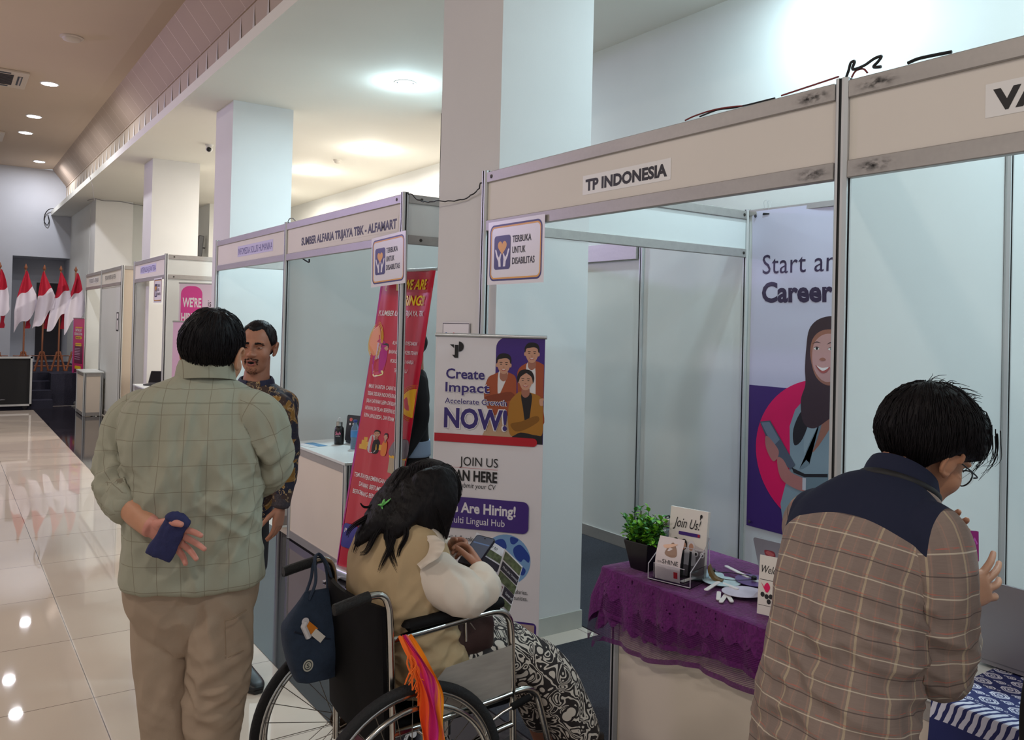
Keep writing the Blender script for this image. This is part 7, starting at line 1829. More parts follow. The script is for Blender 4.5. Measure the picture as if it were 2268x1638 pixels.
FW = fold_set([((1.26, 2.22, .78), .14, (1, 0, 0.6750), 20, 0.0150), ((1.30, 2.22, .66), .14, (1, 0, -.3), 20, 0.0180), ((1.20, 2.25, .90), .16, (.3, 0, 1), 14, 0.0105), ((1.36, 2.23, .62), .10, (.8, 0, 0.9000), 26, 0.0150), ((1.13, 2.30, .98), .12, (.2, .3, 1), 14, 0.0075), ((1.17, 2.27, .84), .13, (.5, .2, 1), 18, .010), ((1.22, 2.25, .70), .12, (1, 0, .2), 22, .010), ((1.32, 2.25, .74), .10, (.8, 0, -.5), 22, .010), ((1.08, 2.42, .98), .15, (.1, 1, .4), 12, .006)], .006, (8, 8, 8), 5.0)
cloth('vest', [vest], M_VEST, p3, .006, 4, FW)
# vest armhole edge and yoke seam
slR = limb([(1.245, 2.358, 0.983), (1.250, 2.306, 0.959), (1.294, 2.246, 0.908), (1.352, 2.207, 0.865), (1.405, 2.201, 0.854)], [.060, .070, .076, .068, .052], 28)
fore = limb([(1.394, 2.209, 0.851), (1.425, 2.211, 0.873), (1.435, 2.228, 0.898), (1.440, 2.249, 0.912)], [.050, .052, .042, .034], 26)
slL = limb([(1.30, 2.57, 1.015), (1.34, 2.62, .96), (1.42, 2.62, .88), (1.47, 2.55, .90), (1.475, 2.49, .925)], [.068, .066, .056, .046, .036], 22)
FS = fold_set([((1.36, 2.16, .96), .10, (.6, 0, -.7), 24, 0.0112), ((1.44, 2.13, .84), .11, (.2, 0, 1), 20, 0.0140), ((1.53, 2.16, .83), .08, (.7, .2, .6), 26, 0.0112), ((1.52, 2.22, .88), .06, (1, .2, -.3), 34, 0.0070)], .003, (9, 9, 9), 7.0)
cloth('blouse', [slR, fore, slL, ring_loft([RW(1.305, 1.09, .062, .06, .055, lean=.5), RW(1.29, 1.045, .15, .085, .08, lean=.5), RW(1.27, .98, .17, .10, .10, lean=.3)], 30, 3)], M_CREAM, p3, .0055, 4, FS)
# ruffle on the shoulder
mb = MB(); vs = []; n1, n2 = 44, 10
bs_ = spline([(1.244, 2.267, 1.042), (1.246, 2.229, 1.030), (1.231, 2.215, 1.001), (1.206, 2.233, 0.970)], 15); ed_ = spline([(1.274, 2.246, 1.046), (1.282, 2.198, 1.031), (1.256, 2.180, 1.000), (1.206, 2.209, 0.960)], 15)
for i in range(n1 + 1):
    a_, b_ = bs_[i], ed_[i]
    for j in range(n2 + 1):
        w_ = j / n2; q_ = a_ * (1 - w_) + b_ * w_
        vs.append(q_ + np.array((-.45, -.75, .45)) * (.012 * math.sin(w_ * PI * .8) + .006 * w_ * math.sin(i * .55)))
mb.add(vs, [(i * (n2 + 1) + j, (i + 1) * (n2 + 1) + j, (i + 1) * (n2 + 1) + j + 1, i * (n2 + 1) + j + 1) for i in range(n1) for j in range(n2)]); mb.build('ruffle', M_CREAM, p3, True, 180)
# skirt
lap = ring_loft([((1.22, 2.43, .575), (0, -1, 0), (0, 0, 1), .17, .075, .06), ((1.40, 2.43, .60), (0, -1, 0), (0, 0, 1), .185, .075, .085), ((1.58, 2.42, .60), (0, -1, 0), (0, 0, 1), .185, .075, .085), ((1.68, 2.41, .575), (0, -1, 0), (.5, 0, .8), .185, .08, .09)], 36, 4, 2.6)
l1 = limb([(1.64, 2.33, .565), (1.72, 2.30, .53), (1.80, 2.27, .42), (1.865, 2.245, .28)], [.085, .092, .088, .082], 24); l2 = limb([(1.64, 2.49, .565), (1.72, 2.48, .53), (1.80, 2.45, .42), (1.86, 2.43, .28)], [.085, .09, .088, .082], 24)
cloth('skirt', [lap, l1, l2], batik_skirt_mat(), p3, .0075, 4, fold_set([((1.78, 2.22, .45), .16, (.4, 0, -1), 16, .007)], .003, (7, 7, 7), 9.0))
hm3 = head_matrix((1.350, 2.43, 1.108), (0.97, -0.10), 34, -4)
hv, hf = vox(head_parts(hm3, (1.285, 2.42, 1.05), .05), .004, 3)
wr_ = V3((1.453, 2.252, 0.913)); pl = V3((1.457, 2.310, 0.941))
hpR = hand_parts(wr_, pl - wr_ + np.array((0, .03, .02)), (-.5, -.2, .8), 'R', ((25, 45, 30), (30, 50, 35), (32, 52, 35), (34, 50, 35)), (4, 0, -3, -6), ((.55, .75, -.35), (.1, .95, -.3)), .92)
wl_ = V3((1.485, 2.48, .935))
hpL = hand_parts(wl_, V3((1.491, 2.359, 0.950)) - wl_, (-.4, .1, .9), 'L', ((20, 40, 25),) * 4, (4, 0, -3, -6), ((.55, .75, -.35), (.2, .95, -.2)), .92)
av, af = vox([limb([(1.454, 2.215, 0.889), tuple(wr_)], [.034, .026], 18)] + hpR, .0028, 3); bv, bf_ = vox([limb([(1.47, 2.55, .90), tuple(wl_)], [.034, .025], 18)] + hpL, .0032, 3)
cv, cf = vox([ring_loft([RW(1.29, 1.06, .10, .06, .06), RW(1.26, .95, .15, .09, .09), RW(1.25, .75, .15, .11, .09), RW(1.29, .58, .15, .13, .08)], 20, 3), limb([(1.32, 2.34, .58), (1.68, 2.31, .57), (1.80, 2.27, .36), (1.90, 2.235, .11)], [.075, .062, .052, .036], 18), limb([(1.32, 2.50, .58), (1.68, 2.49, .57), (1.80, 2.45, .36), (1.87, 2.43, .16)], [.075, .062, .052, .036], 18), limb([(1.256, 2.350, 0.984), (1.311, 2.240, 0.907), (1.427, 2.198, 0.851), (1.456, 2.214, 0.882)], [.045, .045, .038, .034], 14), limb([(1.30, 2.57, 1.01), (1.42, 2.62, .88), (1.47, 2.55, .90)], [.045, .04, .034], 14)], .009, 2)
join_body('body', [(hv, hf), (av, af), (bv, bf_), (cv, cf)], M_SKIN2, p3)
for q, td in (((1.895, 2.235, .062), (1, -.05)), ((1.865, 2.43, .123), (1, 0))): shoe(p3, 'shoe', td, q, mat('dark_sandal', (40, 34, 34), .5), p3)
# hair: cap, the mass hanging down the back and curtains beside the face
sh = hair_shell(hm3, lambda p: .016 + .006 * max(0, p[2]) / .08, lambda a: float(np.interp(a, [0, .4, .8, 1.2, 1.8, PI], [.075, .06, .0, -.06, -.09, -.10])), 5.0, .003)
mb = MB(); mb.add(sh[0], sh[1])
hr = mb.build('hair', M_HAIR, p3, True, 180)
locks = []
def lock(pts, w, n=26, spread=.012, r0=.0016, seed=0):
    rr = random.Random(seed)
    base = spline(pts, 6); T, A, B = frames(base); k = len(base)
    for q in range(n):
        a = rr.uniform(0, 2 * PI); d = math.sqrt(rr.random()); ph = rr.uniform(0, 6)
        line = []
        for i in range(k):
            s_ = i / (k - 1); ww = w * (1 - .55 * s_ ** 1.5)
            line.append(base[i] + A[i] * (math.cos(a) * d * ww) + B[i] * (math.sin(a) * d * ww * .55) + V3((0, 0, .004 * math.sin(ph + s_ * 7))) * spread * 60 * s_ * .3)
        locks.append(line[:max(6, int(k * rr.uniform(.72, 1)))])
solid = []
def mass(pts, w, flat=(1, .55)): solid.append(limb(pts, w, 20, 6, flat=flat))
mass([(1.267, 2.413, 1.194), (1.206, 2.407, 1.128), (1.151, 2.397, 1.079), (1.109, 2.402, 1.037), (1.087, 2.405, 1.007)], [.075, .078, .060, .036, .014])
mass([(1.300, 2.366, 1.185), (1.236, 2.350, 1.122), (1.185, 2.325, 1.076), (1.157, 2.321, 1.038)], [.075, .075, .055, .025])
mass([(1.316, 2.330, 1.204), (1.315, 2.296, 1.138), (1.320, 2.293, 1.081), (1.340, 2.304, 1.016)], [.075, .066, .045, .016])
mass([(1.278, 2.356, 1.181), (1.262, 2.308, 1.127), (1.270, 2.291, 1.066)], [.07, .062, .03])
hv2, hf2 = vox([(s_[0], s_[1]) for s_ in solid], .006, 3)
hv2 = displace(hv2, hf2, lambda p: 0.003 * noise.noise(Vector((p.x * 30 + p.z * 20, p.y * 30, p.z * 16))) + .0026 * ridged(Vector(((p.x + .55 * p.z) * 95, p.y * 95, p.z * 14))))
mb = MB(); mb.add(hv2, hf2); mb.build('long_hair', M_HAIR, hr, True, 180)
for i, (pts, w_) in enumerate((([(1.202, 2.361, 1.123), (1.150, 2.313, 1.055), (1.147, 2.279, 0.994), (1.159, 2.247, 0.946)], .016), ([(1.199, 2.339, 1.113), (1.150, 2.289, 1.032), (1.122, 2.284, 0.983), (1.108, 2.295, 0.941)], .012), ([(1.191, 2.369, 1.115), (1.130, 2.351, 1.056), (1.096, 2.351, 0.998), (1.077, 2.364, 0.989)], .014), ([(1.176, 2.403, 1.117), (1.116, 2.397, 1.061), (1.085, 2.400, 1.008), (1.075, 2.402, 0.980)], .020), ([(1.166, 2.398, 1.105), (1.112, 2.411, 1.080), (1.076, 2.424, 1.056), (1.065, 2.432, 1.025)], .018), ([(1.184, 2.422, 1.142), (1.143, 2.426, 1.117), (1.124, 2.439, 1.113), (1.114, 2.446, 1.127)], .006), ([(1.196, 2.317, 1.118), (1.186, 2.264, 1.061), (1.163, 2.262, 1.016), (1.156, 2.261, 0.990)], .010), ([(1.286, 2.279, 1.130), (1.314, 2.273, 1.058), (1.328, 2.276, 1.013)], .018), ([(1.251, 2.399, 1.227), (1.199, 2.387, 1.161), (1.163, 2.376, 1.096), (1.135, 2.372, 1.055)], .03), ([(1.274, 2.383, 1.242), (1.230, 2.341, 1.166), (1.200, 2.308, 1.091)], .03), ([(1.304, 2.362, 1.243), (1.295, 2.297, 1.168), (1.315, 2.284, 1.083)], .03))):
    lock(pts, w_, 34, seed=i)
strand_mesh(locks, .0015).build('hair_strands', M_HAIR, hr, True, 180)
strand_mesh(shell_strands(hm3, sh[2], 300, rnd, lift=.003, seglen=.018, steps=7, r0=.0012)).build('hair_strands', M_HAIR, hr, True, 180)
# green claw clip
cl = MB(); cc = V3((1.152, 2.371, 1.126))
for a0_, l_, dz in ((.4, .034, .010), (1.3, .026, -.004), (2.3, .022, -.010), (-.5, .018, -.014)):
    cl.tube(spline([cc, cc + V3((.4 * math.cos(a0_) * l_, -.010, .6 * math.sin(a0_) * l_ + dz * .4)), cc + V3((math.cos(a0_) * l_, -.006, math.sin(a0_) * l_ + dz))], 5), [.003] * 2 + [.006] * 6 + [.003] * 3, 10, flat=(1, .5))
cl.build('hair_clip', mat('green_plastic_clip', (120, 200, 110), .3), p3, True, 180)
# phone and brochure
pa, pb = V3((1.430, 2.304, 0.914)), V3((1.536, 2.352, 0.981)); ly = unit(pb - pa); nn = unit(np.cross(ly, np.cross((-.55, -.35, .75), ly))); lx = np.cross(ly, nn)
t = thing('phone', 'dark smartphone held in both hands by the person in the wheelchair', 'phone', tuple((pa + pb) / 2))
PL = np.linalg.norm(pb - pa); mb = MB(); mb.prism(rrect(-.036, 0, .036, PL, .009), pa, lx, ly, .008); o = mb.build('body', mat('phone_black', (30, 32, 38), .3), t, True, 30)
P = Print(pa + nn * .008, lx, ly, base=.0004); P.poly(rrect(-.0335, .003, .0335, PL - .003, .007), mat('phone_screen_grey', (92, 96, 112), .15)); P.rect(-.030, PL * .72, .030, PL * .76, mat('screen_blue_line', (110, 130, 170), .2)); P.ell((0, PL - .010), .003, .003, M_BLK, 12); P.build('screen', t, True)
t = thing('brochure', 'open white brochure with dark picture bands held behind the phone', 'brochure', (1.624, 2.390, 0.840))
M_BRO = mat('brochure_paper', (224, 218, 222), .35); M_BAND = mat('brochure_dark_band', (52, 46, 56), .4); M_BPIC = mat('brochure_olive_picture', (92, 98, 70), .4, var=.5, vscale=60)
def page(BL, BR, TL, name, items, txts):
    BL, BR, TL = V3(BL), V3(BR), V3(TL); eu, ev = BR - BL, TL - BL
    cvp = lambda u, v: .012 * np.sin(np.clip(u, 0, 1) * PI) 
    P = Print(BL, eu, ev, base=0, warp=cvp); P.grid(0, 0, 1, 1, M_BRO, 8, 10); s_ = P.build(name, t, True, 180)
    P = Print(BL, eu, ev, base=.0012, step=.0003, warp=cvp)
    for x0, y0, x1, y1, m_ in items: P.grid(x0, y0, x1, y1, m_, 6, 3)
    P.build('pictures', s_, True, 180)
    P = Print(BL, eu, ev, base=.0030, step=.0003, warp=cvp)
    for tx, x, y_, w_, h_, m_ in txts: P.text(tx, x, y_, w_, h_, m_, 0, .25)
    P.build('lettering', s_, True)
page((1.482, 2.427, 0.867), (1.586, 2.393, 0.798), (1.545, 2.430, 0.984), 'page', [(.42, .62, .98, .80, M_BPIC), (.35, .40, .98, .58, M_BAND), (.30, .05, .70, .30, mat('brochure_maroon_figures', (110, 60, 66), .4, var=.4, vscale=80))], [('Welcome to', .08, .86, .62, .09, M_INK)])
page((1.584, 2.394, 0.764), (1.650, 2.375, 0.696), (1.631, 2.384, 0.928), 'page', [(.06, .80, .96, .97, M_BPIC), (.06, .60, .96, .77, M_BAND), (.06, .41, .96, .58, M_BPIC), (.40, .22, .96, .40, M_BAND), (.06, .26, .34, .36, mat('brochure_maroon_figures', (110, 60, 66), .4, var=.4, vscale=80)), (.50, .06, .96, .19, M_BPIC)], [('Commuting!', .52, .66, .40, .05, M_BRO), ('Music play', .12, .66, .36, .05, M_BRO), ('Games on!', .50, .28, .42, .06, M_BRO), ('Planet World', .42, .0, .55, .035, M_INK)])
# the brown bag on the lap
t = thing('handbag', 'dark brown leather bag on the lap of the person in the wheelchair', 'bag', (1.46, 2.30, .63))
rows = [((x, 2.335, z), (0, 1, 0), (0, 0, 1), a, b, b) for x, z, a, b in ((1.36, .70, .05, .05), (1.40, .705, .075, .085), (1.46, .705, .08, .092), (1.51, .70, .07, .080), (1.525, .69, .05, .05))]
bv_, bfc, _ = ring_loft(rows, 32, 4, 3.0); bv_ = displace(bv_, bfc, lambda p: .005 * noise.noise(p * 24) + .003 * ridged(p * 18)); mb = MB(); mb.add(bv_, bfc); mb.build('body', mat('brown_leather', (62, 42, 40), .42, var=.1, vscale=20, bump=.1, bscale=260), t, True, 180)
mb = MB(); mb.tube([(1.395, 2.245, .76), (1.395, 2.240, .70)], .004, 8); mb.tube([(1.41, 2.243, .755), (1.43, 2.243, .73)], .002, 6); mb.build('zip_pull', M_CHROME, t, True, 60)

# ================================================================== the bending man in the taupe plaid shirt
FV, RV = (1, 0.0, 0), (0, -1, 0)
p4 = thing('person', 'person with glasses in a taupe plaid shirt with navy yoke bending over a counter', 'person', (1.45, 1.0, 0.004))
def RB(x, z, a, bf, bb, y=1.0, lean=.35): return ((x, y, z), RV, (math.cos(lean), 0, -math.sin(lean)), a, bf, bb)
tor = ring_loft([RB(1.685, 1.385, .058, .058, .060, .985, .6), RB(1.665, 1.366, .098, .082, .078, .993, .6), RB(1.635, 1.332, .143, .10, .092, 1.0, .55), RB(1.605, 1.290, .160, .112, .102, 1.008, .47), RB(1.580, 1.240, .162, .116, .106, 1.012, .35), RB(1.548, 1.17, .154, .118, .106, 1.014, .28), RB(1.530, 1.07, .148, .118, .104, 1.016, .2), RB(1.512, .97, .150, .12, .106, 1.016, .12), RB(1.500, .88, .157, .122, .112, 1.016, .06), RB(1.492, .78, .164, .125, .116, 1.016, 0)], 56, 4, 2.4)
slR = limb([(1.617, 0.908, 1.314), (1.606, 0.867, 1.307), (1.606, 0.856, 1.231), (1.624, 0.870, 1.127), (1.652, 0.887, 1.046), (1.754, 0.915, 1.006), (1.842, 0.927, 1.054)], [.060, .064, .062, .062, .058, .050, .042], 28)
slL = limb([(1.605, 1.10, 1.30), (1.615, 1.138, 1.265), (1.68, 1.155, 1.18), (1.77, 1.14, 1.15), (1.84, 1.09, 1.21)], [.070, .072, .060, .050, .042], 24)
F4 = fold_set([((1.50, .88, 1.10), .15, (.5, -.4, -.3), 20, 0.0180), ((1.55, .90, 1.20), .12, (.2, -.3, -1), 18, 0.0120), ((1.44, .95, 1.00), .16, (.5, -.5, -.35), 20, 0.0165), ((1.42, 1.0, .90), .18, (.5, -.6, -.2), 18, 0.0150), ((1.47, 1.05, 1.18), .16, (.2, 0, 1), 14, 0.0090), ((1.64, .78, 1.10), .12, (.3, -.2, -1), 16, 0.0105), ((1.66, .80, 1.03), .08, (1, 0, 0.6000), 28, 0.0120), ((1.59, .80, 1.24), .09, (0, -.3, -1), 18, 0.0060)], .0032, (8, 8, 6), 12.0)
def yoke(p):
    # positive above a line that dips towards both shoulders
    back = p[0] < 1.66
    dy = p[1] - .99
    lim = 1.325 - 2.0 * dy * dy
    v_ = (p[2] + .30 * (p[0] - 1.55)) - lim
    if dy < -.13: v_ = min(v_, (dy + .147) * 1.0)
    if dy > .15: v_ = min(v_, -(dy - .167))
    return v_
M_TAUPE = plaid_taupe_mat()
cloth('shirt', [tor, slR, slL], M_TAUPE, p4, .0052, 4, F4, attr=yoke)
ZONE = 1.0
mb = collar_geo((1.684, .985, 1.372), RV, (math.cos(.5), 0, -math.sin(.5)), (math.sin(.5) * .9, 0, 1), .062, .062, .050, .013, a0=-.6, a1=PI + .6); o = mb.build('collar', M_TAUPE, p4, True, 60); uv_simple(o)
c_ = V3((1.677, .985, 1.366)); fvv = V3((math.cos(.5), 0, -math.sin(.5))); upv = unit((math.sin(.5) * .9, 0, 1))
mb = MB(); mb.tube([c_ + V3(RV) * math.cos(a) * .082 - fvv * math.sin(a) * .082 + upv * .014 for a in np.linspace(-.5, PI + .5, 40)], .0042, 8, flat=(.5, 1.6)); mb.build('lanyard', mat('black_lanyard', (18, 18, 22), .6), p4, True, 60)
mb = MB(); mb.tube([c_ + V3(RV) * math.cos(a) * .084 - fvv * math.sin(a) * .084 + upv * .002 for a in np.linspace(-.3, PI + .3, 40)], .0040, 8, flat=(.6, 1.4)); mb.build('collar_trim', mat('taupe_trim', (150, 132, 122), .8), p4, True, 60)
hips = ring_loft([RB(1.49, .86, .155, .105, .105, lean=0), RB(1.485, .80, .160, .11, .12, lean=0), RB(1.48, .72, .155, .105, .11, lean=0)], 32, 3)
cloth('trousers', [hips, limb([(1.48, .92, .76), (1.49, .91, .48), (1.47, .91, .10)], [.085, .07, .06], 20), limb([(1.48, 1.08, .76), (1.50, 1.09, .48), (1.48, 1.09, .10)], [.085, .07, .06], 20)], mat('black_trousers', (30, 29, 33), 0.8), p4, .009, 3, fold_set([], .003, (9, 9, 5)))
for y_ in (.91, 1.09): shoe(p4, 'shoe', (1, 0), (1.44, y_, .006), M_SHOEB, p4)
hm4 = head_matrix((1.757, .972, 1.450), (.985, -.20), 30, 8)
hv, hf = vox(head_parts(hm4, (1.665, .985, 1.355), .055), .0026, 2, .4)
w4 = V3((1.765, .893, 1.105))
fd4 = V3((1.946, 0.915, 1.160)) - V3((1.881, 0.935, 1.136))
w4 = V3((1.872, 0.954, 1.117))
hp = hand_parts(w4, fd4, V3((1.917, 0.946, 1.241)) - w4, 'R', ((8, 12, 8), (10, 14, 10), (12, 18, 12), (14, 20, 12)), (16, 4, -10, -24), ((.80, .55, -.2), (.55, .80, -.2)), .97)
av, af = vox([limb([(1.767, 0.918, 1.010), (1.841, 0.927, 1.059), tuple(w4)], [.040, .036, .028], 20)] + hp, .0026, 3)
wl4 = V3((1.86, 1.06, 1.225)); hl = hand_parts(wl4, (.35, -.75, .35), (.2, .2, 1), 'L', ((20, 35, 20),) * 4, (4, 0, -3, -6), ((.6, .7, -.35), (.2, .95, -.3)), .95)
bv, bf_ = vox([limb([(1.76, 1.17, 1.17), tuple(wl4)], [.04, .027], 18)] + hl, .003, 3)
cv, cf = vox([ring_loft([RB(1.67, 1.36, .07, .06, .06, .99, .5), RB(1.60, 1.28, .12, .07, .07, 1.01), RB(1.55, 1.12, .11, .07, .06, 1.016), RB(1.50, .85, .115, .07, .07, 1.016)], 20, 3), limb([(1.48, .92, .80), (1.49, .91, .48), (1.47, .91, .08)], [.07, .055, .035], 12), limb([(1.48, 1.08, .80), (1.50, 1.09, .48), (1.48, 1.09, .08)], [.07, .055, .035], 12), limb([(1.627, 0.913, 1.312), (1.613, 0.864, 1.219), (1.661, 0.894, 1.050), (1.767, 0.918, 1.010)], [.045, .044, .040, .038], 12), limb([(1.605, 1.11, 1.30), (1.67, 1.16, 1.18), (1.76, 1.17, 1.17)], [.05, .045, .04], 12)], .009, 2)
join_body('body', [(hv, hf), (av, af), (bv, bf_), (cv, cf)], M_SKIN1, p4)
face_bits(hm4, p4, skin=M_SKIN1)
sh = hair_shell(hm4, lambda p: (.022 + .012 * max(0, p[2] - .01) / .09 + (.010 if p[1] > .03 else 0)) * (1.0 if p[2] > -.01 else max(.35, 1 + (p[2] + .01) / .075)), lambda a: float(np.interp(a, [0, .35, .7, 1.0, 1.35, 1.75, 2.2, PI], [.066, .058, .036, .012, .004, .0, -.052, -.062])), 13.0, .005)
mb = MB(); mb.add(sh[0], sh[1]); hr = mb.build('hair', M_HAIR, p4, True, 180)
ln = shell_strands(hm4, sh[2], 1000, rnd, lift=.004, seglen=.014, steps=6, whorl=(-.1, -.45, .88), r0=.0012)
for k in range(90):   # fringe falling over the forehead
    x = rnd.uniform(-.055, .065); z0 = rnd.uniform(.078, .106)
    ln.append(xf(hm4, spline([(x, .085, z0 + .02), (x * 1.05, .103, z0 - .005), (x * 1.05 + rnd.uniform(-.006, .01), .112, z0 - .032), (x * 1.02 + rnd.uniform(-.01, .012), .106 + rnd.uniform(-.006, .004), z0 - rnd.uniform(.040, .085))], 3)))
for k in range(60):
    a = rnd.uniform(0, 2 * PI); r_ = rnd.uniform(0, .05); x, y = r_ * math.cos(a), -.03 + r_ * math.sin(a)
    ln.append(xf(hm4, spline([(x, y, .115), (x + rnd.uniform(-.01, .01), y + .012, .148), (x + rnd.uniform(-.02, .02), y + .03 + rnd.uniform(-.01, .02), .158 + rnd.uniform(-.01, .006))], 3)))
strand_mesh(ln, .0013).build('hair_strands', M_HAIR, hr, True, 180)
fr = MB()
for s in (-1, 1):
    fr.tube(xf(hm4, [(s * (.031 + .0225 * math.cos(a)), .104 - .010 * abs(math.cos(a)) * (1 if s * math.cos(a) * s > 0 else 0), -.002 + .0185 * math.sin(a)) for a in np.linspace(0, 2 * PI, 30, endpoint=False)]), .0016, 8, closed=True)
    fr.tube(xf(hm4, spline([(s * .054, .098, .004), (s * .070, .085, .006), (s * .079, .03, .006), (s * .080, -.008, .004), (s * .077, -.022, -.012)], 5)), .0017, 8)
fr.tube(xf(hm4, spline([(-.009, .105, .002), (0, .110, .005), (.009, .105, .002)], 5)), .0016, 8)
gl = fr.build('glasses', mat('black_glasses_frame', (20, 20, 22), .3), p4, True, 60)
lz = MB()
for s in (-1, 1): lz.add(xf(hm4, [(s * (.031 + .021 * math.cos(a)), .1035 - .008 * abs(math.cos(a)) * 0, -.002 + .0172 * math.sin(a)) for a in np.linspace(0, 2 * PI, 30, endpoint=False)]), [tuple(range(30))])
lz.build('lens', mat('clear_lens', (240, 244, 248), .02, alpha=.15, spec=.6), gl, True, 0)
t = thing('card', 'magenta card with a yellow patch held up before the bending man', 'card', (2.005, 0.994, 1.212))
P = Print((1.983, 1.010, 1.175), V3((2.032, 0.988, 1.171)) - V3((1.983, 1.010, 1.175)), V3((1.981, 1.011, 1.245)) - V3((1.983, 1.010, 1.175)), base=0)
P.rect(0, 0, 1, 1, mat('magenta_card', (150, 24, 118), .35)); P.rect(.2, .55, .62, .85, M_YEL); P.poly([(.66, .55), (.8, .8), (.95, .6), (.9, .55), (.8, .7), (.7, .52)], mat('print_orchid', (200, 90, 190), 0.3)); P.build('card', t, True)
mb = MB(); q0, q1, q2 = V3((1.986, 1.011, 1.175)), V3((2.034, 0.990, 1.171)), V3((1.983, 1.012, 1.245)); mb.prism([(0, 0), (1, 0), (1, 1), (0, 1)], q0, q1 - q0, q2 - q0, -.006); mb.build('backing', mat('card_back', (110, 20, 90), .4), t, True, 0)

# ================================================================== two people in black, mostly hidden
def plain_person(label, loc, face, H, clothm, armL=None, hijab=False, band=None):
    f = unit((face[0], face[1], 0)); r = np.cross(f, (0, 0, 1)); o_ = V3(loc); k = H / 1.65
    pp = thing('person', label, 'person', tuple(o_))
    at = lambda x, y, z: tuple(o_ + (r * x + f * y) * k + V3((0, 0, z * k)))
    R_ = lambda z, a, bf, bb, y=0: (at(0, y, z), r, f, a * k, bf * k, bb * k)
    tor = ring_loft([R_(1.40, .055, .055, .055), R_(1.385, .10, .075, .075), R_(1.355, .165, .09, .09), R_(1.31, .19, .105, .10), R_(1.20, .185, .12, .11), R_(1.05, .165, .115, .105), R_(.90, .17, .115, .115), R_(.78, .18, .12, .12)], 40, 4)
    sl = [limb([at(s * .165, 0, 1.33), at(s * .205, 0, 1.27), at(s * .235, -.02, 1.08), at(s * .225, .06, .90), at(s * .20, .12, .82)], [.06 * k, .06 * k, .052 * k, .042 * k, .036 * k], 20) for s in (-1, 1)]
    cloth('shirt', [tor] + sl, clothm, pp, .008, 3, fold_set([], .005, (9, 9, 7), 3.3))
    cloth('trousers', [ring_loft([R_(.86, .15, .10, .10), R_(.80, .16, .11, .12), R_(.70, .15, .10, .10)], 28, 3)] + [limb([at(s * .085, 0, .76), at(s * .09, 0, .45), at(s * .09, -.02, .08)], [.085 * k, .066 * k, .055 * k], 18) for s in (-1, 1)], mat('black_trousers', (30, 29, 33), 0.8), pp, .010, 3)
    hm = head_matrix(at(0, .02, 1.535), f, 10)
    hv, hf = vox(head_parts(hm, at(0, -.01, 1.40)), .004, 2)
    hands = []
    for s, sd_ in ((-1, 'L'), (1, 'R')): hands += hand_parts(at(s * .195, .13, .80), f * .5 - V3((0, 0, 1)), r * -s + f * .5, sd_, s=.95)
    av, af = vox(hands + [limb([at(s * .20, .10, .86), at(s * .195, .13, .80)], [.03, .026], 12) for s in (-1, 1)], .004, 2)
    cv, cf = vox([ring_loft([R_(1.38, .05, .045, .045), R_(1.30, .12, .06, .06), R_(1.05, .10, .06, .06), R_(.82, .10, .06, .06)], 18, 3)] + [limb([at(s * .085, 0, .78), at(s * .09, 0, .45), at(s * .09, -.02, .07)], [.065, .05, .035], 12) for s in (-1, 1)] + [limb([at(s * .15, 0, 1.31), at(s * .222, -.01, 1.08), at(s * .205, .10, .86)], [.032, .028, .026], 12) for s in (-1, 1)], .011, 2)
    join_body('body', [(hv, hf), (av, af), (cv, cf)], M_SKIN2, pp)
    sh = hair_shell(hm, lambda p: .012, lambda a: float(np.interp(a, [0, .4, .8, 1.2, 1.8, PI], [.075, .06, .02, .0, -.03, -.085])), 2.0, .003)
    mb = MB(); mb.add(sh[0], sh[1]); mb.build('hair', M_HAIR, pp, True, 180)
    for s in (-1, 1): shoe(pp, 'shoe', f, at(s * .09, -.06, .0), M_SHOEB, pp)
    if band is not None:
        tb = ring_loft([R_(band[0], .180, .125, .122), R_(band[0] - .03, .184, .128, .125), R_(band[1], .188, .130, .128)], 40, 3); mb = MB(); mb.add(tb[0], tb[1]); mb.build('shirt_hem', mat('pale_blue_shirt_hem', (150, 166, 190), .8), pp, True, 180)
    return pp
plain_person('person in a black top behind the crimson banner, a pale blue hem below', (2.60, 4.93, 0.008), (-.95, .3), 1.64, mat('black_knit_top', (20, 19, 23), .85), band=(.93, .83))
plain_person('person in black cut off by the picture edge next to the batik cloth', ((1.787, 0.502, 1.127)[0], (1.787, 0.502, 1.127)[1], .008), (.9, .5), 1.50, mat('black_knit_top', (20, 19, 23), .85))
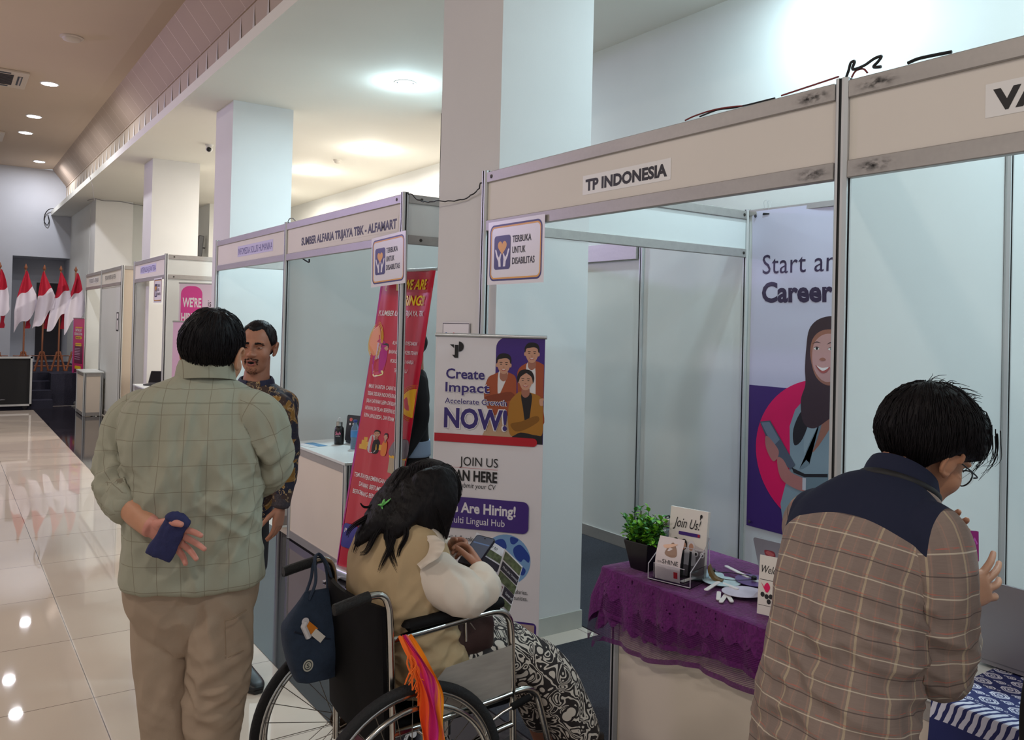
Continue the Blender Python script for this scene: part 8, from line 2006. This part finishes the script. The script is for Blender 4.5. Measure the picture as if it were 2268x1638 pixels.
# ------------------------------------------------------------------ flags on the stage
M_FRED = mat('flag_red', (176, 26, 52), .75); M_FWHT = mat('flag_white', (216, 208, 220), .75); M_WOODF = mat('brown_turned_wood', (122, 70, 44), .45)
def flag(label, x, y, seed, w=0.26):
    t = thing('flag', label, 'flag', (x, y, 0.60), group='red and white flags on stage stands')
    mb = MB(); mb.lathe([(0.016, 0.15), (0.016, 1.94), (0.010, 1.945), (0.024, 1.96), (0.030, 1.985), (0.016, 2.02), (0.004, 2.055)], 14); mb.build('pole', M_WOODF, t, smooth=50)
    r_ = random.Random(seed); n1, n2 = 34, 22
    vs = []; mi = []
    for j in range(n1 + 1):
        s_ = j / n1
        for i in range(n2 + 1):
            u = i / n2
            # the cloth hangs from its upper hoist corner: a narrow top spreading downwards
            wd = (0.02 + w * min(1, s_ * 1.5) ** 0.9)
            xx = (u - 0.40) * wd + 0.02 * math.sin(s_ * 5 + seed) - .07 * s_ * (1 - u)
            dep_ = 0.035 * math.sin(u * 9 + seed + s_ * 2) * min(1, s_ * 2 + .2)
            low = 1.92 - 1.16 * s_ * (1.0 - 0.38 * u + 0.05 * math.sin(u * 8 + seed))
            vs.append((xx, -0.075 + dep_, low))
    f = []
    for j in range(n1):
        for i in range(n2):
            q = j * (n2 + 1) + i; f.append((q, q + 1, q + n2 + 2, q + n2 + 1))
            mi.append(0 if (j / n1) < 0.44 else 1)
    mb = MB(); mb.add(vs, f); mb.m = mi; mb.build('cloth', [M_FRED, M_FWHT], t, smooth=180)
    vs = [(0.03 + 0.012 * math.sin(k), 0.03, 1.5 - 0.062 * k) for k in range(12)] + [(0.10 + 0.01 * math.sin(k * 2), 0.045, 1.46 - 0.058 * k) for k in range(12)]
    mb = MB(); mb.add(vs, [(k, k + 1, 13 + k, 12 + k) for k in range(11)]); mb.build('back_fold', M_FRED, t, smooth=180)
    mb = MB()
    for s in (-1, 1):
        mb.lathe([(0.018, 0), (0.026, 0.02), (0.016, 0.05), (0.022, 0.12), (0.016, 0.2), (0.024, 0.28), (0.014, 0.34), (0.022, 0.37), (0.006, 0.40)], 12, (0, 0, 0), 0, Matrix.Translation((s * 0.12, 0, 0)) @ Matrix.Rotation(-s * math.radians(14), 4, 'Y'))
    mb.tube([(-0.13, 0, 0.10), (0.13, 0, 0.10)], 0.012, 8); mb.tube([(-0.17, 0, 0.30), (0.17, 0, 0.30)], 0.010, 8); mb.tube([(0, 0, 0.0), (0, 0, 0.25)], 0.022, 10)
    mb.build('stand', M_WOODF, t, smooth=50)
for k, (x, l_) in enumerate(((0.90, 'red and white flag cut by the picture edge on the stage'), (1.32, 'red and white flag before the pale doorway reveal, second from the picture edge'), (1.63, 'middle red and white flag of the stage row of five'), (1.91, 'red and white flag before the dark door, beside the last one'), (2.17, 'red and white flag at the booth end of the stage row'))):
    flag(l_, x, 18.3, 1.0 + 1.7 * k, 0.27 + 0.02 * (k % 2))

# black framed case in front of the steps
t = thing('stage_monitor', 'black box with a silver frame on casters before the stage steps', 'monitor', (0.92, 17.05, 0.003))
mb = MB(); mb.box((0, 0.22, 0.50), (0.86, 0.40, 0.84)); mb.build('case', mat('black_monitor_case', (18, 18, 22), .6), t, smooth=0)
mb = MB()
for a, b in (((-.44, 0, .08), (.44, 0, .08)), ((-.44, 0, .92), (.44, 0, .92)), ((-.44, 0, .08), (-.44, 0, .92)), ((.44, 0, .08), (.44, 0, .92)), ((.44, 0, .92), (.44, .42, .92)), ((.44, 0, .08), (.44, .42, .08)), ((.44, .42, .08), (.44, .42, .92))):
    lo = np.minimum(a, b) - .016; hi = np.maximum(a, b) + .016; mb.box2(lo, hi)
mb.build('frame', M_ALU, t, smooth=0)
for x in (-.36, .36):
    for y in (.05, .38):
        mb = MB(); mb.lathe([(.010, -.015), (.034, -.015), (.034, .015), (.010, .015)], 14, (0, 0, 0), 0, Matrix.Translation((x, y, .034)) @ Matrix.Rotation(PI / 2, 4, 'X')); mb.box2((x - .02, y - .02, .04), (x + .02, y + .02, .075)); mb.build('caster', M_BLK, t)
P = Print((0.0, -.002, .17), (1, 0, 0), (0, 0, 1), base=0.0); P.blob([(-.06, 0), (0, .02), (.06, 0.01), (0, .005)], mat('grey_emblem', (130, 130, 136), .5), 3); P.build('emblem', t)
t = thing('stage_light', 'black lamp base on the floor before the framed black box', 'lamp', (0.62, 16.55, 0.003))
mb = MB(); mb.box((0, 0, .10), (.18, .16, .16), rot=Matrix.Rotation(.4, 4, 'X')); mb.build('lamp_head', M_BLK, t, smooth=0); mb = MB(); mb.tube([(-.16, -.08, .02), (0, 0, .06), (.20, -.10, .02)], .018, 8); mb.build('stand', M_BLK, t)

# ------------------------------------------------------------------ ceiling fixtures
def emissive(name, c, s): return mat(name, c, .5, emit=c, estr=s)
for k, (x, y, pw, c) in enumerate(AISLE_LAMPS[:3]):
    t = thing('downlight', ('round cool white downlight between the two nearer columns', 'round downlight in the recess ceiling, larger in view of two', 'round downlight in the recess ceiling, smaller and deeper in')[k], 'ceiling light', (x, y, CEIL_Z), group='aisle downlights')
    mb = MB(); mb.lathe([(.105, 0), (.105, -.008), (.088, -.012), (.085, -.004), (.085, 0)], 32); mb.build('trim_ring', mat('white_lamp_ring', (230, 230, 228), .4), t, smooth=40)
    mb = MB(); mb.lathe([(.070, -.002), (.066, -.035), (.04, -.055), (.01, -.062)], 24); mb.build('bulb', emissive('lit_cool_bulb', (225, 245, 255), 9.0), t, smooth=60)
for k, (x, y) in enumerate(HALL_LAMPS):
    t = thing('downlight', ('bright hall downlight beside the larger air conditioner', 'hall downlight, second along the row to the stage', 'hall downlight, third along the row to the stage', 'lone hall downlight over the stage')[k], 'ceiling light', (x, y, HALL_Z), group='hall downlights')
    mb = MB(); mb.lathe([(.125, 0), (.125, -.008), (.108, -.012), (.105, 0)], 32); mb.build('trim_ring', mat('white_lamp_ring', (230, 230, 228), .4), t, smooth=40)
    mb = MB(); mb.lathe([(.104, -.001), (.10, -.014), (.05, -.020), (.01, -.021)], 24); mb.build('diffuser', emissive('lit_white_diffuser', (240, 240, 255), 9.0), t, smooth=60)
def detector(label, loc, r=.06, m=None):
    t = thing('smoke_detector', label, 'smoke detector', loc)
    m = m or mat('off_white_plastic', (206, 200, 190), .5)
    mb = MB(); mb.lathe([(r, 0), (r, -.012), (r * .85, -.02)], 28); mb.build('base', m, t, smooth=40); mb = MB(); mb.lathe([(r * .8, -.02), (r * .75, -.04), (r * .4, -.052), (.004, -.054)], 24); mb.build('sensor', m, t, smooth=60)
detector('pale round smoke detector on the aisle ceiling between downlights', (4.61, 11.19, CEIL_Z))
detector('flat round ceiling speaker on the hall ceiling', (1.22, 11.29, HALL_Z), .13, mat('ceiling_speaker_grey', (196, 184, 172), .6))
def cassette(label, x, y):
    t = thing('air_conditioner', label, 'air conditioner', (x, y, HALL_Z), math.radians(0), 'ceiling air conditioners')
    mb = MB(); mb.box2((-.48, -.48, -.03), (.48, .48, .0)); o = mb.build('panel', mat('aged_ac_panel', (198, 184, 168), .5), t, smooth=0); bevel(o, .008)
    mb = MB(); mb.box2((-.30, -.30, -.034), (.30, .30, -.028)); mb.build('grille', mat('dark_ac_grille', (44, 40, 42), .6), t, smooth=0)
    for k in range(9):
        mb = MB(); mb.box((0, -.27 + k * .0675, -.037), (.58, .012, .006)); mb.build('slat', mat('ac_slat_grey', (86, 78, 78), .5), t, smooth=0)
    for s in (-1, 1):
        mb = MB(); mb.box2((s * .38 - .03, -.26, -.034), (s * .38 + .03, .26, -.028)); mb.build('outlet', M_BLK, t, smooth=0)
        mb = MB(); mb.box2((s * .38 - .008, -.26, -.042), (s * .38 + .012, .26, -.030)); mb.build('flap', mat('ac_flap', (180, 168, 160), .5), t, smooth=0)
        mb = MB(); mb.box2((-.26, s * .38 - .03, -.034), (.26, s * .38 + .03, -.028)); mb.build('outlet', M_BLK, t, smooth=0)
cassette('square ceiling air conditioner with dark grille at the picture edge, larger in view', 0.46, 13.80)
cassette('square ceiling air conditioner nearer the stage, smaller in view', 0.42, 18.42)
t = thing('security_camera', 'small white dome camera with a black lens under the aisle ceiling', 'camera', (2.88, 11.37, CEIL_Z))
mb = MB(); mb.lathe([(.05, 0), (.05, -.015), (.03, -.03)], 24); mb.build('base', mat('white_camera_shell', (214, 212, 208), .4), t, smooth=40)
mb = MB(); D_, F_ = _ico(4); mb.add(D_ * .045 + np.array((0, 0, -.06)), F_); mb.build('shell', mat('white_camera_shell', (214, 212, 208), .4), t, smooth=180)
mb = MB(); mb.add(D_ * .032 + np.array((-.010, -.026, -.068)), F_); mb.build('lens', mat('black_lens', (20, 20, 24), .15), t, smooth=180)
t = thing('wall_speaker', 'slim black speaker on a bracket on the far aisle wall', 'speaker', (4.38, 17.45, 3.0))
mb = MB(); mb.box((-.10, -.05, .15), (.10, .10, .42), rot=Matrix.Rotation(.08, 4, 'Y')); o = mb.build('cabinet', M_BLK, t, smooth=0); bevel(o, .01); mb = MB(); mb.tube([(0.01, 0, .12), (-.08, -.03, .12)], .012, 8); mb.build('bracket', M_BLK, t)

# ------------------------------------------------------------------ loose wires
M_WIRE = mat('black_wire', (26, 24, 26), .6); M_WIRER = mat('red_wire', (120, 40, 40), .6)
def wire(label, pts, r=.003, m=M_WIRE, sub=8, wig=0.0, name='wire'):
    p = spline(pts, sub)
    if wig: p = p + np.array([[noise.noise(Vector((i * .45, k * 7.1, 0))) * wig for k in range(3)] for i in range(len(p))])
    mb = MB(); mb.tube(p, r, 6); o = mb.build(name, m, None, smooth=60); tag(o, label, 'wire'); return o
wire('thin black twisted wire from the fascia TP INDONESIA across the thick column', [(2.335, 3.69, 2.46), (2.385, 3.85, 2.42), (2.39, 4.02, 2.40), (2.36, 4.24, 2.41), (2.35, 4.40, 2.43), (2.345, 4.57, 2.50)], .0035, wig=.012)
wire('red and black wire looping up above the fascia middle', [(2.34, 2.26, 2.504), (2.34, 2.21, 2.512), (2.34, 2.12, 2.516), (2.345, 2.04, 2.512), (2.35, 1.99, 2.506)], .003, M_WIRER)
wire('black wire lying along the fascia top', [(2.345, 2.19, 2.506), (2.345, 2.10, 2.514), (2.35, 2.02, 2.507), (2.35, 1.85, 2.505)], .003)
wire('red wire rising to the post top between the two front booths', [(2.345, 1.82, 2.506), (2.345, 1.74, 2.511), (2.345, 1.66, 2.516), (2.345, 1.60, 2.520)], .003, M_WIRER)
wire('bundle of black taped wire on the post between the front booths', [(2.345, 1.575, 2.508), (2.34, 1.562, 2.530), (2.34, 1.555, 2.552), (2.342, 1.543, 2.553), (2.34, 1.548, 2.530), (2.34, 1.51, 2.532), (2.34, 1.475, 2.545), (2.345, 1.455, 2.548), (2.345, 1.465, 2.535), (2.345, 1.48, 2.522), (2.345, 1.455, 2.516)], .0048)
wire('red loop of wire by the taped bundle', [(2.345, 1.555, 2.506), (2.345, 1.54, 2.524), (2.345, 1.515, 2.524), (2.345, 1.50, 2.508)], .003, M_WIRER)
wire('black wire end farther along the fascia VA', [(2.345, 1.37, 2.506), (2.345, 1.34, 2.511), (2.345, 1.30, 2.510), (2.345, 1.24, 2.506)], .005)
wire('thin grey wire hanging from the far ceiling edge', [(2.04, 15.8, 4.08), (2.10, 15.9, 3.92), (2.16, 16.2, 3.80), (2.22, 16.5, 3.76)], .006, mat('grey_wire', (190, 186, 190), .6))
wire('grey wire along the top of the farthest column', [(2.30, 18.0, 3.93), (2.45, 18.1, 3.99), (2.60, 18.12, 3.97), (2.9, 18.13, 3.985), (3.15, 18.14, 3.96), (3.5, 18.4, 3.97)], .007, mat('grey_wire2', (120, 118, 120), .6))
wire('black cable bunch at the far end of the ceiling edge', [(2.10, 21.9, 4.15), (2.00, 21.93, 4.12), (1.93, 21.95, 4.0), (1.92, 21.95, 3.85), (1.98, 21.95, 3.76), (2.02, 21.95, 3.86), (1.99, 21.95, 4.0)], .010)
wire('thin wire over the fascia between the two farther booths', [(2.34, 6.71, 2.49), (2.345, 6.68, 2.53), (2.345, 6.60, 2.53), (2.345, 6.54, 2.505)], .004, mat('grey_wire2', (120, 118, 120), .6))
mb = MB(); mb.tube(spline([(2.355, 6.37, 2.19), (2.37, 6.34, 2.172), (2.38, 6.30, 2.16), (2.37, 6.27, 2.18)], 6), .006, 8); mb.build('hook', M_WIRE, ba, True, 60)
